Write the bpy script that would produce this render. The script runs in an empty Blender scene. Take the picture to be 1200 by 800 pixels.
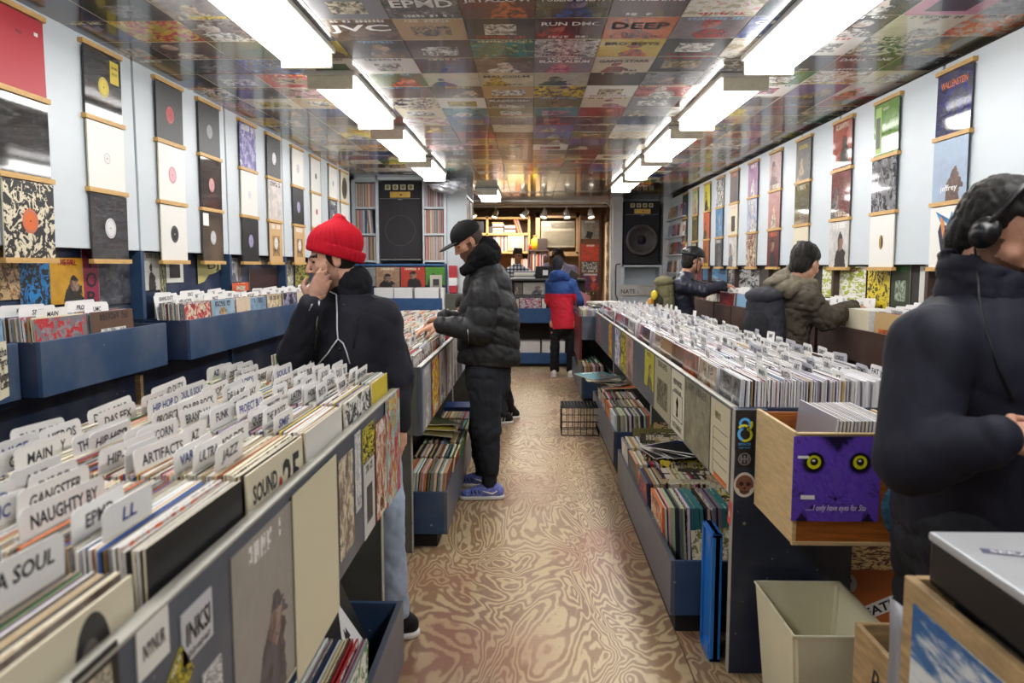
import bpy, math, random
import numpy as np
from mathutils import Vector, Matrix, Euler
random.seed(7)
C = bpy.context.scene.collection
PI = math.pi
# ------------------------------------------------------------------ camera geometry
F_PX = 900.0; TH = math.atan(88/900); YAW = math.radians(1.39); CZ = 1.5
def ray(u, v):
    x = (u-600)/F_PX; y = -(v-400)/F_PX
    dy = math.cos(TH) + y*math.sin(TH); dz = -math.sin(TH) + y*math.cos(TH)
    c, s = math.cos(YAW), math.sin(YAW)
    return (c*x - s*dy, s*x + c*dy, dz)
def at(u, v, Y):
    d = ray(u, v); t = Y/d[1]; return Vector((d[0]*t, Y, CZ+d[2]*t))
def atX(u, v, X):
    d = ray(u, v); t = X/d[0]; return Vector((X, d[1]*t, CZ+d[2]*t))
# ------------------------------------------------------------------ node helper
class S:
    """socket wrapper with arithmetic"""
    def __init__(s, nt, sock): s.nt, s.k = nt, sock
    def _m(s, op, o=None, p=None):
        n = s.nt.nodes.new('ShaderNodeMath'); n.operation = op
        for i, a in enumerate((s, o, p)):
            if a is None: continue
            if isinstance(a, S): s.nt.links.new(a.k, n.inputs[i])
            else: n.inputs[i].default_value = a
        return S(s.nt, n.outputs[0])
    def __add__(s, o): return s._m('ADD', o)
    def __sub__(s, o): return s._m('SUBTRACT', o)
    def __mul__(s, o): return s._m('MULTIPLY', o)
    def __truediv__(s, o): return s._m('DIVIDE', o)
    def gt(s, o): return s._m('GREATER_THAN', o)
    def lt(s, o): return s._m('LESS_THAN', o)
    def floor(s): return s._m('FLOOR')
    def fract(s): return s._m('FRACT')
    def abs(s): return s._m('ABSOLUTE')
    def sin(s): return s._m('SINE')
    def sqrt(s): return s._m('SQRT')
    def max(s, o): return s._m('MAXIMUM', o)
    def min(s, o): return s._m('MINIMUM', o)
    def inv(s): return S(s.nt, s.nt.nodes.new('ShaderNodeMath').outputs[0])._set1m(s)
    def _set1m(s, o):
        n = s.k.node; n.operation = 'SUBTRACT'; n.inputs[0].default_value = 1.0; s.nt.links.new(o.k, n.inputs[1]); return s
class Mat:
    def __init__(s, name, rough=.5, metal=0, spec=.5, coat=0, coat_rough=.05):
        s.m = bpy.data.materials.new(name); s.m.use_nodes = True; s.nt = s.m.node_tree
        s.b = s.nt.nodes['Principled BSDF']
        s.b.inputs['Roughness'].default_value = rough; s.b.inputs['Metallic'].default_value = metal
        s.b.inputs['Specular IOR Level'].default_value = spec
        s.b.inputs['Coat Weight'].default_value = coat; s.b.inputs['Coat Roughness'].default_value = coat_rough
    def n(s, t, **kw):
        n = s.nt.nodes.new(t)
        for k, v in kw.items(): setattr(n, k, v)
        return n
    def link(s, a, b): s.nt.links.new(a.k if isinstance(a, S) else a, b)
    def S(s, sock): return S(s.nt, sock)
    def val(s, v):
        n = s.n('ShaderNodeValue'); n.outputs[0].default_value = v; return S(s.nt, n.outputs[0])
    def mix(s, f, a, b, mode='MIX'):
        n = s.n('ShaderNodeMix', data_type='RGBA', blend_type=mode)
        for i, x in ((0, f), (6, a), (7, b)):
            if isinstance(x, S): s.nt.links.new(x.k, n.inputs[i])
            elif i == 0: n.inputs[0].default_value = x
            else: n.inputs[i].default_value = (*x[:3], 1)
        return S(s.nt, n.outputs[2])
    def comb(s, x, y, z):
        n = s.n('ShaderNodeCombineXYZ')
        for i, a in enumerate((x, y, z)):
            if isinstance(a, S): s.nt.links.new(a.k, n.inputs[i])
            else: n.inputs[i].default_value = a
        return S(s.nt, n.outputs[0])
    def noise(s, vec, scale, detail=3, rough=.5, dist=0):
        n = s.n('ShaderNodeTexNoise'); n.inputs['Scale'].default_value = scale; n.inputs['Detail'].default_value = detail
        n.inputs['Roughness'].default_value = rough; n.inputs['Distortion'].default_value = dist
        if vec is not None: s.link(vec, n.inputs['Vector'])
        return S(s.nt, n.outputs[0])
    def sep(s, vec):
        n = s.n('ShaderNodeSeparateXYZ'); s.link(vec, n.inputs[0]); return [S(s.nt, n.outputs[i]) for i in range(3)]
    def ramp(s, f, stops):
        n = s.n('ShaderNodeValToRGB'); s.link(f, n.inputs[0]); e = n.color_ramp.elements
        while len(e) > 1: e.remove(e[-1])
        e[0].position = stops[0][0]; e[0].color = (*stops[0][1], 1)
        for p, c in stops[1:]:
            x = e.new(p); x.color = (*c, 1)
        return S(s.nt, n.outputs[0])
    def smooth(s, v, a, b):
        n = s.n('ShaderNodeMapRange', interpolation_type='SMOOTHSTEP'); s.link(v, n.inputs[0])
        n.inputs[1].default_value = a; n.inputs[2].default_value = b; return S(s.nt, n.outputs[0])
    def bump(s, h, strength=.3, dist=.01):
        n = s.n('ShaderNodeBump'); n.inputs['Strength'].default_value = strength; n.inputs['Distance'].default_value = dist
        s.link(h, n.inputs['Height']); s.nt.links.new(n.outputs[0], s.b.inputs['Normal'])
    def base(s, c):
        if isinstance(c, S): s.link(c, s.b.inputs['Base Color'])
        else: s.b.inputs['Base Color'].default_value = (*c[:3], 1)
        return s.m
    def obj(s): return S(s.nt, s.n('ShaderNodeTexCoord').outputs['Object'])
    def uv(s): return S(s.nt, s.n('ShaderNodeTexCoord').outputs['UV'])
    def attr(s, name, typ='OBJECT'):
        n = s.n('ShaderNodeAttribute', attribute_type=typ, attribute_name=name); return S(s.nt, n.outputs['Color'])
def srgb(h):
    h = h.lstrip('#'); v = [int(h[i:i+2], 16)/255 for i in (0, 2, 4)]
    return tuple(x/12.92 if x <= .04045 else ((x+.055)/1.055)**2.4 for x in v)
_MC = {}
def plain(name, hexc, rough=.5, metal=0, var=.12, scale=12, bump=0, coat=0, spec=.5, stretch=None):
    if name in _MC: return _MC[name]
    M = Mat(name, rough, metal, spec, coat); c = srgb(hexc)
    v = M.obj()
    if stretch:
        n = M.n('ShaderNodeMapping'); n.inputs['Scale'].default_value = stretch; M.link(v, n.inputs[0]); v = S(M.nt, n.outputs[0])
    f = M.noise(v, scale, 5, .6)
    M.base(M.mix(M.smooth(f, .25, .75), tuple(x*(1-var) for x in c), tuple(min(1, x*(1+var)) for x in c)))
    if bump: M.bump(f, bump, .004)
    _MC[name] = M.m; return M.m
def painted(name, hexc, wear='8f8a7c', rough=.42, chips=.745):
    """painted plywood with faint grain, scuffs and chipped spots"""
    M = Mat(name, rough); c = srgb(hexc); v = M.obj()
    mp = M.n('ShaderNodeMapping'); mp.inputs['Scale'].default_value = (1.2, 1.2, 7); M.link(v, mp.inputs[0])
    g = M.noise(S(M.nt, mp.outputs[0]), 2.2, 6, .65)
    col = M.mix(M.smooth(g, .3, .75), tuple(x*.9 for x in c), tuple(min(1, x*1.1+.002) for x in c))
    sp = M.noise(v, 34, 2, .4)
    col = M.mix(M.smooth(sp, chips, chips+.05), col, srgb(wear))
    cl = M.noise(v, 2.5, 3, .6)
    col = M.mix(M.smooth(cl, .45, .8)*.22, col, srgb('9a9a94'))
    M.bump(g, .05, .003); return M.base(col)
def emit(name, col, strength):
    m = bpy.data.materials.new(name); m.use_nodes = True; nt = m.node_tree; nt.nodes.clear()
    e = nt.nodes.new('ShaderNodeEmission'); o = nt.nodes.new('ShaderNodeOutputMaterial')
    e.inputs[0].default_value = (*col, 1); e.inputs[1].default_value = strength; nt.links.new(e.outputs[0], o.inputs[0]); return m
def art_mat(name, rough=.35, coat=0, wrinkle=0, ink=1.0):
    """printed sleeve: ground, photo-like figure, lettering band; per object colours c1 (object colour), c2, c3, style"""
    M = Mat(name, rough, coat=coat)
    oi = M.n('ShaderNodeObjectInfo'); c1 = M.S(oi.outputs['Color']); r = M.S(oi.outputs['Random'])
    c2 = M.attr('c2'); c3 = M.attr('c3')
    st = M.n('ShaderNodeAttribute', attribute_type='OBJECT', attribute_name='style'); st = M.S(st.outputs['Fac'])
    u, v, _ = M.sep(M.uv())
    r2 = (r*17.31).fract(); r3 = (r*71.7).fract()
    p = M.comb(u, v, r*40)
    n1 = M.noise(p, 3.0, 5, .62, .4); n2 = M.noise(M.comb(u+5, v, r*33), 9, 4, .6)
    r4 = (r*131.3).fract(); r5 = (r*37.9).fract(); sc = r4*.9+.65
    cx = ((u - (r2*.44+.28)) + (n1-.5)*.34)/sc; cy = (v - (r3*.30+.42) + (n2-.5)*.10)/sc
    hd = (cx*cx*(r5*1.3+1.1) + cy*cy).sqrt().lt(.15)
    by = v - (r5*.2-.05); bx = cx + (n2-.5)*.16 + cy*(r3-.5)*.5; bd = ((bx*bx*(r4*1.4+.7) + by*by*.5).sqrt() + (n1-.5)*.22).lt(.27)
    fig = hd.max(bd)*r5.gt(.22)
    s1 = st.gt(.5)*st.lt(1.5); s2 = st.gt(1.5)*st.lt(2.5); s3 = st.gt(2.5)*st.lt(3.5); s4 = st.gt(3.5)
    shade = M.smooth(n1*.6 + n2*.4, .36, .62)
    deep = M.mix(.72, c1, (.02, .018, .02)); ground = M.mix(shade, M.mix(r4*.8, c1, deep), M.mix((1-0)*.0 if False else .18, c1, c2))
    ground = M.mix(M.smooth(n2, .60, .70)*(r3.gt(.4)), ground, M.mix(.5, c1, c2))
    n3 = M.noise(M.comb(u*1.3+2, v, r*61), 7, 5, .7, .6)
    figc = M.mix(M.smooth(n3, .38, .62), M.mix(.82, c2, (.03, .022, .02)), c2)
    facec = M.mix(M.smooth(n3 + (cx*1.2), .40, .60), M.mix(.6, c2, (.16, .08, .05)), M.mix(.45, c2, (.62, .40, .28)))
    hair = cy.gt(.05) + 0
    figc = M.mix(hd*(hair*-1+1)*r4.gt(.3), figc, facec)
    col = M.mix(0.0, c1, c1)
    col = M.mix(s1, col, M.mix(fig, ground, figc))
    n4 = M.noise(M.comb(u, v, r*83), 4.5, 4, .6, .5)
    coll = M.mix(M.smooth(n4, .42, .47), M.mix(.5, c1, deep), M.mix(M.smooth(n3, .45, .52), c1, c2)); coll = M.mix(M.smooth(n4, .60, .63), coll, M.mix(.5, c3, c2))
    col = M.mix(s2, col, coll)
    box = (u-.5).abs().lt(r4*.12+.22)*(v-(r3*.15+.36)).abs().lt(.25)
    col = M.mix(s3*box, col, M.mix(M.smooth(n3, .40, .6), M.mix(.85, c2, (.02, .02, .02)), c2))
    ink_ = M.smooth((n4*5).fract()*.45 + n3*.55, .44, .50)
    col = M.mix(s4, col, M.mix(ink_, c1, c2))
    # lettering band
    top = r2.gt(.35); vb = v - (top*.80+.06); band = vb.gt(0)*vb.lt(.11)*(u-.5).abs().lt(r3*.15+.25)
    w = r3*8+9; cell = (u*w); wn = M.n('ShaderNodeTexWhiteNoise', noise_dimensions='2D')
    M.link(M.comb(cell.floor(), r*91, 0), wn.inputs[0]); cn = M.noise(M.comb(u*w*2.2, v*26, r*50), 1, 1)
    let = cell.fract().lt(.78)*M.S(wn.outputs[0]).gt(.16)*cn.gt(.43)
    has = st.gt(.5)*r.gt(.2)
    col = M.mix(band*let*has*ink, col, c3)
    if wrinkle:
        nz = M.noise(M.comb(u*2+r*9, v*3.4, 0), 2.2, 5, .62, 2.2)
        M.bump(nz, wrinkle, .02)
    else:
        M.bump(n1, .04, .01)
    return M.base(col)
def edge_mat(name, rough=.55):
    M = Mat(name, rough); c = M.attr('edge'); n = M.noise(M.obj(), 60, 3)
    return M.base(M.mix(M.smooth(n, .3, .7)*.35, c, M.mix(.5, c, (.12, .1, .08))))
def vcol_mat(name, rough=.5):
    M = Mat(name, rough); c = M.attr('col', 'GEOMETRY'); return M.base(c)
# ------------------------------------------------------------------ mesh builder
class MB:
    def __init__(s): s.v = []; s.f = []; s.mi = []; s.uv = []; s.col = []; s.sm = []
    def face(s, idx, m=0, uv=None, col=None, sm=False):
        s.f.append(idx); s.mi.append(m); s.uv.append(uv or [(0, 0)]*len(idx)); s.col.append(col or (.5, .5, .5)); s.sm.append(sm)
    def box(s, lo, hi, m=0, M=None, col=None, faces=None):
        """axis box lo..hi, optional matrix M; uv per face; faces: dict axis-sign -> slot"""
        x0, y0, z0 = lo; x1, y1, z1 = hi; b = len(s.v)
        P = [(x0, y0, z0), (x1, y0, z0), (x1, y1, z0), (x0, y1, z0), (x0, y0, z1), (x1, y0, z1), (x1, y1, z1), (x0, y1, z1)]
        s.v += [tuple(M @ Vector(p)) for p in P] if M is not None else P
        Q = {'-z': (0, 3, 2, 1), '+z': (4, 5, 6, 7), '-y': (0, 1, 5, 4), '+y': (2, 3, 7, 6), '-x': (3, 0, 4, 7), '+x': (1, 2, 6, 5)}
        U = [(0, 0), (1, 0), (1, 1), (0, 1)]
        for k, q in Q.items():
            s.face(tuple(b+i for i in q), (faces or {}).get(k, m), U, col)
        return s
    def rbox(s, lo, hi, r=.004, m=0, M=None, col=None):
        """box with chamfered edges (bevel r)"""
        import bmesh
        bm = bmesh.new(); bmesh.ops.create_cube(bm, size=1)
        c = [(a+b)/2 for a, b in zip(lo, hi)]; d = [b-a for a, b in zip(lo, hi)]
        for v in bm.verts: v.co = Vector([c[i]+v.co[i]*d[i] for i in range(3)])
        bmesh.ops.bevel(bm, geom=bm.edges[:], offset=min(r, min(abs(x) for x in d)*.45), segments=2, profile=.6, affect='EDGES')
        s.add_bm(bm, m, M, col); return s
    def add_bm(s, bm, m=0, M=None, col=None, sm=False):
        b = len(s.v); bm.verts.ensure_lookup_table(); bm.verts.index_update()
        s.v += [tuple(M @ v.co) if M is not None else tuple(v.co) for v in bm.verts]
        for f in bm.faces: s.face(tuple(b+v.index for v in f.verts), m, None, col, sm)
        bm.free()
    def add(s, verts, faces, m=0, M=None, col=None, sm=False):
        b = len(s.v); s.v += [tuple(M @ Vector(p)) if M is not None else tuple(p) for p in verts]
        for f in faces: s.face(tuple(b+i for i in f), m, None, col, sm)
        return s
    def tube(s, pts, r, n=8, m=0, caps=True, col=None):
        pts = [Vector(p) for p in pts]; b = len(s.v); k = len(pts)
        rr = r if isinstance(r, (list, tuple)) else [r]*k
        up = Vector((0, 0, 1))
        prev = None
        for i, p in enumerate(pts):
            t = (pts[min(i+1, k-1)] - pts[max(i-1, 0)]).normalized()
            a = prev if prev is not None else (up.cross(t) if abs(t.z) < .95 else Vector((1, 0, 0)))
            a = (a - t*a.dot(t)).normalized(); prev = a; c = t.cross(a)
            for j in range(n):
                q = 2*PI*j/n; s.v.append(tuple(p + (a*math.cos(q) + c*math.sin(q))*rr[i]))
        for i in range(k-1):
            for j in range(n):
                j2 = (j+1) % n; s.face((b+i*n+j, b+i*n+j2, b+(i+1)*n+j2, b+(i+1)*n+j), m, None, col, True)
        if caps:
            s.face(tuple(b+j for j in range(n))[::-1], m, None, col); s.face(tuple(b+(k-1)*n+j for j in range(n)), m, None, col)
        return s
    def lathe(s, prof, n=24, m=0, M=None, col=None, caps=True):
        b = len(s.v); k = len(prof)
        for r, z in prof:
            for j in range(n):
                q = 2*PI*j/n; p = Vector((r*math.cos(q), r*math.sin(q), z)); s.v.append(tuple(M @ p if M is not None else p))
        for i in range(k-1):
            for j in range(n):
                j2 = (j+1) % n; s.face((b+i*n+j, b+i*n+j2, b+(i+1)*n+j2, b+(i+1)*n+j), m, None, col, True)
        if caps and prof[0][0] > .0011: s.face(tuple(b+j for j in range(n))[::-1], m, None, col)
        if caps and prof[-1][0] > .0011: s.face(tuple(b+(k-1)*n+j for j in range(n)), m, None, col)
        return s
    def mesh(s, name, mats, vcol=False):
        me = bpy.data.meshes.new(name); me.from_pydata(s.v, [], s.f)
        for m in (mats if isinstance(mats, (list, tuple)) else [mats]): me.materials.append(m)
        me.polygons.foreach_set('material_index', s.mi); me.polygons.foreach_set('use_smooth', s.sm)
        uvl = me.uv_layers.new(name='UVMap'); uvl.data.foreach_set('uv', [c for u in s.uv for p in u for c in p])
        if vcol:
            a = me.color_attributes.new('col', 'FLOAT_COLOR', 'CORNER')
            a.data.foreach_set('color', [x for f, c in zip(s.f, s.col) for _ in f for x in (*c, 1)])
        me.update(); return me
    def obj(s, name, mats, parent=None, loc=None, vcol=False, origin=None):
        if origin is not None:
            o_ = Vector(origin); s.v = [tuple(Vector(p)-o_) for p in s.v]; loc = o_ if loc is None else loc
        return link(name, s.mesh(name, mats, vcol), parent, loc)
def link(name, me, parent=None, loc=None, rot=None):
    o = bpy.data.objects.new(name, me); C.objects.link(o)
    if loc is not None: o.location = loc
    if rot is not None: o.rotation_euler = rot
    if parent is not None: o.parent = parent
    return o
def tag(o, label, cat, group=None, kind=None):
    o['label'] = label; o['category'] = cat
    if group: o['group'] = group
    if kind: o['kind'] = kind
    return o
def struct(o): o['kind'] = 'structure'; return o
def thing(name, label, cat, loc=(0, 0, 0), rotz=0, group=None):
    o = bpy.data.objects.new(name, None); o.empty_display_size = .05; C.objects.link(o)
    o.location = loc; o.rotation_euler = (0, 0, rotz); return tag(o, label, cat, group)
def paint(o, c1, c2=(.9, .9, .88), c3=(.9, .9, .88), style=1, edge=None):
    o.color = (*c1, 1); o['c2'] = list(c2); o['c3'] = list(c3); o['style'] = float(style)
    o['edge'] = list(edge if edge is not None else tuple(.5*x+.3 for x in c1)); return o
# ------------------------------------------------------------------ text
_TC = {}
def text_geo(s, bold=0.0):
    """outline text as verts, faces normalised: height 1 cap, left at 0"""
    k = (s, bold)
    if k in _TC: return _TC[k]
    cu = bpy.data.curves.new('lettering', 'FONT'); cu.body = s; cu.size = 1.4; cu.resolution_u = 2; cu.offset = bold
    ob = bpy.data.objects.new('lettering', cu); me = bpy.data.meshes.new_from_object(ob)
    V = [tuple(v.co) for v in me.vertices]; Fc = [tuple(p.vertices) for p in me.polygons]
    bpy.data.objects.remove(ob); bpy.data.meshes.remove(me); bpy.data.curves.remove(cu)
    w = max([v[0] for v in V] or [1]); _TC[k] = (V, Fc, w); return _TC[k]
def put_text(mb, s, M, width=None, height=.02, m=1, bold=.01, col=None, center=True, slant=0, lift=.0006):
    """write s on the XY plane of matrix M, centred on its origin"""
    V, Fc, w = text_geo(s, bold)
    if not V: return
    sy = height; sx = (width/w) if width else height
    V2 = [((x - (w/2 if center else 0))*sx + slant*y*sy, (y-.5)*sy, lift) for x, y, z in V]
    mb.add(V2, Fc, m, M, col)
def frame(o, xa, ya):
    """matrix with origin o, x axis xa, y axis ya"""
    xa = Vector(xa).normalized(); ya = Vector(ya).normalized(); z = xa.cross(ya)
    return Matrix(((xa.x, ya.x, z.x, o[0]), (xa.y, ya.y, z.y, o[1]), (xa.z, ya.z, z.z, o[2]), (0, 0, 0, 1)))
# ------------------------------------------------------------------ colours
PAL = {'cream': 'd9cfb4', 'white': 'e6e4de', 'black': '1a1a1c', 'dark grey': '3c3c40', 'grey': '85858a', 'red': 'b3262b', 'dark red': '6a1f22',
       'orange': 'd9682a', 'yellow': 'd8c02f', 'olive': '6f6a35', 'green': '3f7a45', 'dark green': '23402c', 'teal': '2f8088', 'blue': '2c5aa8',
       'navy': '1f2c50', 'light blue': '8fb4d0', 'purple': '5c3a88', 'pink': 'cf8fa0', 'brown': '5c4030', 'tan': 'b8996a', 'maroon': '4a2026',
       'lilac': 'a8a0c8', 'magenta': 'a03068'}
PL = {k: srgb(v) for k, v in PAL.items()}
def pick(names=None, w=None):
    names = names or list(PL); k = random.choices(names, w)[0]; return k, PL[k]
def jit(c, a=.25): f = 1+random.uniform(-a, a); return tuple(min(1, max(0, x*f)) for x in c)
ORD = ['first', 'second', 'third', 'fourth', 'fifth', 'sixth', 'seventh', 'eighth', 'ninth', 'tenth', 'eleventh', 'twelfth', 'thirteenth', 'fourteenth', 'fifteenth',
       'sixteenth', 'seventeenth', 'eighteenth', 'nineteenth', 'twentieth']
def ordn(n):
    if n < 20: return ORD[n]
    t = {2: 'twenty', 3: 'thirty', 4: 'forty', 5: 'fifty', 6: 'sixty', 7: 'seventy', 8: 'eighty', 9: 'ninety'}
    n += 1; a, b = divmod(n, 10)
    if a > 9: return str(n) + 'th'
    return (t[a][:-1]+'ieth') if b == 0 else t[a]+'-'+ORD[b-1]
# ================================================================== shared materials
ART = art_mat('printed_sleeve', .45)
ART_GLOSS = art_mat('printed_sleeve_glossy', .24, coat=.35)
ART_SHRINK = art_mat('printed_sleeve_shrinkwrap', .2, coat=1.0, wrinkle=1.0)
EDGE = edge_mat('sleeve_edge')
NAVY = painted('navy_painted_ply', '2b4566'); NAVY_D = painted('dark_navy_painted_ply', '222b3e')
SLATE = painted('slate_painted_ply', '4a5260', '9a958a'); GREYP = painted('grey_painted_ply', '55554f', '7c7a72')
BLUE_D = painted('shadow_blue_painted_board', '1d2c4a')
RAILM = painted('pale_edge_strip', 'a9a79c', '6e6a60'); BROWN = painted('brown_laminate', '4a3730', '6a574c')
WHITE_P = plain('white_painted_board', 'c9d1d6', .42, var=.03, scale=1.5, stretch=(1, 1, 3))
PINE = plain('pine_strip', 'c9a060', .5, var=.18, scale=5, bump=.15, stretch=(4, 4, 30))
PLYW = plain('birch_ply', 'c9ae80', .55, var=.15, scale=4, bump=.15, stretch=(3, 3, 22))
WOODO = plain('orange_stained_wood', '9c5a24', .4, var=.3, scale=3, bump=.2, stretch=(2, 2, 26))
BLACKP = plain('black_plastic', '17171a', .35); BLACKM = plain('black_matte', '121214', .7)
WHITE = plain('white_card', 'e9e8e6', .45, var=.03); INK = plain('marker_ink', '23232b', .6); PAPER = plain('cream_paper', 'd8d0b4', .6, var=.06, bump=.2)
GREYT = plain('grey_card', 'b9bac2', .4); METAL = plain('brushed_metal', '9a9a9c', .3, 1, .06); CHROME = plain('chrome', 'd0d0d2', .12, 1, .02)
GREY_METAL = plain('fixture_cap', 'efe9d4', .5)
# ================================================================== room shell
CEIL = 2.6; XL = -2.13; XR = 2.2; YB = 15.3
def floor_mat():
    M = Mat('plywood_floor', .42, coat=.12, coat_rough=.25)
    o = M.obj(); x, y, z = M.sep(o)
    sx = ((x+.62)/1.22); sy = ((y-.1)/2.44)   # plywood sheets
    sid = sx.floor()*3.7 + sy.floor()*11.3
    p = M.comb(x*1.5, y*.55, sid)
    w1 = M.noise(p, 1.9, 3.2, .5, .7)
    fine = M.noise(M.comb(x, y*.5, sid+9), 9, 3, .6)
    ctr = (w1*27 + fine*1.6).fract()
    tri = (ctr-.5).abs()*2
    thin = M.smooth(tri, .30, .75)
    base = M.mix(M.smooth(M.noise(M.comb(x, y, 3), .8, 3), .35, .7), srgb('8c6c58'), srgb('987a54'))
    col = M.mix(thin, base, srgb('c2ac86'))
    red = M.noise(M.comb(x, y*.6, sid+4), 2.2, 2)
    col = M.mix(M.smooth(red, .48, .72)*.45, col, srgb('9a5c4a'))
    # walking track wear and dirt toward the counters
    dirt = M.noise(o, 3.1, 5, .65)
    ax = (x-.05).abs(); edge = M.smooth(ax, .38, .8)
    col = M.mix(edge*M.smooth(dirt, .25, .7)*.8, col, srgb('5d4a38'))
    col = M.mix((M.smooth(ax, .25, .0)*M.smooth(dirt, .3, .6))*.35, col, srgb('cdbb9c'))
    jx = ((sx.fract()-.5).abs()).gt(.4975); jy = ((sy.fract()-.5).abs()).gt(.4988)
    col = M.mix(jx.max(jy)*.75, col, srgb('4a382c'))
    specks = M.noise(o, 55, 2); col = M.mix(M.smooth(specks, .70, .74)*.6, col, srgb('3a2c22'))
    M.bump(tri+fine, .12, .002)
    return M.base(col)
m = MB(); m.box((-3.2, -1.6, -.05), (3.4, YB+.1, 0)); struct(m.obj('floor', floor_mat()))
m = MB(); m.box((-3.2, -1.6, CEIL), (3.4, YB+.1, CEIL+.06)); struct(m.obj('ceiling', plain('ceiling_board', '6f6a62', .6)))
wallm = plain('wall_paint', 'd4d6d8', .6, var=.05)
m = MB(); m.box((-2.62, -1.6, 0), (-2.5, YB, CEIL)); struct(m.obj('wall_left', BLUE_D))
m = MB(); m.box((2.6, -1.6, 0), (2.72, YB, CEIL)); struct(m.obj('wall_right', plain('dark_wall', '3a3634', .7)))
m = MB(); m.box((-3.2, -1.7, 0), (3.4, -1.6, CEIL)); struct(m.obj('wall_front', wallm))
m = MB(); m.box((-3.2, YB, 0), (3.4, YB+.1, CEIL)); struct(m.obj('wall_back', plain('back_room_paint', 'b09878', .7)))
# ------------------------------------------------------------------ ceiling covers
CTEXT = {(1, 8): ('DR. DRE', 'white'), (2, 7): ('PUBLIC ENEMY', 'olive'), (2, 8): ('SHOWBIZ & A.G.', 'dark grey'), (3, 7): ('RUN DMC', 'black'), (3, 8): ('DEEP', 'orange'),
         (2, 5): ('EPMD', 'dark grey'), (3, 4): ('JVC', 'brown'), (5, 8): ('GANG STARR', 'cream'), (6, 6): ('MALCOLM', 'cream'), (8, 6): ('BLACKSHEEP', 'black'),
         (3, 10): ('CHILL', 'blue'), (1, 10): ('SUBURBAN', 'white'), (5, 12): ('DANA DANE', 'dark red'), (2, 6): ('JETAZOVI', 'maroon'), (1, 3): ('BASH', 'black'),
         (5, 7): ('BLACK ALBUM', 'grey'), (4, 8): ('BRO BOYS', 'yellow')}
CW = .317
cmesh = MB().box((-CW/2, -CW/2, -.003), (CW/2, CW/2, 0), 1, faces={'-z': 0}).mesh('ceiling_cover', [ART_GLOSS, EDGE])
# make uv of the underside read upright for someone walking in
uvs = cmesh.uv_layers[0].data
for pol in cmesh.polygons:
    if pol.material_index == 0:
        for li in pol.loop_indices:
            co = cmesh.vertices[cmesh.loops[li].vertex_index].co; uvs[li].uv = (co.x/CW+.5, .5-co.y/CW)
CX0 = -2.07; NCOL = 14; Y00 = 2.72
restm = MB(); nind = 0
dark = ['black', 'dark grey', 'brown', 'maroon', 'grey', 'cream', 'navy', 'olive', 'red', 'white', 'tan', 'purple', 'yellow', 'orange', 'teal', 'green', 'blue', 'pink']
dw = [20, 18, 12, 6, 10, 7, 6, 5, 3, 4, 5, 2, 1, 1, 1, 1, 1, 2]
rr = random.Random(21)
for r in range(39):
    for c in range(NCOL):
        x = CX0 + (c)*.321 ; y = Y00 + r*.3225
        k1 = rr.choices(dark, dw)[0]; k2 = rr.choices(['cream', 'white', 'tan', 'red', 'grey', 'blue', 'orange', 'yellow', 'pink', 'green', 'brown'], [6, 5, 5, 3, 4, 3, 2, 2, 2, 1, 3])[0]
        k3 = rr.choice(['white', 'cream', 'yellow', 'red', 'orange', 'light blue']) if k1 not in ('white', 'cream', 'yellow') else rr.choice(['black', 'red', 'navy'])
        tx = CTEXT.get((r, c))
        if tx: k1 = tx[1]; k3 = 'white' if k1 not in ('white', 'cream', 'yellow', 'orange') else 'black'
        st = rr.choice([1, 1, 1, 2, 3, 3])
        if tx: st = 1
        if r < 21:
            o = link('ceiling_album_cover', cmesh, None, (x, y, CEIL-.0005)); o.rotation_euler = (rr.uniform(-.006, .006), rr.uniform(-.006, .006), rr.uniform(-.012, .012))
            o.location.z -= .002
            look = {1: 'with a blurred figure', 2: 'with a busy collage', 3: 'with a small framed picture', 4: 'with an ink drawing'}[st]
            lab = f"{k1} and {k2} cover on the ceiling, {ORD[c]} from left wall, {ordn(r)} row in" if not tx else f"glossy {k1} album cover lettered {tx[0]} pasted on the ceiling"
            tag(o, lab, 'album cover', 'album covers pasted on the ceiling')
            paint(o, PL[k1], PL[k2], PL[k3], 0 if (tx and k1 in ('white',)) else st, PL['cream'])
            if tx:
                t = MB(); put_text(t, tx[0], frame((0, -.08 if len(tx[0]) > 4 else -.04, -.0036), (1, 0, 0), (0, -1, 0)), width=.27, height=.05 if len(tx[0]) > 4 else .09, m=0, bold=.03, lift=.0006)
                t.obj('title', WHITE if k3 == 'white' else INK, o)
        else:
            restm.box((x-CW/2, y-CW/2, CEIL-.004), (x+CW/2, y+CW/2, CEIL-.001), 0, col=jit(PL[k1]) if rr.random() < .6 else jit(PL[k2]))
VG = Mat('glossy_cover_rest', .14, coat=.5); vc = VG.attr('col', 'GEOMETRY')
vn = VG.noise(VG.obj(), 9, 4, .6); VG.base(VG.mix(VG.smooth(vn, .45, .62)*.7, vc, srgb('2a2422')))
o = restm.obj('distant_ceiling_covers', VG.m, vcol=True); tag(o, 'mass of small glossy album covers papering the far end of the ceiling', 'album covers', kind='stuff')
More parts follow.
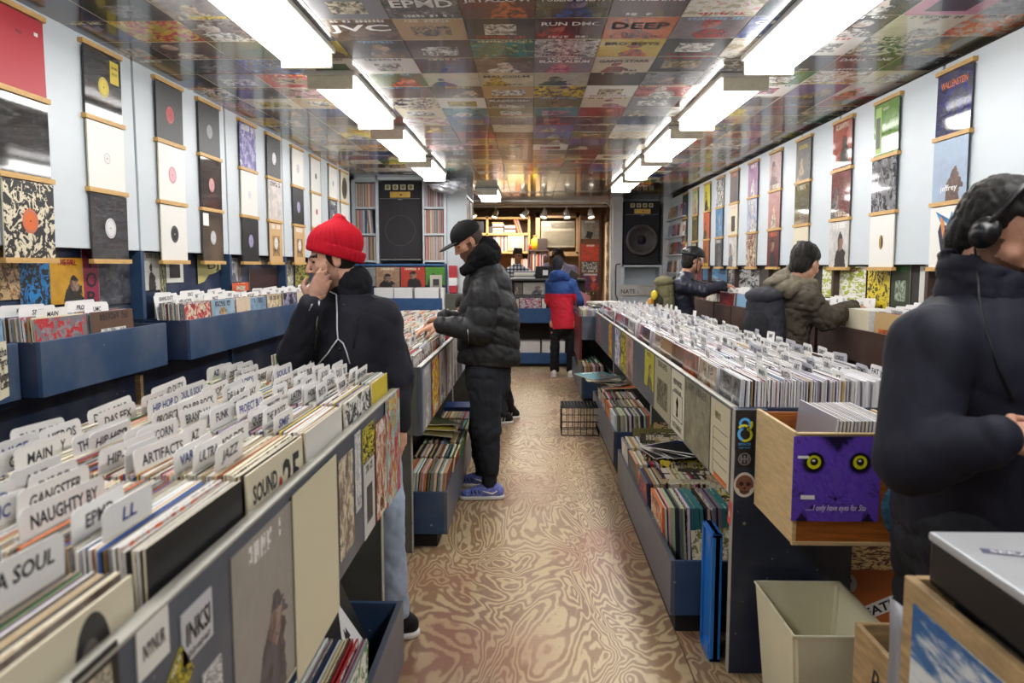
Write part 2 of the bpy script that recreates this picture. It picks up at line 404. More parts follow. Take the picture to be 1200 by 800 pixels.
# ------------------------------------------------------------------ fluorescent fixtures
TUBE = emit('lit_diffuser', (1.0, .985, .97), 19.0)
FRAMEW = plain('fixture_white', 'd9d7cf', .35)
def fixture(x, y0, y1, label, w=.25):
    t = thing('ceiling_light', label, 'ceiling light', (x, (y0+y1)/2, CEIL-.005), 0, 'fluorescent wraparound lights')
    L = (y1-y0)/2
    m = MB(); m.rbox((-w/2-.02, -L, -.03), (w/2+.02, L, 0), .01); m.obj('housing', FRAMEW, t)
    m = MB(); prof = [(-w/2, -.03), (-w/2+.012, -.075), (-w/2+.05, -.098), (w/2-.05, -.098), (w/2-.012, -.075), (w/2, -.03)]
    V = [(px, sy*(L-.035), pz) for sy in (-1, 1) for px, pz in prof]; n = len(prof)
    Fs = [(i, i+1, n+i+1, n+i) for i in range(n-1)] + [tuple(range(n))[::-1], tuple(range(n, 2*n)), (n-1, 0, n, 2*n-1)]
    m.add(V, Fs); m.obj('diffuser', TUBE, t)
    for s in (-1, 1):
        m = MB(); m.rbox((-w/2-.004, s*(L-.018)-.016, -.103), (w/2+.004, s*(L-.018)+.016, -.028), .008); m.obj('end_cap', GREY_METAL, t)
    return t
LN = ['nearest', 'second nearest', 'middle', 'fourth', 'farthest']
fl = [(-1.13, 2.72, 3.98), (-1.13, 4.40, 5.72), (-1.13, 6.12, 7.45), (-1.13, 7.85, 9.15)]
fr_ = [(1.24, 2.85, 4.18), (1.22, 4.50, 5.84), (1.22, 6.16, 7.55), (1.22, 7.8, 9.1), (1.22, 9.35, 10.6)]
for i, (x, a, b) in enumerate(fl): fixture(x, a, b, f'lit white fluorescent ceiling light over the left counter, {ORD[i]} from the near end')
for i, (x, a, b) in enumerate(fr_): fixture(x, a, b, f'lit white fluorescent ceiling light over the right counter, {ORD[i]} from the near end')
fixture(-1.13, .9, 2.3, 'fluorescent ceiling light above the near left bins'); fixture(1.24, .9, 2.3, 'fluorescent ceiling light above the near right bins')
fixture(-1.0, -1.0, .3, 'fluorescent ceiling light over the shop entrance, left side'); fixture(1.1, -1.0, .3, 'fluorescent ceiling light over the shop entrance, right side')
fixture(-.62, 10.9, 12.1, 'small fluorescent ceiling light hanging before the back room opening', .3)
# ================================================================== record helpers
_SM = {}
def sleeve_mesh(w, h, t, art=None):
    art = art or ART; k = (w, h, t, art.name)
    if k not in _SM:
        m = MB(); m.box((-t/2, -w/2, 0), (t/2, w/2, h), 1, faces={'+x': 0, '-x': 0}); _SM[k] = m.mesh('sleeve', [art, EDGE])
    return _SM[k]
def disc(x, r, sgn, y=0, z=0, hole=True):
    """flat round label facing sgn*X; slot 0 disc, slot 1 spindle hole"""
    m = MB(); n = 28; rr_ = [r, .004]
    for k, R_ in enumerate(rr_ if hole else [r]):
        xx = x + sgn*(.0006 + .0006*k)
        pts = [(xx, y+R_*math.cos(2*PI*i/n), z+R_*math.sin(2*PI*i/n)) for i in range(n)]
        m.add(pts, [tuple(range(n)) if sgn > 0 else tuple(range(n))[::-1]], k)
    return m
def colmat(key):
    if key.startswith('#'): return plain('print_'+key[1:], key, .45, var=.04)
    return plain('print_'+key.replace(' ', '_'), PAL[key], .45, var=.05)
AS = .335
LEDGE = MB().box((0, -.178, -.011), (.026, .178, .011), 0).mesh('ledge_left', PINE)
LEDGE_R = MB().box((-.026, -.178, -.011), (0, .178, .011), 0).mesh('ledge_right', PINE)
def wall_album(side, Y, row, spec, where):
    """spec: c1, style, c2, c3, disc, shrink, title, words"""
    c1, style, c2, c3, dsc, shrink, title, words = spec
    X = XL+.012 if side < 0 else XR-.012; sg = 1 if side < 0 else -1
    ztop = (2.56 if side < 0 else 2.52); z = ztop-.012-.345*(row+1)+.012
    o = link('wall_album', sleeve_mesh(.33, .33, .007, ART_SHRINK if shrink else ART), None, (X, Y, z)); o.rotation_euler = (random.uniform(-.008, .008), sg*random.uniform(.0, .02), 0)
    tag(o, words, 'album', 'albums displayed on the white wall panels')
    g = lambda k: PL.get(k) or srgb(k)
    paint(o, g(c1), g(c2), g(c3), style, PL['cream'] if c1 in ('white', 'cream') else PL['dark grey'])
    if dsc:
        dc, dr = dsc
        d = disc(sg*.0035, dr, sg, 0, .165); d.obj('label_disc', [colmat(dc), INK if dc not in ('black',) else WHITE], o)
        if dc not in ('#00',):
            r_ = MB(); 
            for rr_ in (dr*.86,):
                pts = []; n = 28
                for i in range(n):
                    a = 2*PI*i/n; pts += [(sg*.0052, rr_*math.cos(a), .165+rr_*math.sin(a)), (sg*.0052, rr_*.93*math.cos(a), .165+rr_*.93*math.sin(a))]
                fs = [(2*i, 2*((i+1) % n), 2*((i+1) % n)+1, 2*i+1) for i in range(n)]
                r_.add(pts, fs if sg > 0 else [f[::-1] for f in fs])
            r_.obj('label_ring', colmat('grey') if dc != 'grey' else INK, o)
    if title:
        s, col, zz, hh, ww = title
        t = MB(); put_text(t, s, frame((sg*.0038, 0, zz), (0, sg, 0), (0, 0, 1)), width=ww, height=hh, m=0, bold=.02, lift=.0012); t.obj('title', colmat(col), o)
    return o
# left wall panels ---------------------------------------------------
PB = [2.36, 2.95, 4.17, 5.41, 6.64, 7.86, 9.12]
for i in range(len(PB)-1):
    a, b = PB[i]+.012, PB[i+1]-.012
    t = thing('wall_display', f'white board panel with pine ledges on the left wall, {ORD[i]} from the entrance', 'wall panel', (XL, (a+b)/2, 1.585), 0, 'white record display panels')
    m = MB(); m.rbox((-.03, a-(a+b)/2, 0), (0, b-(a+b)/2, 1.01), .003); m.obj('board', WHITE_P, t)
    if i == 1: m = MB(); m.box((.0, -.004-.02, 0), (.0012, .0, 1.01)); 
    globals().setdefault('LPAN', []).append((t, a, b))
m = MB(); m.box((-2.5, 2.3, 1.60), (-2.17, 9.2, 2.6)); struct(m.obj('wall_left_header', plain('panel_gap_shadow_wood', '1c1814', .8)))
def strip(panels, Y, zs, side):
    for t, a, b in panels:
        if a-.2 <= Y <= b+.2:
            for z in zs: link('ledge', LEDGE if side < 0 else LEDGE_R, t, (0, Y-(a+b)/2, z-1.585 if side < 0 else z-1.51))
            return
lcols = [3.225, 3.85, 4.55, 5.11, 5.80, 6.38, 7.03, 7.62, 8.28, 8.78]
Wt = 'white'
LS = [
 [('#b01f30', 0, 'red', 'black', None, 0, ('POLO', 'black', .25, .014, .04), 'plain crimson record sleeve lettered POLO, top of the first column on the left wall'),
  ('#101012', 0, 'grey', 'white', None, 1, None, 'black crumpled shrink-wrapped album between the crimson one and the orange-label one'),
  ('cream', 4, 'black', 'black', ('orange', .052), 0, None, 'black and white drawing sleeve with orange round label, bottom of the first left column')],
 [('black', 0, 'black', 'black', ('yellow', .048), 1, None, 'black shrink-wrapped album with yellow round label and yellow sticker, left wall'),
  ('white', 0, 'white', 'black', ('#dcdcda', .03), 0, None, 'white album sleeve under the yellow-label album on the left wall'),
  ('dark grey', 0, 'black', 'black', ('#d8d8d8', .05), 1, None, 'dark shrink-wrapped album with pale round label, bottom of the second left column')],
 [('black', 0, 'black', 'black', ('red', .05), 0, None, 'black sleeve with red round label on the left wall'),
  ('white', 0, 'white', 'black', ('#e0a8b0', .05), 0, None, 'white sleeve with faint pink round label on the left wall'),
  ('white', 0, 'white', 'black', ('black', .05), 0, None, 'white sleeve with black round label, bottom of the third left column')],
 [('black', 0, 'dark grey', 'black', ('#8a8d90', .045), 0, None, 'black sleeve with dark silver label, top of the fourth left column'),
  ('black', 1, 'dark red', 'black', ('#c88a88', .045), 1, None, 'black and brown sleeve with salmon round label on the left wall'),
  ('#2a1a14', 1, 'brown', 'black', ('#c8c8cc', .045), 1, None, 'brown black album with silver swirl label and white sticker, left wall')],
 [('#4a3f98', 2, 'lilac', 'white', None, 0, None, 'violet blue album cover with pale lettering, top of the fifth left column'),
  ('white', 0, 'white', 'black', ('#d9d9dc', .03), 0, None, 'white sleeve with a thin grey mark, middle of the fifth left column'),
  ('black', 0, 'black', 'black', ('lilac', .048), 0, None, 'black sleeve with lilac label, bottom of the fifth left column')],
 [('black', 0, 'black', 'black', ('#e6e6e6', .05), 0, None, 'black sleeve with white centre, top of the sixth left column'),
  ('white', 1, 'red', 'black', None, 0, None, 'red black and white album cover, middle of the sixth left column'),
  ('#cda878', 3, '#b08a58', 'white', ('#e8e4da', .05), 0, None, 'tan wood-pattern sleeve with white label, sixth left column')],
 [('white', 0, 'white', 'black', ('#c8c8cc', .04), 0, None, 'white sleeve with grey mark, top of the seventh left column'),
  ('black', 0, 'black', 'black', ('lilac', .05), 0, None, 'black sleeve with small lilac label, middle of the seventh left column'),
  ('#cda878', 3, '#b08a58', 'white', ('#e8e4da', .05), 0, None, 'tan wood-pattern sleeve behind the red beanie')],
 [('white', 0, 'white', 'black', ('#555a60', .03), 0, None, 'white sleeve with dark grey dot, top of the eighth left column'),
  ('white', 0, 'white', 'black', ('red', .03), 0, None, 'white sleeve with small red label on the left wall'),
  ('white', 0, 'grey', 'black', None, 0, None, 'plain white sleeve, bottom of the eighth left column')],
 [('white', 0, 'white', 'black', ('#9fb8c0', .03), 0, None, 'white sleeve with pale blue dot, top of the ninth left column'),
  ('black', 4, 'grey', 'white', ('#c8c8cc', .035), 0, None, 'black and grey sleeve, middle of the ninth left column'),
  ('white', 1, 'grey', 'black', None, 0, None, 'white and grey sleeve, bottom of the ninth left column')],
 [('cream', 0, 'cream', 'black', ('#4b4340', .12), 0, None, 'cream sleeve filled by a dark record disc beside the record shelves'),
  ('white', 0, 'white', 'black', ('#a06a78', .035), 0, None, 'white sleeve with small mauve label beside the record shelves'),
  ('white', 0, 'white', 'black', None, 0, None, 'blank white sleeve, bottom of the last left column')]]
for c, Y in enumerate(lcols):
    strip(LPAN, Y, [2.56-.345*k for k in range(4)], -1)
    for r in range(3):
        o = wall_album(-1, Y, r, LS[c][r], None)
        if (c, r) == (1, 0): m = MB(); m.box((.0042, .06, .2), (.0052, .14, .31)); put_text(m, 'NEW MIX', frame((.0053, .1, .28), (0, 1, 0), (0, 0, 1)), .06, .012); put_text(m, 'SINGLE', frame((.0053, .1, .25), (0, 1, 0), (0, 0, 1)), .05, .012); m.obj('sticker', [colmat('yellow'), INK], o)
        if (c, r) == (3, 2): m = MB(); m.box((.0042, -.155, .24), (.0052, -.07, .32)); m.obj('sticker', [WHITE], o)
        if (c, r) == (0, 0): m = MB(); m.box((.0042, .10, .26), (.0052, .125, .275)); m.obj('price_sticker', [WHITE], o)
# right wall panels -----------------------------------------------------
RB = [2.3, 2.95, 4.27, 5.65, 6.42, 7.18, 8.35, 9.05, 9.62, 10.25, 10.98]
RPAN = []
for i in range(len(RB)-1):
    a, b = RB[i]+.014, RB[i+1]-.014
    t = thing('wall_display', f'white board panel with pine ledges on the right wall, {ORD[i]} from the entrance', 'wall panel', (XR, (a+b)/2, 1.51), 0, 'white record display panels')
    m = MB(); m.rbox((0, a-(a+b)/2, 0), (.03, b-(a+b)/2, 1.055), .003); m.obj('board', WHITE_P, t); RPAN.append((t, a, b))
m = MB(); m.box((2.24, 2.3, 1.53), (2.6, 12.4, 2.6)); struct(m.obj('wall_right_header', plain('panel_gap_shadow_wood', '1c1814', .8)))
def ry(u): return atX(u, 220, XR)[1]
rcols = [3.30, (ry(1093)+ry(1140))/2, (ry(1021)+ry(1058))/2, (ry(973)+ry(1004))/2, ry(944)+.03, ry(910), ry(884), ry(862), ry(845.5), ry(830.5), ry(816.5), ry(804.5)]
RS = [
 [('#2a1518', 1, 'red', 'white', None, 1, ('HENDRICKS', 'cream', .3, .016, .2), 'dark album with a red blurred figure, top right corner of the right wall'),
  ('dark grey', 1, 'light blue', 'white', None, 0, ('TEL', 'white', .3, .03, .12), 'dark grey group portrait album lettered TEL on the right wall'),
  ('dark grey', 1, 'grey', 'white', None, 0, ('MAD', 'white', .28, .03, .12), 'dark grey album lettered MAD above the headphone man')],
 [('#2c2f86', 2, 'navy', 'navy', None, 1, ('WALLENSTEIN', 'orange', .27, .035, .25), 'blue shrink-wrapped album with orange WALLENSTEIN lettering on the right wall'),
  ('#9bb0c8', 1, '#6a4838', '#9bb0c8', None, 0, ('jeffrey', 'white', .08, .03, .16), 'pale blue sky portrait album under the blue WALLENSTEIN album'),
  ('white', 0, 'navy', 'navy', None, 0, None, 'white album with navy night sky and orange tumbling figure')],
 [('#6a9a3a', 0, 'dark green', '#6a9a3a', None, 1, ('ROBERT', 'cream', .29, .016, .08), 'green album with a dark photo strip on its left side'),
  ('#a8a9b0', 2, 'dark grey', 'grey', None, 1, None, 'silvery beach scene album under the green one'),
  ('white', 0, 'white', 'white', None, 0, None, 'white album with a small gold and black oval picture')],
 [('#c05a48', 1, 'black', 'cream', None, 1, None, 'red striped album with a dark standing figure on the right wall'),
  ('#903a3a', 1, 'grey', 'cream', None, 1, None, 'dull red album with a pale grey figure on the right wall'),
  ('white', 1, 'black', 'white', None, 0, None, 'white album with a dark slanting figure, bottom of its column')],
 [('black', 1, 'tan', 'black', None, 0, ('SOULFUL', 'yellow', .28, .03, .2), 'black album with yellow lettering and a dim gold figure, right wall'),
  ('olive', 1, 'grey', 'cream', None, 1, None, 'olive green and grey album above the leaning shopper'),
  ('cream', 3, 'dark grey', 'cream', None, 0, None, 'off-white album with two small photographs above the leaning shopper')],
 [('#c8a8a4', 1, 'dark red', 'cream', None, 0, None, 'pale rose album cover, top of the sixth right column'),
  ('#a86a68', 1, 'cream', 'red', None, 0, None, 'dusty red album cover, middle of the sixth right column'),
  ('dark red', 1, 'black', 'orange', None, 0, None, 'dark red album cover, bottom of the sixth right column')],
 [('#8a3a80', 1, 'white', 'white', None, 0, None, 'magenta and white album cover on the right wall'),
  ('#a8b4d4', 1, 'white', 'cream', None, 0, None, 'pale blue misty album cover on the right wall'),
  ('cream', 2, 'dark red', 'dark red', None, 0, ('BORN', 'dark red', .24, .06, .2), 'cream and dark red album lettered BORN on the right wall')],
 [('#50302c', 1, 'black', 'orange', None, 0, None, 'dark brown album cover, top of the eighth right column'),
  ('cream', 3, 'black', 'pink', None, 0, None, 'cream album with a dark square photograph, eighth right column'),
  ('white', 1, 'grey', 'white', None, 0, None, 'white album with a grey portrait drawing, eighth right column')],
 [('white', 4, 'black', 'black', None, 0, None, 'white album with black ink brush figure, top of the ninth right column'),
  ('#3f84b8', 1, 'light blue', 'light blue', None, 0, None, 'bright blue album cover, middle of the ninth right column'),
  ('dark grey', 1, 'grey', 'white', None, 0, None, 'dark grey album cover, bottom of the ninth right column')],
 [('#d8cc30', 1, 'black', 'black', None, 0, None, 'bright yellow album cover, top of the tenth right column'),
  ('#d05a30', 1, 'dark green', 'green', None, 0, None, 'orange and green album cover, middle of the tenth right column'),
  ('#a85a28', 1, 'maroon', 'yellow', None, 0, None, 'amber brown album cover, bottom of the tenth right column')],
 [('#b8c088', 1, 'pink', 'green', None, 0, None, 'pastel green and pink album cover on the right wall'),
  ('black', 1, 'yellow', 'yellow', None, 0, None, 'black album with yellow lettering above the cyclist'),
  ('dark grey', 1, 'brown', 'cream', None, 0, None, 'dark grey and brown album above the cycle helmet')],
 [('dark green', 1, 'black', 'yellow', None, 0, None, 'dark green album, top of the farthest right column'),
  ('#4a4038', 1, 'tan', 'cream', None, 0, None, 'dark brown album, middle of the farthest right column'),
  ('cream', 1, 'tan', 'black', None, 0, None, 'cream album, bottom of the farthest right column')]]
for c, Y in enumerate(rcols):
    strip(RPAN, Y, [2.52-.345*k for k in range(4)], 1)
    for r in range(3):
        o = wall_album(1, Y, r, RS[c][r], None)
        fx = lambda yy, zz: (-.0042, yy, zz)
        if (c, r) == (2, 0):
            m = MB(); m.box((-.0052, .06, .03), (-.004, .14, .31)); m.box((-.0062, .075, .06), (-.0054, .13, .25), 1); m.obj('side_photo', [colmat('#8fae52'), colmat('#2c3626')], o)
        if (c, r) == (2, 2):
            m = MB(); n = 20; m.add([(-.0048, .0+.028*math.cos(2*PI*i/n), .165+.045*math.sin(2*PI*i/n)) for i in range(n)], [tuple(range(n))[::-1]], 0)
            m.add([(-.0056, -.004+.02*math.cos(2*PI*i/n), .165+.04*math.sin(2*PI*i/n)) for i in range(n//4, 3*n//4+1)], [tuple(range(n//2+1))[::-1]], 1); m.obj('oval_picture', [colmat('#a8862c'), INK], o)
        if (c, r) == (1, 2):
            m = MB()
            m.add([fx(.02, .02), fx(-.13, .02), fx(-.14, .2), fx(.06, .24), fx(.08, .2)], [(0, 1, 2, 3, 4)], 0)
            m.add([(-.005, .11, .31), (-.005, -.02, .23), (-.005, -.1, .25), (-.005, -.05, .30), (-.005, -.03, .26), (-.005, .06, .25)], [(0, 1, 2, 3, 4, 5)], 1)
            m.add([(-.006, .06, .27), (-.006, .04, .20), (-.006, .02, .14), (-.006, -.06, .11), (-.006, -.06, .125), (-.006, .0, .17), (-.006, .02, .25), (-.006, .045, .28)], [tuple(range(8))], 2)
            for k in range(14):
                yy = random.uniform(-.12, .0); zz = random.uniform(.04, .18); m.add([(-.0065, yy, zz), (-.0065, yy-.004, zz), (-.0065, yy-.004, zz+.004), (-.0065, yy, zz+.004)], [(0, 1, 2, 3)], 3)
            m.obj('printed_figure', [colmat('#1c2140'), colmat('#4a90c8'), colmat('#d08a4c'), WHITE], o)
# small-record racks at the far end of the right wall
t = thing('small_record_rack', 'white wall rack of small sleeves at the far end of the right wall', 'rack', (XR, 11.7, 1.1), 0)
m = MB(); m.box((0, -.7, 0), (.04, .7, 1.45)); m.obj('back_board', WHITE_P, t)
for k in range(5): m = MB(); m.rbox((-.06, -.7, .02+.27*k), (0, .7, .04+.27*k), .003); m.obj('shelf', WHITE_P, t)
smesh = sleeve_mesh(.175, .18, .004)
for k in range(5):
    for j in range(7):
        k1, c1 = pick(['dark grey', 'black', 'light blue', 'tan', 'cream', 'white', 'brown', 'navy', 'red', 'pink']); k2, c2 = pick(['white', 'cream', 'grey', 'orange', 'blue'])
        o = link('small_sleeve', smesh, None, (XR-.03, 11.08+j*.2, 1.142+.27*k)); o.rotation_euler = (0, .08, 0)
        tag(o, f'small {k1} sleeve, {ORD[j]} from near end, {ORD[4-k]} shelf of the far right rack', 'small record', 'small records on the far right wall rack'); paint(o, c1, c2, PL['white'], random.choice([1, 2, 3]))
# ================================================================== recess posters
def poster(u0, u1, v0, v1, X, c1, c2, c3, style, label, cat='poster', torn=False, title=None):
    """flat print pinned to the recess board at plane X"""
    p0, p1 = atX(u0, (v0+v1)/2, X), atX(u1, (v0+v1)/2, X); um = (u0+u1)/2
    z1, z0 = atX(um, v0, X)[2], atX(um, v1, X)[2]; ya, yb = sorted((p0[1], p1[1])); sg = 1 if X < 0 else -1
    m = MB()
    if not torn: m.box((-.0015, -(yb-ya)/2, 0), (.0015, (yb-ya)/2, z1-z0), 1, faces={'+x': 0, '-x': 0})
    else:
        w, h = (yb-ya)/2, z1-z0; pr = [(-w, .0), (-w*.6, h*.08), (-w*.3, h*.3), (w*.2, h*.38), (w*.5, h*.5), (w*.8, h*.42), (w, h*.5), (w, h), (-w, h)]
        m.add([(.0015*sg, a, b) for a, b in pr], [tuple(range(9)) if sg > 0 else tuple(range(9))[::-1]], 0)
        m.uv[-1] = [(a/w*.5+.5, b/h) for a, b in pr]
    o = m.obj('poster', [ART, EDGE], None, (X+.002*sg, (ya+yb)/2, z0))
    g = lambda k: PL.get(k) or srgb(k)
    tag(o, label, cat); paint(o, g(c1), g(c2), g(c3), style, PL['cream'])
    if title:
        for s, col, fz, hh, ww in title:
            t = MB(); put_text(t, s, frame((.002*sg, 0, (z1-z0)*fz), (0, sg, 0), (0, 0, 1)), width=ww*(yb-ya), height=hh*(z1-z0), m=0, bold=.02, lift=.0014); t.obj('title', colmat(col), o)
    return o
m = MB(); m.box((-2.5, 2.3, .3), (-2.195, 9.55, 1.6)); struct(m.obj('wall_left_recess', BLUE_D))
PX_ = -2.19
poster(-30, 22, 284, 352, PX_, 'brown', 'tan', 'grey', 2, 'dim brown collage poster at the left edge, beside the bright blue poster')
poster(22, 64, 290, 358, PX_, '#1878b8', 'black', 'navy', 4, 'bright blue poster with a black figure drawing and handwritten heading', title=[('Sumpano Samba', 'navy', .9, .09, .8)])
poster(58, 97, 302, 356, PX_+.003, '#d8a020', 'black', 'red', 1, 'yellow and red poster with dark figures of a band', title=[('THE FALL', 'dark red', .9, .12, .6)])
poster(96, 115, 292, 356, PX_, '#8a1e40', 'black', 'black', 0, 'narrow crimson poster with large black letters', title=[('Y', 'black', .8, .28, .7), ('O', 'black', .45, .28, .7), ('R', 'black', .12, .24, .7)])
poster(115, 160, 292, 356, PX_+.002, '#24242a', '#b8bcc8', 'grey', 1, 'black and white poster with a pale standing figure in a cape')
poster(167, 186, 296, 340, PX_, '#c8c8c0', 'black', 'black', 1, 'black and white group photograph pinned beside the blue post')
poster(187, 193, 299, 346, PX_, '#a8a878', 'black', 'black', 4, 'narrow grey green flyer between two photographs')
poster(194, 214, 299, 331, PX_, '#d0d0c8', 'black', 'black', 3, 'white flyer with black lettering and three small figures', title=[('ERASUM', 'black', .85, .2, .8)])
poster(231, 265, 299, 332, PX_, '#b8b070', 'black', 'black', 0, 'torn yellow green poster listing new records', torn=True, title=[('NEW', 'black', .88, .14, .3), ('DJ', 'black', .62, .2, .4)])
poster(269, 278, 302, 330, PX_, '#c8ccd0', 'grey', 'black', 1, 'small pale flyer right of the second blue post')
poster(279, 284, 303, 330, PX_, 'dark grey', 'grey', 'grey', 1, 'narrow dark flyer right of the second blue post')
poster(292, 333, 302, 310, PX_, 'cream', 'grey', 'black', 4, 'row of little cream cards under the panel behind the red beanie')
poster(292, 333, 314, 343, PX_, '#2a1a18', 'dark red', 'black', 1, 'dark theatre photograph behind the man in the red beanie')
poster(335, 343, 305, 340, PX_, '#6a7060', 'cream', 'black', 2, 'narrow grey green flyer beside the yellow camouflage print')
poster(346, 362, 307, 338, PX_, '#a8a440', 'black', 'black', 4, 'yellow green camouflage print behind the man')
poster(272, 291, 331, 341, -2.1, '#d0562c', 'cream', 'cream', 3, 'small orange card standing on the wall bin records', 'card')
for i, Y in enumerate((4.17, 5.41, 6.64, 7.86)):
    m = MB(); m.rbox((-2.194, Y-.018, 1.21), (-2.12, Y+.018, 1.583), .002); tag(m.obj('upright_board', NAVY, origin=(-2.15, Y, 1.21)), f'blue upright board under the left panels, {ORD[i]} from the entrance', 'upright', 'blue uprights along the left wall')
# right recess
PR = 2.24
m = MB(); m.box((2.245, 2.3, .3), (2.6, 12.4, 1.6)); struct(m.obj('wall_right_recess', plain('recess_dark', '2c2826', .8)))
PR = 2.24
poster(809, 822, 312, 350, PR, '#8a2a30', 'black', 'black', 1, 'dark red poster behind the cyclist')
poster(824, 852, 311, 329, PR, '#2c6a98', 'light blue', '#6a4a2a', 1, 'blue landscape print above the far wall bin')
poster(854, 890, 312, 343, PR, '#1c1c1c', '#a8a8a8', 'black', 4, 'black and white diagonal pattern poster between the two shoppers')
poster(891, 900, 312, 343, PR, '#2a2624', 'grey', 'black', 1, 'narrow dark poster beside the diagonal pattern')
poster(903, 918, 312, 340, PR, '#5a6a4a', 'cream', 'black', 1, 'grey green poster behind the leaning shopper')
poster(964, 1015, 312, 350, PR, '#a8b028', 'white', 'black', 4, 'lime yellow poster with white cartoon bodies and red MAGIC lettering', title=[('BRAIN MAGIC', 'dark red', .9, .13, .8)])
poster(1017, 1043, 311, 362, PR, '#3a3a20', 'yellow', 'yellow', 4, 'black and yellow poster right of the lime one', title=[('WE ARE', 'yellow', .9, .08, .8)])
poster(1045, 1067, 311, 360, PR, '#2a3426', '#a0b098', 'green', 3, 'dark green poster with a small grey photograph', title=[('ROCKSTEADY', 'green', .92, .08, .9)])
poster(1078, 1125, 312, 360, PR, '#c8c8c0', 'dark grey', 'dark grey', 3, 'white poster with a grid of small grey portraits', title=[('THE WATERLILIES', 'dark grey', .93, .06, .8)])
for i, Y in enumerate((4.32, 5.65, 6.42, 7.18, 8.35, 9.6)):
    m = MB(); m.rbox((2.19, Y-.018, 1.135), (2.242, Y+.018, 1.508), .002); tag(m.obj('upright_board', BROWN, origin=(2.21, Y, 1.135)), f'brown upright board under the right panels, {ORD[i]} from the entrance', 'upright', 'brown uprights along the right wall')
# ================================================================== bins
def bin_box(name, label, cat, x0, x1, y0, y1, z0, z1, mats, th=.02, group=None, floor_gap=None, open_front=None):
    """open-topped wooden bin; mats = (long sides, ends)"""
    t = thing(name, label, cat, ((x0+x1)/2, (y0+y1)/2, z0), 0, group); hx, hy, h = (x1-x0)/2, (y1-y0)/2, z1-z0
    for s, nm in ((-1, 'side_panel'), (1, 'side_panel')):
        m = MB(); a, b = (s*hx, s*(hx-th)); m.rbox((min(a, b), -hy, 0), (max(a, b), hy, h), .002); m.obj(nm, mats[0], t)
    for s in (-1, 1):
        m = MB(); a, b = s*(hy-.001), s*(hy-th); m.rbox((-hx+th, min(a, b), 0), (hx-th, max(a, b), h-.002), .002); m.obj('end_panel', mats[1], t)
    m = MB(); m.box((-hx+th, -hy+th, .004), (hx-th, hy-th, .018)); m.obj('bottom_board', mats[0], t)
    return t
def divider(name, x, y, z, w, h, text, label, cat, group, bend=0, facing=1, mat=None, ink=None, parentless=True):
    """card with rounded tab top; faces facing*X; stands with its tab centre at y, top at z"""
    t_ = .0016; r = min(.014, h*.3); pr = []
    pr += [(-w/2, 0), (w/2, 0)]
    for k in range(5): a = k/4*PI/2; pr.append((w/2-r+r*math.cos(a), h-r+r*math.sin(a)))
    for k in range(5): a = PI/2+k/4*PI/2; pr.append((-w/2+r+r*math.cos(a), h-r+r*math.sin(a)))
    n = len(pr); m = MB()
    V = [(t_/2, a, b) for a, b in pr] + [(-t_/2, a, b) for a, b in pr]
    m.add(V, [tuple(range(n)), tuple(range(n, 2*n))[::-1]] + [(i, i+n, (i+1) % n+n, (i+1) % n) for i in range(n)])
    if text:
        F_ = frame((facing*t_/2, 0, h-.024), (0, facing, 0), (0, 0, 1)); L = len(text)
        put_text(m, text, F_, width=min(w*.86, .0165*L+.01), height=.021, m=1, bold=.03, slant=random.uniform(-.05, .15))
    o = m.obj(name, [mat or WHITE, ink or INK], None, (x, y, z-h)); o.rotation_euler = (random.uniform(-.035, .035), random.uniform(-.12, .12), random.uniform(-.05, .05))
    return tag(o, label, cat, group)
WORDS = ['DJ J', 'NICE', 'BIG PUN', 'HIP HOP D', 'HIP-HOP/B', 'BEATNUTS', 'DAS EFX', 'DE LA SOUL', 'GRAND DUTY', 'SOUL II', 'CHUBB ROCK', 'UNSIGNED', 'AZ', 'ARTIFACTS', 'ART', 'BRAND NU', 'BUSTA', 'PROJECT BLO',
         'GANG', 'FAT JOE', 'HIP HOP', 'JERU', 'KRS', 'MOBB', 'NAS', 'OC', 'THE ROOTS', 'RAKIM', 'SLICK', 'TRIBE', 'UMC', 'WU', 'XZIBIT', 'YZ', 'DILATED', 'MOS DEF', 'COMMON', 'PHARCYDE', 'GURU', 'LL', 'EPMD', 'HIEROS', 'ICE T',
         'JAY', 'KOOL', 'LORDS', 'MAIN', 'NICE', 'ONYX', 'POOR', 'QUEEN', 'REDMAN', 'SMIF', 'TWISTA', 'ULTRA', 'VARIOUS', 'WC', 'SOUL', 'FUNK', 'JAZZ', 'BLUES', 'LATIN', 'DISCO', 'HOUSE']
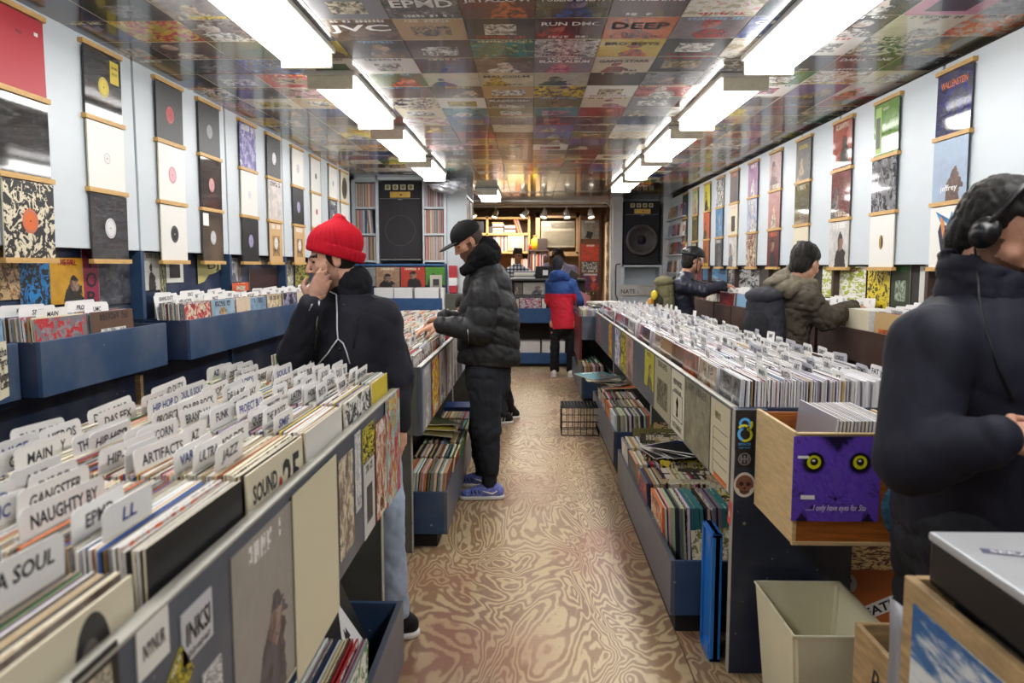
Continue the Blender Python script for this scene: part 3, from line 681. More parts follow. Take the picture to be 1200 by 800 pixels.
# ------------------------------------------------------------------ LEFT FRONT COUNTER
LX, LZ, LY0, LY1, LXB = -.50, 1.045, .28, 2.84, -1.14
def counter(label, x_face, x_back, y0, y1, ztop, board_h, tray_z, posts, mats, nm='record_counter', endw=None):
    sg = 1 if x_face > x_back else -1
    cx = (x_face+x_back)/2; t = thing(nm, label, 'record counter', (cx, (y0+y1)/2, 0)); yc = (y0+y1)/2; hl = (y1-y0)/2
    def b(name, xa, xb, ya, yb, za, zb, mat, r=.003):
        m = MB(); m.rbox((min(xa, xb)-cx, ya-yc, za), (max(xa, xb)-cx, yb-yc, zb), r); return m.obj(name, mat, t)
    b('front_board', x_face, x_face-sg*.018, y0, y1, ztop-board_h, ztop-.004, mats[0])
    b('top_rail', x_face+sg*.003, x_face-sg*.022, y0, y1, ztop-.006, ztop, RAILM, .001)
    b('back_board', x_back, x_back+sg*.018, y0, y1, ztop-board_h, ztop-.03, mats[0])
    b('tray', x_face-sg*.018, x_back+sg*.018, y0+.02, y1-.02, tray_z-.02, tray_z, mats[1])
    b('end_board', x_face-sg*.018, x_back+sg*.018, y0, y0+.018, ztop-board_h, ztop-.004, mats[2]); b('end_board', x_face-sg*.018, x_back+sg*.018, y1-.018, y1, ztop-board_h, ztop-.004, mats[0])
    for py in posts:
        b('leg_panel', x_face-sg*.06, x_back+sg*.05, py, py+.03, 0, tray_z-.02, mats[3])
        b('leg_edge', x_face-sg*.055, x_face-sg*.06, py-.004, py+.034, 0, tray_z-.02, RAILM, .001)
    return t
counter('slate blue record counter in the near left, packed with albums and white divider tabs', LX, LXB, LY0, LY1, LZ, .37, LZ-.27, [1.4, 2.78], (SLATE, NAVY_D, SLATE, GREYP))
COMP = [(.30, .62), (.645, .985), (1.01, 1.375), (1.39, 1.755), (1.77, 2.135), (2.15, 2.515), (2.535, 2.82)]
EC = [PL['cream']]*6 + [PL['white']]*5 + [PL['tan'], PL['grey'], PL['dark grey'], PL['black'], srgb('c8b898'), srgb('d8cfc0'), srgb('a89880')]
def edgecol(): 
    if random.random() < .13: return jit(pick(['blue', 'orange', 'green', 'red', 'yellow', 'pink', 'teal', 'purple'])[1], .2)
    return jit(random.choice(EC), .15)
rest_l = MB(); nl = 0
front_covers = {1: ('cream', 'dark grey', 0, 'cream album with a dark grey portrait, frontmost at the near end of the left counter'),
                2: ('black', 'black', 0, 'plain black album cover fronting the left counter'),
                3: ('cream', 'black', 0, 'cream album with bold black writing and a red spot fronting the left counter'),
                4: ('#dfdcd4', 'grey', 0, 'plain off-white album fronting the left counter'),
                5: ('black', 'white', 4, 'black album with white angular marks fronting the left counter'),
                6: ('yellow', 'dark red', 3, 'yellow album with dark red panel at the far end of the left counter')}
for ci, (ya, yb) in enumerate(COMP):
    W = yb-ya-.012; yc = (ya+yb)/2; x = LX-.028; k = 0; smax = {0: 10, 1: 62, 2: 66, 3: 56, 4: 44, 5: 36, 6: 26}[ci]
    base = LZ-.27 if ci != 1 else LZ-.285
    hgt = min(W, .345) if W > .3 else .33
    while x > LXB+.03:
        t_ = random.choice([.0035, .0045, .006, .0045]); h = .335*random.uniform(.985, 1.0); w = W*random.uniform(.965, 1.0)
        gapx = .0012+random.random()*.002
        if ci == 1 and k == 0: h = .33
        c1 = jit(pick(['cream', 'white', 'black', 'grey', 'red', 'blue', 'tan', 'brown', 'dark grey', 'orange'])[1]); e = edgecol()
        if k < smax:
            tt = round(t_+.0, 4); o = link('album', sleeve_mesh(1, 1, 1), None, (x-t_/2, yc+random.uniform(-.004, .004), base)); o.scale = (t_, w, h)
            o.rotation_euler = (random.uniform(-.006, .006), -.03 if k else -.012, random.uniform(-.008, .008))
            if k == 0 and ci in front_covers:
                a, b_, st, lab = front_covers[ci]; g = lambda q: PL.get(q) or srgb(q); paint(o, g(a), g(b_), PL['dark grey'] if ci != 3 else PL['red'], st, PL['cream']); tag(o, lab, 'album', 'albums in the near left counter')
                if ci == 3:
                    tx = MB()
                    for s_, yy, zz, ww, hh in (('SOUND', -.22, .86, .4, .11), ('GIANT', -.22, .70, .4, .13), ('25', .25, .8, .34, .26)): put_text(tx, s_, frame((.5, yy, zz), (0, 1, 0), (0, 0, 1)), ww, hh, 0, .04, lift=.12)
                    tx.obj('title', INK, o)
                    tx = MB(); tx.add([(.62, .04+.03*math.cos(2*PI*i/14), .80+.045*math.sin(2*PI*i/14)) for i in range(14)], [tuple(range(14))]); tx.obj('red_spot', colmat('red'), o)
                if ci == 1:
                    for nm_, cy_, cz_, ry_, rz_, xx_, cm_ in (('portrait_hair', .26, .70, .15, .22, .62, '#33302f'), ('portrait_face', .24, .66, .10, .16, .74, '#6e6862'), ('portrait_eyes', .235, .70, .07, .022, .86, '#2a2726'), ('portrait_beard', .25, .55, .085, .075, .86, '#3c3836')):
                        tx = MB(); tx.add([(xx_, cy_-.06+.8*ry_*math.cos(2*PI*i/24), cz_+.09+.85*rz_*math.sin(2*PI*i/24)) for i in range(24)], [tuple(range(24))]); tx.obj(nm_, colmat(cm_), o)
                    tx = MB(); tx.box((.62, -.05, .62), (.66, .04, .72)); tx.obj('printed_block', colmat('#8c8474'), o)
            else:
                en = min(PAL, key=lambda q: sum((PL[q][i]**.5-e[i]**.5)**2 for i in range(3)))
                tag(o, f'{en} edged album, {ordn(k)} from aisle, {ORD[ci]} bay of the near left counter', 'album', 'albums in the near left counter')
                paint(o, c1, jit(PL['white']), PL['black'], random.choice([1, 2, 3]), e)
            nl += 1
        else:
            R_ = Matrix.Translation((x-t_/2, yc, base)) @ Matrix.Rotation(-.03, 4, 'Y')
            rest_l.box((-t_/2, -w/2, 0), (t_/2, w/2, h), 0, R_, e)
        x -= t_+gapx; k += 1
tag(rest_l.obj('packed_albums', vcol_mat('packed_sleeve_edges', .5), vcol=True), 'tightly packed cream and white album edges behind the front rows of the near left counter', 'albums', kind='stuff')
# divider tabs of the left counter
random.seed(11)
wi = list(WORDS); random.shuffle(wi)
FIXED = [('BIG PUN', 1.68, -1.09), ('THE BEATNUTS', 1.68, -.92), ('HIP-HOP/B', 1.48, -.82), ('DE LA SOUL', 1.97, -1.09), ('DAS EFX', 1.86, -1.02), ('HIP HOP D', 2.04, -.98), ('PROJECT BLOW', 1.87, -.91),
         ('CHUBB ROCK', 2.0, -.87), ('UNSIGNED', 2.12, -.92), ('UNICORN', 1.68, -.83), ('ART', 1.32, -.87), ('GANGSTER', 1.22, -.79), ('ARTIFACTS', 1.47, -.73), ('AZ', 1.69, -.75), ('GRAND DUTY', 2.28, -1.08), ('FAT JOE 2', 2.42, -.80), ('NAUGHTY BY', 1.15, -.72), ('SOUL II SOUL', 2.2, -1.02)]
done = []
def tab_left(text, y, x, w=None):
    ci = next((i for i, (a, b) in enumerate(COMP) if a <= y <= b), None)
    if ci is None: return
    a, b = COMP[ci]; w = w or min(.22, .05+.018*max(5, len(text))); y = min(max(y, a+w/2+.01), b-w/2-.01)
    ink = INK if random.random() < .8 else plain('blue_marker', '2f3f8f', .6)
    done.append((x, y))
    divider('divider_card', x, y, LZ+.108+random.uniform(-.008, .006), w, .16, text, f'white divider tab reading {text} in the {ORD[ci]} bay of the near left counter', 'divider', 'divider tabs in the near left counter', ink=ink)
for tx, y, x in FIXED: tab_left(tx, y, x)
n = 0
for ci, (a, b) in enumerate(COMP):
    x = LX-.09-random.random()*.03
    while x > LXB+.03:
        for s in (0, 1):
            y = a+.09+s*.17+random.uniform(-.03, .03)
            if random.random() < .8 and all(abs(x-dx) > .016 or abs(y-dy) > .17 for dx, dy in done) and not any(dx-.006 < x < dx+.045 and abs(y-dy) < .19 for dx, dy in done[:len(FIXED)]):
                tab_left(wi[n % len(wi)], y, x); n += 1
        x -= random.uniform(.020, .034)
# stickers and covers pasted on the face of the left counter (one print, one thing)
def pasted(X, ya, yb, za, zb, c1, c2, c3, st, label, titles=(), cat='pasted print', nm='pasted_cover', parts=None, rot=0, group=None):
    sg = 1 if X < 0 else -1; m = MB(); hy, hz = (yb-ya)/2, (zb-za)/2
    m.box((-.0012, -hy, -hz), (.0012, hy, hz), 1, faces={'+x': 0, '-x': 0}); o = m.obj(nm, [ART, EDGE], None, (X+sg*.0015, (ya+yb)/2, (za+zb)/2)); o.rotation_euler = (rot, 0, 0)
    g = lambda k: PL.get(k) or srgb(k); paint(o, g(c1), g(c2), g(c3), st, g(c1)); tag(o, label, cat, group)
    for s_, yy, zz, ww, hh, col in titles:
        t = MB(); put_text(t, s_, frame((sg*.0014, yy, zz), (0, sg, 0), (0, 0, 1)), ww, hh, 0, .02, lift=.0008); t.obj('lettering', colmat(col), o)
    return o
def PB4(u, v, w, h):
    p = atX(u, v, LX); return p[1]-w/2, p[1]+w/2, p[2]-h/2, p[2]+h/2
def yL(u): return atX(u, 560, LX)[1]
z0 = LZ-.37
pasted(LX, 1.225, 1.555, z0-.02, LZ-.03, '#a8a298', '#5c5860', 'white', 1, 'weathered grey photo sheet with peeling corner pasted on the near left counter')
pasted(LX+.004, 1.545, 1.905, z0-.06, LZ-.02, '#d6cfb0', '#cfc790', 'cream', 0, 'big cream paper bag sheet with a yellow stain pasted on the left counter')
pasted(LX, 1.94, 2.10, z0+.05, LZ-.05, '#8a7868', 'cream', 'brown', 2, 'narrow brown collage print on the left counter face')
pasted(LX, 2.125, 2.20, z0+.12, LZ-.02, '#9aa0a8', 'white', 'dark grey', 4, 'small torn white sticker strip beside the yellow label')
pasted(LX, 2.23, 2.40, LZ-.135, LZ-.03, '#d8cc30', 'black', 'black', 4, 'square yellow label with small print near the end of the left counter')
pasted(LX, 2.235, 2.39, z0, LZ-.14, '#c8c8c4', 'dark grey', 'black', 3, 'pale strip print under the square yellow label')
pasted(LX+.002, 2.41, 2.58, z0, LZ-.05, '#a8483a', 'cream', 'white', 2, 'dull red and white print between pale strip and end poster', titles=[('88', 0, -.12, .06, .05, 'dark red')])
pasted(LX+.004, 2.575, 2.85, z0-.01, LZ-.0, '#a8c8c0', 'red', 'yellow', 2, 'multicoloured end poster in green red and yellow on the left counter', titles=[('GO!', 0, .1, .05, .05, 'yellow')])
pasted(LX, *PB4(178, 753, .085, .068), 'white', 'grey', 'grey', 0, 'white square sticker with scribbled tag, nearest pair on the left counter', titles=[('NYNUR', 0, .0, .06, .022, 'dark grey')], cat='sticker', nm='sticker')
pasted(LX, *PB4(230, 733, .105, .078), '#c8c8cc', 'black', 'black', 0, 'black on white sticker lettered INK SI beside the scribbled one', titles=[('INKSI', 0, .004, .085, .034, 'black'), ('LOUD AND FAST', 0, -.028, .08, .01, 'black')], cat='sticker', nm='sticker')
pasted(LX, *PB4(210, 792, .06, .06), '#d8c82c', 'black', 'white', 4, 'yellow star shaped sticker low on the left counter', cat='sticker', nm='sticker', rot=.6)
pasted(LX, *PB4(248, 796, .07, .05), 'white', 'grey', 'grey', 4, 'round pale sticker low on the left counter', cat='sticker', nm='sticker')
pasted(LX, *PB4(112, 800, .09, .06), '#1c1a1a', 'cream', 'white', 3, 'black bordered sticker at the bottom of the near left counter', cat='sticker', nm='sticker')
# ------------------------------------------------------------------ LEFT REAR COUNTER
L2Y0, L2Y1, L2X, L2B, L2Z = 3.88, 8.1, -.56, -1.35, .99
counter('slate blue record counter beyond the beanie man, reaching back past the puffer jacket man', L2X, L2B, L2Y0, L2Y1, L2Z, .36, L2Z-.26, [3.9, 6.0, 8.0], (SLATE, NAVY_D, GREYP, GREYP))
random.seed(5)
RC = [(L2Y0+.03+i*.375, L2Y0+.03+i*.375+.36) for i in range(11)]
rest2 = MB()
for ci, (ya, yb) in enumerate(RC):
    W = yb-ya-.02; yc = (ya+yb)/2; x = L2X-.03; k = 0
    while x > L2B+.03:
        t_ = random.choice([.005, .006, .008]); h = .318*random.uniform(.97, 1.0); e = edgecol() if random.random() < .93 else jit(pick(['red', 'orange', 'black'])[1])
        if k < (14 if ci < 4 else 6):
            o = link('browsing_album', sleeve_mesh(1, 1, 1), None, (x-t_/2, yc+random.uniform(-.006, .006), L2Z-.26)); o.scale = (t_, W, h); o.rotation_euler = (0, -.06+random.uniform(-.03, .03), random.uniform(-.01, .01))
            kn, c1 = pick(['red', 'white', 'black', 'cream', 'dark grey', 'orange', 'light blue', 'tan', 'dark red']); paint(o, c1, jit(PL['white']), PL['white'], random.choice([1, 2, 3, 4]), e)
            tag(o, f'{kn} album, {ordn(k)} from aisle, {ORD[ci]} bay of the counter behind beanie man', 'album', 'albums in the left rear counter')
        else:
            R_ = Matrix.Translation((x-t_/2, yc, L2Z-.26)) @ Matrix.Rotation(-.06, 4, 'Y'); rest2.box((-t_/2, -W/2, 0), (t_/2, W/2, h), 0, R_, e)
        x -= t_+.002; k += 1
tag(rest2.obj('packed_albums', vcol_mat('packed_sleeve_edges_rear', .5), vcol=True), 'tightly packed album edges filling the counter where the puffer jacket man browses', 'albums', kind='stuff')
for i in range(46):
    ci = i % 9; a, b = RC[ci]; tx = wi[(i*7) % len(wi)]
    divider('divider_card', random.uniform(L2B+.05, L2X-.1), random.uniform(a+.1, b-.1), L2Z+.095+random.uniform(0, .03), random.uniform(.12, .2), .15, tx if ci < 6 else '', f'white tab reading {tx} in the counter where the puffer jacket man browses' if ci < 6 else f'small white tab, {ORD[ci]} bay of the counter where the puffer man browses', 'divider', 'divider tabs in the left rear counter')
for k, (c1, c2, st, lab) in enumerate((('#8a8c90', 'white', 1, 'grey sheet in a loose plastic cover on the near end of the left rear counter'), ('#a84038', 'yellow', 2, 'red and green print on the face of the left rear counter'), ('#c8bcb4', 'grey', 1, 'pale grey print on the left rear counter'), ('#9a8c80', 'white', 1, 'brownish photo print on the left rear counter'), ('#b0a8a0', 'dark grey', 1, 'faded print in the middle of the left rear counter face'), ('#6a6c74', 'black', 4, 'dark grey pattern print on the left rear counter'), ('#c8c4bc', 'blue', 2, 'pale print with blue touches near the puffer jacket man'))):
    pasted(L2X, 3.92+k*.38, 4.24+k*.38, L2Z-.35, L2Z-.02, c1, c2, 'white', st, lab)
# ------------------------------------------------------------------ RIGHT COUNTER
RX, RZ, RY0, RY1, RXB = .737, .99, 2.79, 8.75, 1.40
counter('long slate blue record counter on the right, full of plastic sleeved albums and white tabs', RX, RXB, RY0, RY1, RZ, .335, RZ-.225, [5.0, 7.3], (SLATE, NAVY_D, BLUE_D, GREYP))
NR = 16; pitch = (RY1-RY0-.04)/NR; RCC = [(RY0+.02+i*pitch, RY0+.02+(i+1)*pitch-.02) for i in range(NR)]
ART_SLV = art_mat('printed_sleeve_in_plastic', .16, coat=.8, wrinkle=.12)
rest_r = MB(); random.seed(31); nr_ = 0
WE = [srgb('eeeef0'), srgb('e2e2e6'), srgb('f4f4f4'), srgb('d6d6da'), srgb('ece8e0'), srgb('c8c8ce')]
for ci, (ya, yb) in enumerate(RCC):
    W = yb-ya-.006; yc = (ya+yb)/2; x = RX+.028; k = 0; smax = [52, 40, 34, 26, 20, 16, 13, 12, 10, 8, 7, 6, 6, 6, 5, 5][ci]
    lean = .05+random.uniform(-.02, .09)
    while x < RXB-.03:
        t_ = random.choice([.005, .006, .0075]); h = .322*random.uniform(.965, 1.0); w = W*random.uniform(.95, 1); e = jit(random.choice(WE), .1) if random.random() < .9 else jit(pick(['pink', 'tan', 'grey', 'brown'])[1])
        if k < smax:
            o = link('sleeved_album', sleeve_mesh(1, 1, 1, ART_SLV), None, (x+t_/2, yc+random.uniform(-.005, .005), RZ-.225)); o.scale = (t_, w, h); o.rotation_euler = (random.uniform(-.006, .006), lean*(1-min(k, 10)/14)+random.uniform(-.01, .01), random.uniform(-.012, .012))
            kn, c1 = pick(['grey', 'white', 'dark grey', 'lilac', 'light blue', 'pink', 'tan', 'cream', 'brown'], [4, 3, 2, 4, 2, 1, 1, 2, 1]); paint(o, c1, pick(['dark grey', 'white', 'red', 'orange', 'blue', 'lilac', 'black'])[1], PL['black'], random.choice([1, 2, 3, 1]), e)
            tag(o, f'{kn} plastic sleeved album, {ordn(k)} from aisle, {ordn(ci)} bay of the right counter', 'album', 'plastic sleeved albums in the right counter')
            nr_ += 1
        else:
            R_ = Matrix.Translation((x+t_/2, yc+random.uniform(-.004, .004), RZ-.225)) @ Matrix.Rotation(random.uniform(-.02, .03), 4, 'Y'); rest_r.box((-t_/2, -w/2, 0), (t_/2, w/2, h), 0, R_, e)
        x += t_+random.uniform(.0003, .002); k += 1
tag(rest_r.obj('packed_sleeved_albums', vcol_mat('packed_plastic_sleeves', .22), vcol=True), 'tightly packed clear plastic sleeves filling the back of the right counter', 'albums', kind='stuff')
random.seed(12)
nd = 0
for ci, (a, b) in enumerate(RCC):
    x = RX+.08+random.random()*.03; cnt = 0
    while x < RXB-.02 and nd < 290:
        for s in (0, 1):
            if random.random() < .6:
                tx = wi[(nd*5+3) % len(wi)]
                divider('tab_card', x+random.uniform(-.01, .01), a+.08+s*.17+random.uniform(-.03, .03), RZ+.128+random.uniform(-.012, .018), random.uniform(.085, .16), .15, tx if ci < 9 else '', (f'white tab reading {tx}, ' if ci < 9 else 'small blank white tab, ')+f'{ordn(cnt)} from aisle in the {ordn(ci)} bay of right counter', 'divider', 'divider tabs in the right counter', facing=-1, mat=WHITE if random.random() < .7 else GREYT)
                nd += 1; cnt += 1
        x += random.uniform(.045, .07)
# prints on the face of the right counter, near to far
P_ = [(2.80, 3.10, '#c9c2a4', '#9a9478', 3, 'cream back cover with small print and orange foot at the right counter near end'),
      (3.12, 3.62, '#85826a', '#b8b298', 1, 'mottled grey brown print next to the cream cover on the right counter'),
      (3.64, 3.98, '#d2cdb8', 'black', 0, 'cream poster with black boxed lettering and a small black figure on the right counter'),
      (4.0, 4.52, '#a8a388', '#8a866c', 3, 'faded grey green sheet beside the boxed lettering poster'),
      (4.56, 4.92, '#c8c020', '#7a7a50', 1, 'torn bright yellow print on the right counter'),
      (5.5, 5.88, '#c8a090', '#8a6a58', 1, 'pale salmon print with dark foot on the right counter'),
      (5.9, 6.25, '#d2c830', 'black', 4, 'lemon yellow print with black drawing on the right counter'),
      (6.3, 6.66, '#6060a0', 'white', 2, 'blue violet print on the right counter'),
      (6.95, 7.2, '#d0b830', 'red', 2, 'narrow yellow and red print on the right counter'),
      (8.0, 8.5, '#8a8088', 'dark red', 2, 'multicoloured print at the far end of the right counter')]
for ya, yb, c1, c2, st, lab in P_:
    hh = RZ-.015; lo = RZ-.325 if '#c8c020' != c1 else RZ-.24
    if c1 == '#d2cdb8':
        o = pasted(RX, ya, yb, lo, hh, c1, c2, 'black', st, lab, titles=[('NEW MUSIC', .0, .1, .22, .03, 'black'), ('LIVE TONIGHT', 0, -.12, .24, .028, 'black'), ('at the hall', 0, .06, .18, .02, 'black')])
        m = MB()
        for (y0_, y1_, a0, a1) in ((-.13, .13, .045, .048), (-.13, .13, -.085, -.082), (-.13, -.127, -.085, .048), (.127, .13, -.085, .048)): m.box((-.0022, y0_, a0), (-.0012, y1_, a1))
        m.add([(-.0024, .02, -.07), (-.0024, -.02, -.07), (-.0024, -.01, -.03), (-.0024, -.03, .0), (-.0024, 0, .035), (-.0024, .03, .0), (-.0024, .01, -.03)], [tuple(range(7))[::-1], tuple(range(7))]); m.obj('printed_frame', INK, o)
    elif c1 == '#c9c2a4':
        o = pasted(RX, ya, yb, lo, hh, c1, c2, 'dark grey', 0, lab, titles=[('VINYL', .03, .1, .1, .03, 'olive')])
        m = MB()
        for k in range(5): m.box((-.002, -.12, .045-.045*k), (-.0012, .10, .047-.045*k))
        m.box((-.002, .10, -.13), (-.0012, .103, .047)); m.obj('printed_lines', colmat('dark grey'), o)
        m = MB(); m.box((-.002, -.12, -.152), (-.0012, .08, -.132)); m.obj('orange_foot', colmat('orange'), o)
    else: pasted(RX, ya, yb, lo, hh, c1, c2, 'dark grey', st, lab)
# ================================================================== stickers on the end of the right counter
def end_board():
    y = RY0-.02; t = thing('sticker_board', 'dark navy end panel with stickers closing the near end of the right counter', 'panel', (.95, y-.02, 0))
    m = MB(); m.rbox((-.215, -.018, .0), (.22, .018, RZ-.33), .003); m.obj('lower_panel', painted('dark_end_panel', '202a40'), t)
    m = MB(); m.rbox((-.215, -.018, RZ-.33), (-.10, .018, RZ), .003); m.rbox((-.10, -.018, RZ-.33), (.22, .018, RZ-.06), .003); m.obj('upper_panel', painted('dark_end_panel', '202a40'), t)
    m = MB(); m.box((-.2165, -.019, 0), (-.2145, .019, RZ)); m.obj('worn_edge', RAILM, t)
end_board(); ye = RY0-.02-.02-.0185
def stick(label, x, z, w, h, build, back='black', rnd=False):
    m = MB(); n = 28
    if rnd: m.add([(w/2*math.cos(2*PI*i/n), 0, h/2*math.sin(2*PI*i/n)) for i in range(n)], [tuple(range(n))], 0)
    else: m.rbox((-w/2, -.0004, -h/2), (w/2, .0008, h/2), .002)
    o = m.obj('sticker', colmat(back), None, (x, ye-.0012, z)); tag(o, label, 'sticker'); build(o); return o
def arc(mb, cx, cz, r, a0, a1, w, m=0, n=18, y=-.0012):
    V = []
    for i in range(n+1):
        a = a0+(a1-a0)*i/n; V += [(cx+(r+w/2)*math.cos(a), y, cz+(r+w/2)*math.sin(a)), (cx+(r-w/2)*math.cos(a), y, cz+(r-w/2)*math.sin(a))]
    mb.add(V, [(2*i, 2*i+2, 2*i+3, 2*i+1) for i in range(n)], m)
def s_eight(o):
    m = MB(); arc(m, 0, .024, .017, -.6, PI*1.4, .009); arc(m, .001, -.014, .022, 1.9, 4.4, .010); m.obj('blue_curve', colmat('#58b0f0'), o)
    m = MB(); arc(m, .002, .022, .022, -1.1, .5, .009, y=-.0016); arc(m, .002, -.016, .022, -2.0, 1.3, .009, y=-.0016); arc(m, -.004, -.002, .02, .9, 2.6, .008, y=-.0018); m.obj('yellow_curve', colmat('#d8d838'), o)
    m = MB(); put_text(m, 'SPACE', frame((0, -.0012, -.05), (1, 0, 0), (0, 0, 1)), .045, .009, 0, .03); put_text(m, 'eightball', frame((0, -.0012, -.062), (1, 0, 0), (0, 0, 1)), .04, .006, 0); m.obj('lettering', colmat('#4a9ad8'), o)
stick('dark sticker with a blue and yellow looped figure-eight mark on the end panel', .769, .915, .068, .145, s_eight)
def s_badge(o):
    m = MB(); arc(m, 0, 0, .021, 0, 2*PI, .004, n=30); 
    for k in (-.012, 0, .012): m.box((k-.003, -.0014, -.014), (k+.003, -.0009, .014))
    m.box((-.016, -.0016, -.003), (.016, -.0011, .003)); m.obj('badge_mark', colmat('grey'), o)
stick('small round-marked black sticker in the middle of the end panel', .771, .81, .06, .062, s_badge)
def s_skull(o):
    m = MB(); n = 30; pr = [(.032*math.cos(a)*(1 if math.sin(a) > -.3 else .72)+.0, .036*math.sin(a)) for a in [2*PI*i/n for i in range(n)]]
    m.add([(x, -.0012, z) for x, z in pr], [tuple(range(n))], 0); m.obj('skull_shape', colmat('#8a5a4a'), o)
    m = MB()
    for cx, cz, r in ((-.012, .004, .008), (.013, .003, .008), (0, -.012, .004)): m.add([(cx+r*math.cos(2*PI*i/12), -.0018, cz+r*math.sin(2*PI*i/12)) for i in range(12)], [tuple(range(12))])
    for k in range(5): m.box((-.016+.007*k, -.002, -.03), (-.012+.007*k, -.0015, -.021))
    m.obj('skull_features', colmat('#2a1c1c'), o)
stick('skull shaped sticker in brown with a white border on the end panel', .774, .715, .078, .092, s_skull, 'white', True)
m = MB(); m.box((-.0009, -.022, -.045), (.0009, .022, .045)); o = m.obj('sticker', colmat('#c84848'), None, (.7335, 2.765, .60)); o.rotation_euler = (.15, 0, 0)
tag(o, 'red and pink sticker on the edge of the end panel above the blue frame', 'sticker')
mm = MB(); put_text(mm, 'hi', frame((-.0012, 0, 0), (0, -1, 0), (0, 0, 1)), .02, .03, 0, .02); mm.obj('lettering', WHITE, o)
# ================================================================== wooden owl crate
def owl_crate():
    x0, x1, y0, y1, z0, z1 = .80, 1.21, 2.30, 2.70, .655, 1.0
    t = thing('wooden_crate', 'wooden crate with a purple owl-face print at the near end of the right counter', 'crate', ((x0+x1)/2, (y0+y1)/2, z0)); hx, hy, h = (x1-x0)/2, (y1-y0)/2, z1-z0
    for s in (-1, 1): m = MB(); a, b = sorted((s*hx, s*(hx-.013))); m.rbox((a, -hy, 0), (b, hy, h), .002); m.obj('side_panel', PLYW, t)
    m = MB(); m.rbox((-hx+.013, -hy, 0), (hx-.013, -hy+.013, h-.004), .002); m.obj('front_panel', WOODO, t)
    m = MB(); m.rbox((-hx, -hy-.003, h-.006), (hx, -hy+.014, h), .001); m.rbox((-hx, -hy-.003, -.004), (hx, -hy+.012, .008), .001); m.obj('front_rim', PLYW, t)
    m = MB(); m.rbox((-hx+.013, hy-.013, 0), (hx-.013, hy, h-.01), .002); m.obj('back_panel', WOODO, t)
    m = MB(); m.box((-hx+.013, -hy+.013, .004), (hx-.013, hy-.013, .016)); m.obj('bottom_board', WOODO, t)
    return t
owl_crate()
def owl_mat():
    M = Mat('owl_print', .4); u, v, _ = M.sep(M.uv()); p = M.comb(u, v, 0)
    a = (u-.5).abs(); n = M.noise(M.comb(u*1.0+(v*.5), v*.5, 0), 22, 5, .7); n2 = M.noise(M.comb(a, v, 0), 4.5, 4, .6, .8)
    brow = M.smooth(((v-.72)-(a-.05)*.8).abs() + (n-.5)*.14, .10, .03)*(a.gt(.04))
    top = M.smooth((v-.80) - a*.9 + (n-.5)*.3, -.05, .08)
    ring = ((a-.27)*(a-.27)*1.0 + (v-.68)*(v-.68)*1.2).sqrt()
    dark = M.smooth(ring, .16, .10).max(top).max(M.smooth(n2, .50, .62)*M.smooth(v, .55, .2))
    feather = M.smooth(n, .50, .66)*M.smooth(a, .18, .4)*.7
    dark = dark.max(feather)
    col = M.mix(dark, M.mix(M.smooth(n, .3, .7), srgb('5a3ab4'), srgb('7050c8')), srgb('1c1038'))
    return M.base(col)
m = MB(); m.box((-.156, -.0015, -.156), (.156, .0015, .156), 1, faces={'-y': 0}); owl = m.obj('album_cover', [owl_mat(), EDGE], None, (.925, 2.2955, .860)); owl.scale = (.84, 1, .84); owl['edge'] = list(PL['grey'])
tag(owl, 'purple album cover with a staring yellow-eyed owl-like face on the crate front', 'album cover')
for s in (-1, 1):
    ex, ez = s*.082+.0, .062
    for nm, r, dy, cm in (('eye_shadow', .036, -.0022, colmat('#120a1c')), ('iris', .025, -.0030, colmat('#d8d820')), ('pupil', .014, -.0038, colmat('#16160c'))):
        m = MB(); m.add([(r*math.cos(2*PI*i/26), 0, r*math.sin(2*PI*i/26)) for i in range(26)], [tuple(range(26))]); m.obj(nm, cm, owl, (ex, dy, ez+(0.002 if nm == 'pupil' else 0)))
    m = MB(); m.add([(.006*math.cos(2*PI*i/12)-.002, 0, .004*math.sin(2*PI*i/12)) for i in range(12)], [tuple(range(12))]); m.obj('eye_glint', WHITE, owl, (ex, -.0044, ez+.006))
m = MB(); m.add([(-.018, 0, .03), (.0, 0, -.065), (.018, 0, .03), (0, 0, .045)], [(3, 0, 1, 2)]); m.obj('beak', colmat('#6a4cbc'), owl, (0, -.0026, .0))
m = MB(); put_text(m, '......I only have eyes for Stu', frame((0, -.0022, -.105), (1, 0, 0), (0, 0, 1)), .215, .022, 0, .0, slant=.2); m.obj('lettering', WHITE, owl)
m = MB(); m.rbox((-.14, -.0030, .075), (-.10, -.0024, .085), .001); m.rbox((-.125, -.0030, -.075), (-.075, -.0024, -.060), .004); m.obj('torn_white_spots', WHITE, owl)
random.seed(3)
for k in range(16):
    t_ = .007; o = link('crated_album', sleeve_mesh(1, 1, 1, ART_SLV), None, (.90+k*.0125, 2.49, .672)); o.scale = (t_, .33, .36 if k else .37); o.rotation_euler = (0, .10-.004*k, 0)
    e = jit(random.choice(WE)); kn = ['silver grey', 'white', 'tan', 'grey', 'pale brown'][k % 5]
    paint(o, {'silver grey': srgb('9c9ca8'), 'white': PL['white'], 'tan': PL['tan'], 'grey': PL['grey'], 'pale brown': srgb('a08a74')}[kn], PL['grey'], PL['white'], 0 if k == 0 else 1, e)
    tag(o, f'{kn} album in plastic, {ordn(k)} from the aisle side of the owl crate', 'album', 'albums in the owl crate')
# round blue green disc by the crate
m = MB(); m.lathe([(.001, 0), (.11, 0), (.118, .004), (.11, .010), (.001, .012)], 36, 0, Matrix.Rotation(PI/2, 4, 'X'))
o = m.obj('round_tin_lid', plain('mottled_teal', '2f5f7c', .35, var=.8, scale=30), None, (1.175, 2.285, .775)); tag(o, 'round mottled teal disc hanging beside the owl crate behind the headphone man', 'disc')
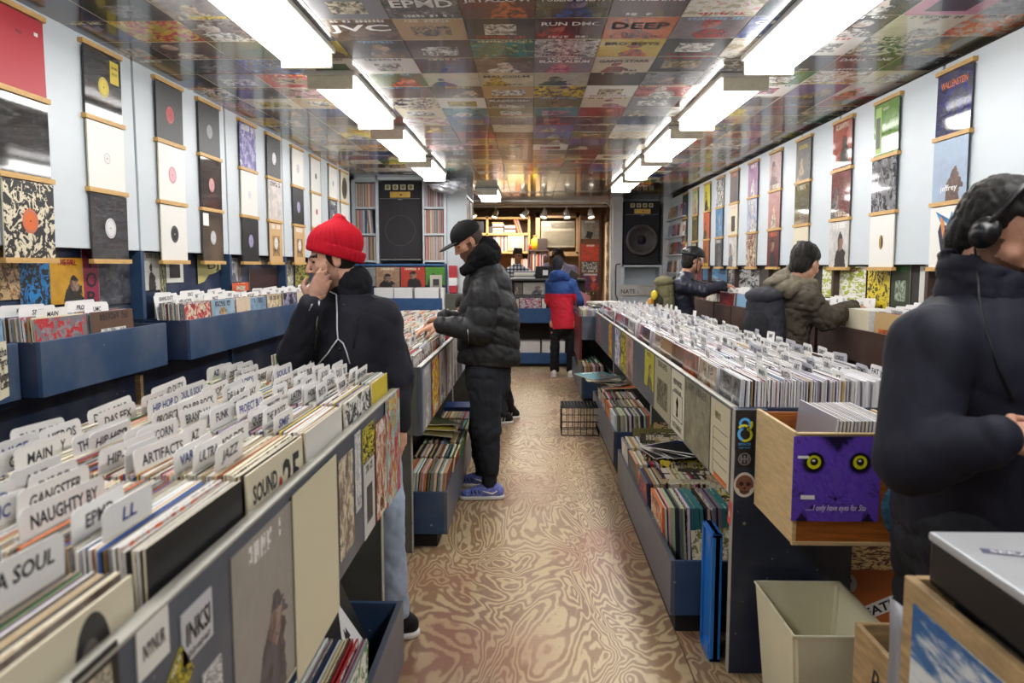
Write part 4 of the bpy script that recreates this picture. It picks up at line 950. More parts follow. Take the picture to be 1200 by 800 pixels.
# ================================================================== things under the crate and in the near right
def flat_y(name, label, cat, u0, u1, v0, v1, Y, c1, c2, c3, st, titles=(), th=.006, mat=None):
    a, b = at(u0, v1, Y), at(u1, v0, Y); m = MB(); w, h = b[0]-a[0], b[2]-a[2]
    m.box((-w/2, -th/2, 0), (w/2, th/2, h), 1, faces={'-y': 0}); o = m.obj(name, [mat or ART, EDGE], None, ((a[0]+b[0])/2, Y, a[2]))
    g = lambda k: PL.get(k) or srgb(k); paint(o, g(c1), g(c2), g(c3), st, g(c1)); tag(o, label, cat)
    for s_, fx, fz, fw, fh, col in titles:
        t = MB(); put_text(t, s_, frame(((fx-.5)*w, -th/2-.0006, fz*h), (1, 0, 0), (0, 0, 1)), fw*w, fh*h, 0, .02); t.obj('lettering', colmat(col), o)
    return o
t = thing('shelf_cabinet', 'dark low cabinet behind the cream bin holding displayed album covers', 'cabinet', (1.22, 3.02, 0))
m = MB(); m.rbox((-.25, -.02, 0), (.3, .02, .56), .003); m.obj('back_panel', BLACKM, t)
for z in (.03, .545, .70): m = MB(); m.rbox((-.25, -.16, z-.012), (.3, .02, z), .002); m.obj('shelf', BROWN, t)
o = flat_y('album_cover', 'orange album cover with a round man portrait and slanted TIES lettering under the owl crate', 'album cover', 959, 1062, 661, 760, 2.90, '#b8642c', 'orange', 'black', 0)
w = .33; m = MB(); n = 28; m.add([(-.07+.045*math.cos(2*PI*i/n), -.0045, .265+.045*math.sin(2*PI*i/n)) for i in range(n)], [tuple(range(n))]); m.obj('portrait_disc', colmat('#b8b4bc'), o)
m = MB(); m.add([(-.07+.020*math.cos(2*PI*i/n), -.0055, .262+.027*math.sin(2*PI*i/n)) for i in range(n)], [tuple(range(n))], 0)
m.add([(-.07+.024*math.cos(PI*i/14), -.0062, .275+.022*math.sin(PI*i/14)) for i in range(15)], [tuple(range(15))], 1); m.add([(-.105, -.005, .228), (-.035, -.005, .228), (-.05, -.005, .24), (-.09, -.005, .24)], [(0, 1, 2, 3)], 1); m.obj('portrait_head', [colmat('#a87858'), INK], o)
m = MB(); Rb = Matrix.Translation((.06, -.005, .17)) @ Matrix.Rotation(-.42, 4, 'Y'); m.box((-.12, -.0006, -.028), (.15, 0, .028), 0, Rb)
F_ = Rb @ frame((.01, -.001, .0), (1, 0, 0), (0, 0, 1)); put_text(m, 'BEATIES', F_, .2, .036, 1, .04); m.obj('title_band', [WHITE, INK], o)
flat_y('wood_grain_box', 'dark brown scratched box front under the owl crate', 'box', 961, 1062, 634, 660, 2.88, '#4a2c1c', 'tan', 'tan', 4, th=.12)
# cream bin
def cream_bin():
    xa, xb, ya, yb = .80, 1.10, 2.25, 2.66; H = .385; tp = .03
    t = thing('waste_bin', 'tapered cream plastic waste bin, empty, below the owl crate', 'bin', ((xa+xb)/2, (ya+yb)/2, 0)); hx, hy = (xb-xa)/2, (yb-ya)/2
    def ring(ix, z): return [(-hx+ix, -hy+ix, z), (hx-ix, -hy+ix, z), (hx-ix, hy-ix, z), (-hx+ix, hy-ix, z)]
    import bmesh
    m = MB(); rs = [ring(tp, 0), ring(0.0, H-.004), ring(0.0, H), ring(.005, H), ring(.007, H-.01), ring(tp+.008, .01)]
    V = [p for r_ in rs for p in r_]; Fs = [(0, 3, 2, 1)]
    for k in range(5): Fs += [(4*k+i, 4*k+(i+1) % 4, 4*k+4+(i+1) % 4, 4*k+4+i) for i in range(4)]
    Fs.append((20, 21, 22, 23)); bm = bmesh.new(); vs = [bm.verts.new(v) for v in V]; [bm.faces.new([vs[i] for i in f]) for f in Fs]
    ed = [e for e in bm.edges if abs(e.verts[0].co.z-e.verts[1].co.z) > .1]
    bmesh.ops.bevel(bm, geom=ed, offset=.012, segments=3, affect='EDGES'); m.add_bm(bm); body = m.obj('shell', plain('aged_cream_plastic', 'dcd7ba', .45, var=.07, scale=3), t)
    m = MB(); m.rbox((-hx-.002, -hy-.002, H-.006), (hx+.002, -hy+.004, H+.002), .001); m.rbox((-hx-.002, hy-.004, H-.006), (hx+.002, hy+.002, H+.002), .001); m.rbox((-hx-.002, -hy, H-.006), (-hx+.004, hy, H+.002), .001); m.rbox((hx-.004, -hy, H-.006), (hx+.002, hy, H+.002), .001); m.obj('rim', plain('cream_rim', 'dedabf', .4), t)
cream_bin()
# blue folded crate / frame leaning against the end panel
def blue_frame():
    a = at(832, 760, 2.86); t = thing('folded_crate', 'bright blue folded plastic crate panel leaning beside the end of the low bin', 'panel', (.705, 2.95, 0)); B = plain('bright_blue_plastic', '1f6fc4', .35, var=.06)
    R_ = Matrix.Rotation(.0, 4, 'Z')
    m = MB(); m.rbox((-.012, -.14, .0), (.012, .03, .50), .004); m.obj('panel_body', B, t)
    for y0_, y1_, z0_, z1_ in ((-.14, -.125, 0, .5), (.015, .03, 0, .5), (-.14, .03, .485, .5), (-.14, .03, 0, .015)):
        m = MB(); m.rbox((-.022, y0_, z0_), (.018, y1_, z1_), .003); m.obj('rim', B, t)
    for z in (.02, .44): m = MB(); m.rbox((-.026, -.13, z), (-.012, -.06, z+.05), .004); m.obj('hinge_tab', B, t)
blue_frame()
# wooden crate with the sky picture, small box, sheets, turntable
WORN = plain('worn_ply', 'a98c62', .6, var=.3, scale=4, bump=.2, stretch=(3, 3, 18))
def fg():
    x0, x1, y0, y1, z1 = .695, 1.25, .60, 1.395, .93
    t = thing('wooden_crate', 'worn plywood crate with a blue sky picture, under the turntable', 'crate', ((x0+x1)/2, (y0+y1)/2, 0)); hx, hy = (x1-x0)/2, (y1-y0)/2
    m = MB(); m.rbox((-hx, -hy, .45), (-hx+.018, hy, z1), .003); m.obj('side_panel', WORN, t)
    m = MB(); m.rbox((hx-.018, -hy, .45), (hx, hy, z1), .003); m.obj('side_panel', WORN, t)
    m = MB(); m.rbox((-hx+.018, hy-.018, .45), (hx-.018, hy, z1), .003); m.obj('end_panel', WORN, t)
    m = MB(); m.rbox((-hx+.018, -hy, .45), (hx-.018, -hy+.018, z1), .003); m.obj('end_panel', WORN, t)
    m = MB(); m.box((-hx+.018, -hy+.018, .862), (hx-.018, hy-.018, .88)); m.obj('inner_shelf', plain('dusty_dark_wood', '4a4438', .7), t)
    m = MB(); m.box((-hx+.01, -hy+.01, 0), (hx-.01, hy-.01, .448)); m.obj('plinth', BLACKM, t)
    M = Mat('sky_picture', .35); u, v, _ = M.sep(M.uv()); n = M.noise(M.comb(u*1.1+v*.6, v*2.4, 0), 3.2, 6, .62, .3)
    cl = M.smooth(n + (v-.98)*-.55, .50, .66); col = M.mix(cl, M.mix(M.smooth(v, 0, 1), srgb('2f8ac0'), srgb('0b5a98')), srgb('d8dede')); M.base(col)
    m = MB(); m.box((-.0015, -(hy-.045), -.19), (.0015, hy-.045, .20), 0); o = m.obj('sky_picture', M.m, None, (x0-.0025, (y0+y1)/2, z1-.235)); tag(o, 'faded picture of blue sky and clouds pasted on the side of the turntable crate', 'picture')
    # turntable
    x0, x1, y0, y1, z0, z1 = .722, 1.19, .90, 1.365, .95, 1.024
    t = thing('turntable', 'silver topped black turntable with stickers standing on the plywood crate', 'turntable', ((x0+x1)/2, (y0+y1)/2, .88)); hx, hy = (x1-x0)/2, (y1-y0)/2; b = z0-.88; H = z1-.88
    m = MB(); m.rbox((-hx, -hy, b-.022), (hx, hy, H-.014), .01); m.obj('plinth', BLACKP, t)
    m = MB(); m.rbox((-hx-.002, -hy-.002, H-.016), (hx+.002, hy+.002, H), .005); m.obj('top_plate', plain('silver_plate', 'b9bbbe', .38, .25, .05), t)
    for sx in (-1, 1):
        for sy in (-1, 1): m = MB(); m.lathe([(.02, 0), (.024, .005), (.024, b-.03), (.018, b-.022)], 20, 0, Matrix.Translation((sx*(hx-.05), sy*(hy-.05), 0))); m.obj('foot', BLACKP, t)
    m = MB(); m.lathe([(.001, H), (.158, H), (.165, H+.006), (.165, H+.014), (.155, H+.02), (.001, H+.02)], 48, 0, Matrix.Translation((.02, -.03, 0))); m.obj('platter', METAL, t)
    m = MB(); m.lathe([(.001, H+.021), (.148, H+.021), (.148, H+.024), (.001, H+.024)], 48, 0, Matrix.Translation((.02, -.03, 0))); m.obj('slipmat', BLACKM, t)
    m = MB(); m.lathe([(.034, H), (.034, H+.03), (.026, H+.036), (.026, H+.05), (.001, H+.052)], 28, 0, Matrix.Translation((hx-.06, hy-.07, 0))); m.obj('tonearm_base', METAL, t)
    m = MB(); m.tube([(hx-.06, hy-.07, H+.05), (hx-.055, .0, H+.045), (hx-.08, -.10, H+.04), (hx-.11, -.15, H+.03)], .005); m.obj('tonearm', CHROME, t)
    m = MB(); m.tube([(-hx+.215, hy-.03, H), (-hx+.215, hy-.03, H+.018)], .012, 16); m.tube([(-hx+.215, hy-.03, H+.022), (-hx+.235, hy-.03, H+.022)], .011, 12); m.obj('hinge_socket', CHROME, t)
    for w_, h_, x, y, cc, txt, rz in ((.12, .022, -.14, .12, '#5a5a78', 'SERATO', -.3), (.08, .03, -.06, .06, '#7878b0', 'DJ', -.5), (.05, .03, -.03, .13, '#d0a83c', 'BK', -.2)):
        m = MB(); R_ = Matrix.Translation((x, y, H+.0006)) @ Matrix.Rotation(rz, 4, 'Z'); m.box((-w_/2, -h_/2, 0), (w_/2, h_/2, .0006), 0, R_); put_text(m, txt, R_, w_*.8, h_*.6, 1, .02, lift=.0012); o = m.obj('sticker', [colmat(cc), WHITE], t)
    # small pine box and sheets
    t = thing('small_wooden_box', 'small pale pine box with black marker strokes between waste bin and turntable crate', 'box', (.95, 1.78, 0))
    x0, x1, y0, y1, z0, z1 = -.10, .10, -.17, .17, .24, .575
    # near the camera's right edge: stands on a low dark stool
    for nm, lo, hi in (('side_panel', (x0, y0, z0), (x0+.014, y1, z1)), ('side_panel', (x1-.014, y0, z0), (x1, y1, z1)), ('end_panel', (x0+.014, y1-.014, z0), (x1-.014, y1, z1)), ('end_panel', (x0+.014, y0, z0), (x1-.014, y0+.014, z1)), ('bottom_board', (x0+.014, y0+.014, z0), (x1-.014, y1-.014, z0+.012))):
        m = MB(); m.rbox(lo, hi, .003); m.obj(nm, WORN, t)
    m = MB(); m.box((x0+.02, y0+.02, 0), (x1-.02, y1-.02, z0)); m.obj('stand', BLACKM, t)
    m = MB(); put_text(m, 'R+L', frame((x0-.0008, 0, .48), (0, -1, 0), (0, 0, 1)), .14, .07, 0, .0, slant=.2); m.obj('marker_strokes', INK, t)
    for k in range(4):
        m = MB(); V = []
        for i in range(7):
            a = i/6; V += [(.0+.004*k+.012*math.sin(a*2.2), -.035, a*.33), (.003+.004*k+.012*math.sin(a*2.2+.3), .035, a*.325)]
        m.add(V, [(2*i, 2*i+1, 2*i+3, 2*i+2) for i in range(6)], 0, None, None, True); o = m.obj('plastic_sheet', plain('milky_sheet', '8e9096', .3), None, (.745, 1.53, .475)); o.location.y += .01*k
        tag(o, 'milky white plastic sheet standing between the pine box and the turntable crate', 'plastic sheet', 'loose plastic sheets by the turntable crate')
        md = o.modifiers.new('thickness', 'SOLIDIFY'); md.thickness = .0012
    t = thing('low_stool', 'low black support under the loose plastic sheets', 'stool', (.765, 1.54, 0)); m = MB(); m.rbox((-.045, -.1, 0), (.055, .12, .47), .004); m.obj('block', BLACKM, t)
fg()
# ================================================================== floor bins
def fill(name, xs, ys, zb, n, axis, label, group, cat='album', h=.315, w=.31, t=(.0035, .007), lean=0, names=None, art=None, stuff_after=None, seed=1, hj=.02, compart=''):
    """row of sleeves; axis 'x': planes face X and stack along X; axis 'y': planes face Y and stack along Y"""
    r = random.Random(seed); lo, hi = (xs if axis == 'x' else ys); p = lo; k = 0; rest = None
    mid = sum(ys if axis == 'x' else xs)/2
    while p < hi and k < n:
        tt = r.uniform(*t); kn = r.choice(names or ['cream', 'tan', 'dark grey', 'black', 'white', 'brown', 'red', 'olive', 'navy', 'orange', 'grey', 'dark red', 'green', 'teal'])
        h_ = h*(1-r.random()*hj); pos = (p+tt/2, mid+r.uniform(-.004, .004), zb) if axis == 'x' else (mid+r.uniform(-.004, .004), p+tt/2, zb)
        e = tuple(min(1, x*r.uniform(.75, 1.2)) for x in (PL[kn] if r.random() < .5 else PL[r.choice(['cream', 'white', 'tan', 'grey'])]))
        if stuff_after is None or k < stuff_after:
            o = link(name, sleeve_mesh(1, 1, 1, art), None, pos); o.scale = (tt, w, h_); ln = lean+r.uniform(-.02, .02)
            o.rotation_euler = (0, ln, 0) if axis == 'x' else (-ln if False else 0, 0, 0)
            if axis == 'y': o.rotation_euler = Euler((ln, 0, 0)); o.rotation_mode = 'XYZ'; o.rotation_euler = (Matrix.Rotation(ln, 3, 'X') @ Matrix.Rotation(PI/2, 3, 'Z')).to_euler()
            paint(o, PL[kn], PL[r.choice(['cream', 'white', 'black', 'red', 'yellow', 'light blue'])], PL[r.choice(['white', 'black', 'yellow', 'red'])], r.choice([1, 2, 3, 4]), e)
            tag(o, label.format(c=kn, n=ordn(k)), cat, group)
        p += tt+r.uniform(.0008, .003); k += 1
def cross_boards(t, ys, mats, hx, y_c, h): 
    for y in ys: m = MB(); m.box((-hx+.02, y-y_c-.006, .01), (hx-.02, y-y_c+.006, h*.8)); m.obj('cross_board', mats, t)
# near left floor bin: stacks along X (planes facing X), two bays
FB = 'albums in the floor bins'
bin_box('floor_bin', 'slate painted floor bin under the near left counter, full of albums', 'floor bin', -.99, -.44, 1.15, 2.56, .12, .345, (SLATE, NAVY), group='painted floor bins')
m = MB(); m.box((-.97, 1.2, 0), (-.50, 2.5, .118)); tag(m.obj('bin_plinth', BLACKM, origin=(-.73, 1.85, 0)), 'dark plinth raising the near left floor bin', 'plinth')
fill('floor_bin_album', (-.93, -.462), (1.72, 2.03), .135, 90, 'x', '{c} album, {n} from the wall side, near bay of left floor bin', FB, lean=.02, seed=4, h=.34)
fill('floor_bin_album', (-.90, -.60), (2.14, 2.44), .165, 45, 'x', '{c} album, {n} from the wall side, far bay of left floor bin', FB, lean=-.10, seed=6, h=.34)
for k, (tx, c1, lab) in enumerate((('JAMMIN RECORDS', 'black', 'black album with white slanted JAMMIN RECORDS lettering leaning in the left floor bin'), ('', 'black', 'black album with a white triangle and black hand mark leaning in the left floor bin'))):
    o = link('floor_bin_album', sleeve_mesh(.31, .315, .005), None, (-.55+.045*k, 2.29, .185-.01*k)); o.rotation_euler = (0, -.42, 0); paint(o, PL[c1], PL['white'], PL['white'], 0, PL['black']); tag(o, lab, 'album', FB)
    tm = MB()
    if tx: put_text(tm, tx, frame((.0032, 0, .27), (0, 1, 0), (0, 0, 1)), .26, .032, 0, .04, slant=.2); tm.obj('title', WHITE, o)
    else:
        tm.add([(.0032, -.13, .1), (.0032, .12, .1), (.0032, .06, .28)], [(0, 1, 2)], 0); tm.add([(.0038, -.01, .17), (.0038, .04, .17), (.0038, .03, .205), (.0038, .015, .19), (.0038, .01, .21), (.0038, -.005, .185)], [(0, 1, 2, 3, 4, 5)], 1); tm.obj('printed_mark', [WHITE, INK], o)
o = link('round_cornered_album', sleeve_mesh(.3, .3, .004), None, (-.86, 2.10, .155)); o.rotation_euler = (0, .2, 0); paint(o, PL['white'], PL['grey'], PL['black'], 1, PL['white']); tag(o, 'white album with grey print poking out of the far bay of the left floor bin', 'album', FB)
# left rear floor bin
bin_box('floor_bin', 'slate floor bin under the left rear counter by the puffer man feet', 'floor bin', -.74, -.44, 3.96, 6.05, .08, .31, (SLATE, NAVY), group='painted floor bins')
m = MB(); m.box((-.72, 4.0, 0), (-.50, 6.0, .078)); tag(m.obj('bin_plinth', BLACKM, origin=(-.61, 5, 0)), 'dark plinth under the floor bin by the puffer man', 'plinth')
for j, (a, b) in enumerate(((3.99, 4.29), (4.36, 4.66), (4.74, 5.04), (5.12, 5.42), (5.5, 5.8))):
    fill('floor_bin_album', (-.715, -.475), (a, b), .10, 44, 'x', '{c} album, {n} from the wall side, '+ORD[j]+' bay by the puffer man', FB, lean=.10+.02*j, seed=40+j, t=(.009, .014), h=.31)
for j in range(3):
    o = link('flat_album', sleeve_mesh(.31, .31, .006), None, (-.50-.02*j, 4.9+.12*j, .43+.012*j)); o.rotation_euler = (.05, -PI/2+.12, .3*j); kn = ['olive', 'yellow', 'dark green'][j]
    paint(o, PL[kn], PL['yellow'], PL['black'], 1, PL['cream']); tag(o, f'{kn} album lying flat on the floor bin by the puffer man', 'album')
m = MB(); m.rbox((-.10, -.11, 0), (.10, .11, .03), .004); o = m.obj('blue_box_lid', plain('deep_blue_board', '1f3f7c', .4), None, (-.50, 5.35, .50)); tag(o, 'small dark blue flat box on top of the floor bin behind the puffer man legs', 'box')
# right floor bins
def rbin(label, x0, x1, y0, y1, bays, seed, n, lab):
    bin_box('floor_bin', label, 'floor bin', x0, x1, y0, y1, .085, .315, (SLATE, NAVY), group='painted floor bins')
    m = MB(); m.box((x0+.03, y0+.04, 0), (x1-.03, y1-.03, .083)); tag(m.obj('bin_plinth', BLACKM, origin=((x0+x1)/2, (y0+y1)/2, 0)), 'dark plinth under the '+lab, 'plinth')
    for j, (a, b) in enumerate(bays): fill('floor_bin_album', (x0+.03, x1-.03), (a, b), .105, n, 'x', '{c} album, {n} from aisle, '+ORD[j]+' bay, '+lab, FB, lean=-.06, seed=seed+j, t=(.011, .017), h=.325)
rbin('long slate floor bin on the right, nearest of the three', .57, .98, 3.02, 4.93, [(3.36, 3.66), (3.74, 4.04), (4.12, 4.42), (4.5, 4.8)], 60, 19, 'nearest right floor bin')
rbin('slate floor bin on the right beside the wire basket', .60, .95, 5.45, 7.3, [(5.5, 5.8), (5.86, 6.16), (6.24, 6.54), (6.62, 6.92)], 70, 17, 'right floor bin beside the wire basket')
rbin('slate floor bin on the right, farthest of the three', .55, .92, 8.2, 10.1, [(8.25, 8.55), (8.6, 8.9), (8.95, 9.25)], 80, 14, 'farthest right floor bin')
# loose heap of albums sliding toward the wall in the nearest right bin
r = random.Random(9)
for k in range(26):
    o = link('loose_album', sleeve_mesh(.31, .31, .006), None, (.80+r.uniform(-.02, .16), 3.22+k*.062, .25+r.uniform(0, .03)+k*.003)); kn = r.choice(['black', 'dark grey', 'olive', 'cream', 'brown', 'dark green', 'black', 'tan'])
    o.rotation_euler = (Matrix.Rotation(r.uniform(-.12, .12), 3, 'Z') @ Matrix.Rotation(-.75+r.uniform(-.15, .2), 3, 'X') @ Matrix.Rotation(PI/2, 3, 'Z')).to_euler(); o.location.z -= .10
    paint(o, PL[kn], PL[r.choice(['yellow', 'tan', 'cream', 'olive'])], PL['cream'], r.choice([1, 4, 2]), PL[r.choice(['cream', 'tan', 'grey', 'black'])])
    tag(o, f'{kn} album slumped backward, {ordn(k)} from the near end of the nearest right bin', 'album', 'slumped albums in the nearest right floor bin')
for k in range(5):
    kn = ['black', 'white', 'dark grey', 'navy', 'black'][k]; o = link('flat_album', sleeve_mesh(.31, .31, .006), None, (.80+.03*k, 4.25-.05*k, .46+.014*k)); o.rotation_euler = (r.uniform(-.2, .2), PI/2-.1+.05*k, .2*k)
    o.location.x -= .15; paint(o, PL[kn], PL['grey'], PL['white'], 0, PL['white']); tag(o, f'{kn} album lying flat on the nearest right floor bin, {ORD[k]} from the bottom', 'album')
for k in range(6):
    kn = ['orange', 'tan', 'olive', 'dark grey', 'cream', 'teal'][k]; o = link('flat_album', sleeve_mesh(.31, .31, .007), None, (.64+.02*(k % 3), 6.75+.07*(k % 2)+.0*k, .44+.012*k)); o.rotation_euler = (r.uniform(-.06, .06), PI/2-.05, .4*k)
    o.location.x -= .0; paint(o, PL[kn], PL['grey'], PL['white'], 1, PL['cream']); tag(o, f'{kn} album lying flat on the bin beside the wire basket, {ORD[k]} from the bottom', 'album')
m = MB(); m.rbox((-.012, -.15, 0), (.012, .15, .42), .003); o = m.obj('maroon_board', plain('maroon_board', '7a1c22', .4), None, (.90, 5.22, .0)); tag(o, 'upright maroon box standing between the right floor bins', 'box')
# wire basket
def wire():
    t = thing('wire_basket', 'upturned black wire basket standing on the floor of the right aisle', 'wire basket', (.445, 6.88, 0)); a, H = .165, .255; W = plain('dark_wire', '3c3c3e', .4, .8)
    def g(name, segs, r_=.003):
        m = MB()
        for s_ in segs: m.tube(s_, r_, 6)
        m.obj(name, W, t)
    for z in (.008, H*.5, H): g('wire_ring', [[(-a, -a, z), (a, -a, z)], [(a, -a, z), (a, a, z)], [(a, a, z), (-a, a, z)], [(-a, a, z), (-a, -a, z)]], .004)
    for (ax, s) in (('y', -1), ('y', 1), ('x', -1), ('x', 1)):
        segs = []
        for k in range(7):
            q = -a+2*a*k/6; segs.append([(q, s*a, 0.006), (q, s*a, H)] if ax == 'y' else [(s*a, q, 0.006), (s*a, q, H)])
        for z in (H*.25, H*.75): segs.append([(-a, s*a, z), (a, s*a, z)] if ax == 'y' else [(s*a, -a, z), (s*a, a, z)])
        g('wire_side', segs)
    segs = []
    for k in range(12): q = -a+2*a*k/11; segs += [[(q, -a, H), (q, a, H)], [(-a, q, H), (a, q, H)]]
    g('wire_top', segs, .0035)
wire()
# ================================================================== wall bins
def wallbin(label, side, x0, x1, y0, y1, z0, z1, mats, comps, seed, n, lab, h=.30):
    bin_box('wall_bin', label, 'wall bin', x0, x1, y0, y1, z0, z1, mats, group='wall bins')
    r = random.Random(seed)
    for j, (a, b) in enumerate(comps):
        W = b-a-.02; x = (x1-.03) if side < 0 else (x0+.03); k = 0
        while (x > x0+.04 if side < 0 else x < x1-.04) and k < n:
            tt = r.uniform(.005, .009); kn = r.choice(['cream', 'grey', 'dark grey', 'brown', 'lilac', 'navy', 'tan', 'white', 'light blue', 'dark red']); o = link('wall_bin_album', sleeve_mesh(1, 1, 1), None, (x, (a+b)/2, z0+.02)); o.scale = (tt, W, h*r.uniform(.97, 1))
            o.rotation_euler = (0, side*.05+r.uniform(-.01, .02), r.uniform(-.01, .01)); paint(o, PL[kn], PL[r.choice(['white', 'tan', 'blue', 'orange', 'black', 'red'])], PL['black'], r.choice([1, 2, 3]), jit(r.choice([PL['white'], PL['cream'], PL['grey'], PL[kn]])))
            tag(o, f'{kn} album, {ordn(k)} from aisle, {ORD[j]} section, {lab}', 'album', 'albums in the wall bins'); x += side*(tt+.0035); k += 1
        for q in range(5):
            xx = (x1-.09-.05*q) if side < 0 else (x0+.09+.05*q); tx = r.choice(WORDS)
            if x0+.03 < xx < x1-.03: divider('wall_bin_divider', xx, (a+b)/2+r.uniform(-.04, .04), z0+.02+h+.03+.008*q, W*r.uniform(.5, .95), .15, tx, f'white divider reading {tx}, {ORD[q]} from aisle, {ORD[j]} section, {lab}', 'divider', 'dividers in the wall bins', facing=1 if side < 0 else -1)
bx = -1.95
A1 = atX(199, 427, bx)[1]; A0 = atX(51, 467, bx)[1]; B0 = atX(216, 425, bx)[1]; B1 = atX(296, 401, bx)[1]
zb, zt = .975, 1.20
wallbin('navy wall bin on the left wall, nearest one, with big album fronts', -1, -2.185, bx, A0, A1-.02, zb, zt, (NAVY, BLUE_D), [(A0+.02, A0+.40), (A0+.42, A0+.80)] if A1-A0 < 1.25 else [(A0+.02, A0+.38), (A0+.40, A0+.76), (A0+.78, A0+1.12)], 1, 14, 'nearest left wall bin')
wallbin('navy wall bin on the left wall at the very left edge, beside the hanging note', -1, -2.185, bx-.07, A0-1.2, A0-.03, zb, zt, (NAVY, BLUE_D), [(A0-.4, A0-.05), (A0-.8, A0-.45)], 11, 10, 'leftmost wall bin')
wallbin('navy wall bin on the left wall, second one, above the near counter tabs', -1, -2.185, bx+.04, B0, B1, zb, zt, (NAVY, BLUE_D), [(B0+.02, B0+.38), (B0+.4, B0+.76), (B0+.78, B1-.03)], 2, 13, 'second left wall bin')
C0 = B1+.05; wallbin('navy wall bin on the left wall, third one, beside the beanie man', -1, -2.185, bx, C0, C0+1.5, zb-.01, zt-.01, (NAVY, BLUE_D), [(C0+.02+.37*k, C0+.36+.37*k) for k in range(4)], 3, 11, 'third left wall bin')
C0 += 1.56; wallbin('navy wall bin on the left wall, farthest one', -1, -2.185, bx, C0, C0+1.9, zb-.01, zt-.01, (NAVY, BLUE_D), [(C0+.02+.37*k, C0+.36+.37*k) for k in range(5)], 4, 5, 'farthest left wall bin')
# low dark shelving below the left wall bins
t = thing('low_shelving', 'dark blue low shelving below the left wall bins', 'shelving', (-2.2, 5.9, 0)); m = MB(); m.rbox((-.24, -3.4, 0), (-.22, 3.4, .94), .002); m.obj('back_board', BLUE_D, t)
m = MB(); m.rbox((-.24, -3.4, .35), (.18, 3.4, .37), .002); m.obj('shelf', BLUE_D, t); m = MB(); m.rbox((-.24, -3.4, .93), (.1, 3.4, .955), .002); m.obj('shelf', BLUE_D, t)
for k in range(6): m = MB(); m.rbox((.12, -3.2+1.25*k, 0), (.15, -3.17+1.25*k, .93), .002); m.obj('post', WORN if k % 2 else NAVY, t)
# small floor crate of albums seen left of the beanie man
q = at(322, 425, 3.9); bin_box('album_crate', 'small navy crate of albums between the left counters', 'crate', q[0]-.02, q[0]+.32, 3.9, 4.25, .78, .97-.05, (NAVY, NAVY), group=None)
m = MB(); m.rbox((q[0]-.01, 3.91, 0), (q[0]+.31, 4.24, .775), .004); tag(m.obj('crate_stand', GREYP, origin=(q[0]+.15, 4.07, 0)), 'grey stand under the small navy crate between the left counters', 'stand')
fill('crate_album', (q[0]+.01, q[0]+.29), (3.93, 4.22), .80, 26, 'x', '{c} album, {n} from the wall side, small navy crate by beanie man', 'albums in the small navy crate', h=.26, w=.28, names=['red', 'white', 'black', 'cream', 'orange', 'dark grey', 'blue'], seed=77, t=(.006, .012))
# hanging note at the left edge
a, b = atX(-22, 478, -1.86), atX(19, 402, -1.86); m = MB(); hy = (b[1]-a[1])/2; hz = (b[2]-a[2])/2
m.box((-.001, -hy, -hz), (.001, hy, hz)); o = m.obj('hanging_note', [PAPER], None, (-1.86, (a[1]+b[1])/2, (a[2]+b[2])/2+.01)); o.rotation_euler = (0, 0, .35); tag(o, 'cream card with black handwriting hanging at the left edge below the wall bin', 'note')
m = MB()
for s_, zz, yy in (('that', .065, .06), ('Pierce', .03, .05), ('by', .008, .04), ('Redmen', -.02, .045), ('Collins', -.05, .05)): put_text(m, s_, frame((.0014, yy, zz), (0, 1, 0), (0, 0, 1)), .11 if s_ != 'by' else .03, .032 if s_ != 'by' else .014, 0, .025, slant=.25)
m.obj('handwriting', INK, o)
# right wall bins (brown)
rb = [(3.2, 4.1), (4.14, 5.25), (5.3, 6.05), (6.1, 7.5), (7.54, 8.2), (8.25, 9.3)]
for i, (a, b) in enumerate(rb):
    nC = max(1, int((b-a)/.36)); wallbin(f'brown wall bin on the right wall, {ORD[i]} from the near end', 1, 1.95, 2.235, a, b, .93, 1.125 if i != 4 else 1.11, (BROWN, BROWN), [(a+.02+(b-a-.04)/nC*k, a+(b-a-.04)/nC*(k+1)) for k in range(nC) if not (i == 1 and k == 1)], 20+i, [4, 4, 6, 8, 6, 6][i], f'{ORD[i]} brown wall bin', .29)
o = link('blank_white_box', sleeve_mesh(.33, .28, .2), None, (2.08, 4.70, .96)); paint(o, PL['cream'], PL['white'], PL['white'], 0, PL['white']); tag(o, 'blank cream white box set in the brown wall bin below the lime poster', 'box')
m = MB(); m.rbox((1.93+.1-2.2, -3.1, 0), (.04, 3.1, .925), .004); o = m.obj('base_cabinet', BROWN, None, (2.2, 6.25, 0)); tag(o, 'dark brown base cabinet running below the right wall bins', 'cabinet')
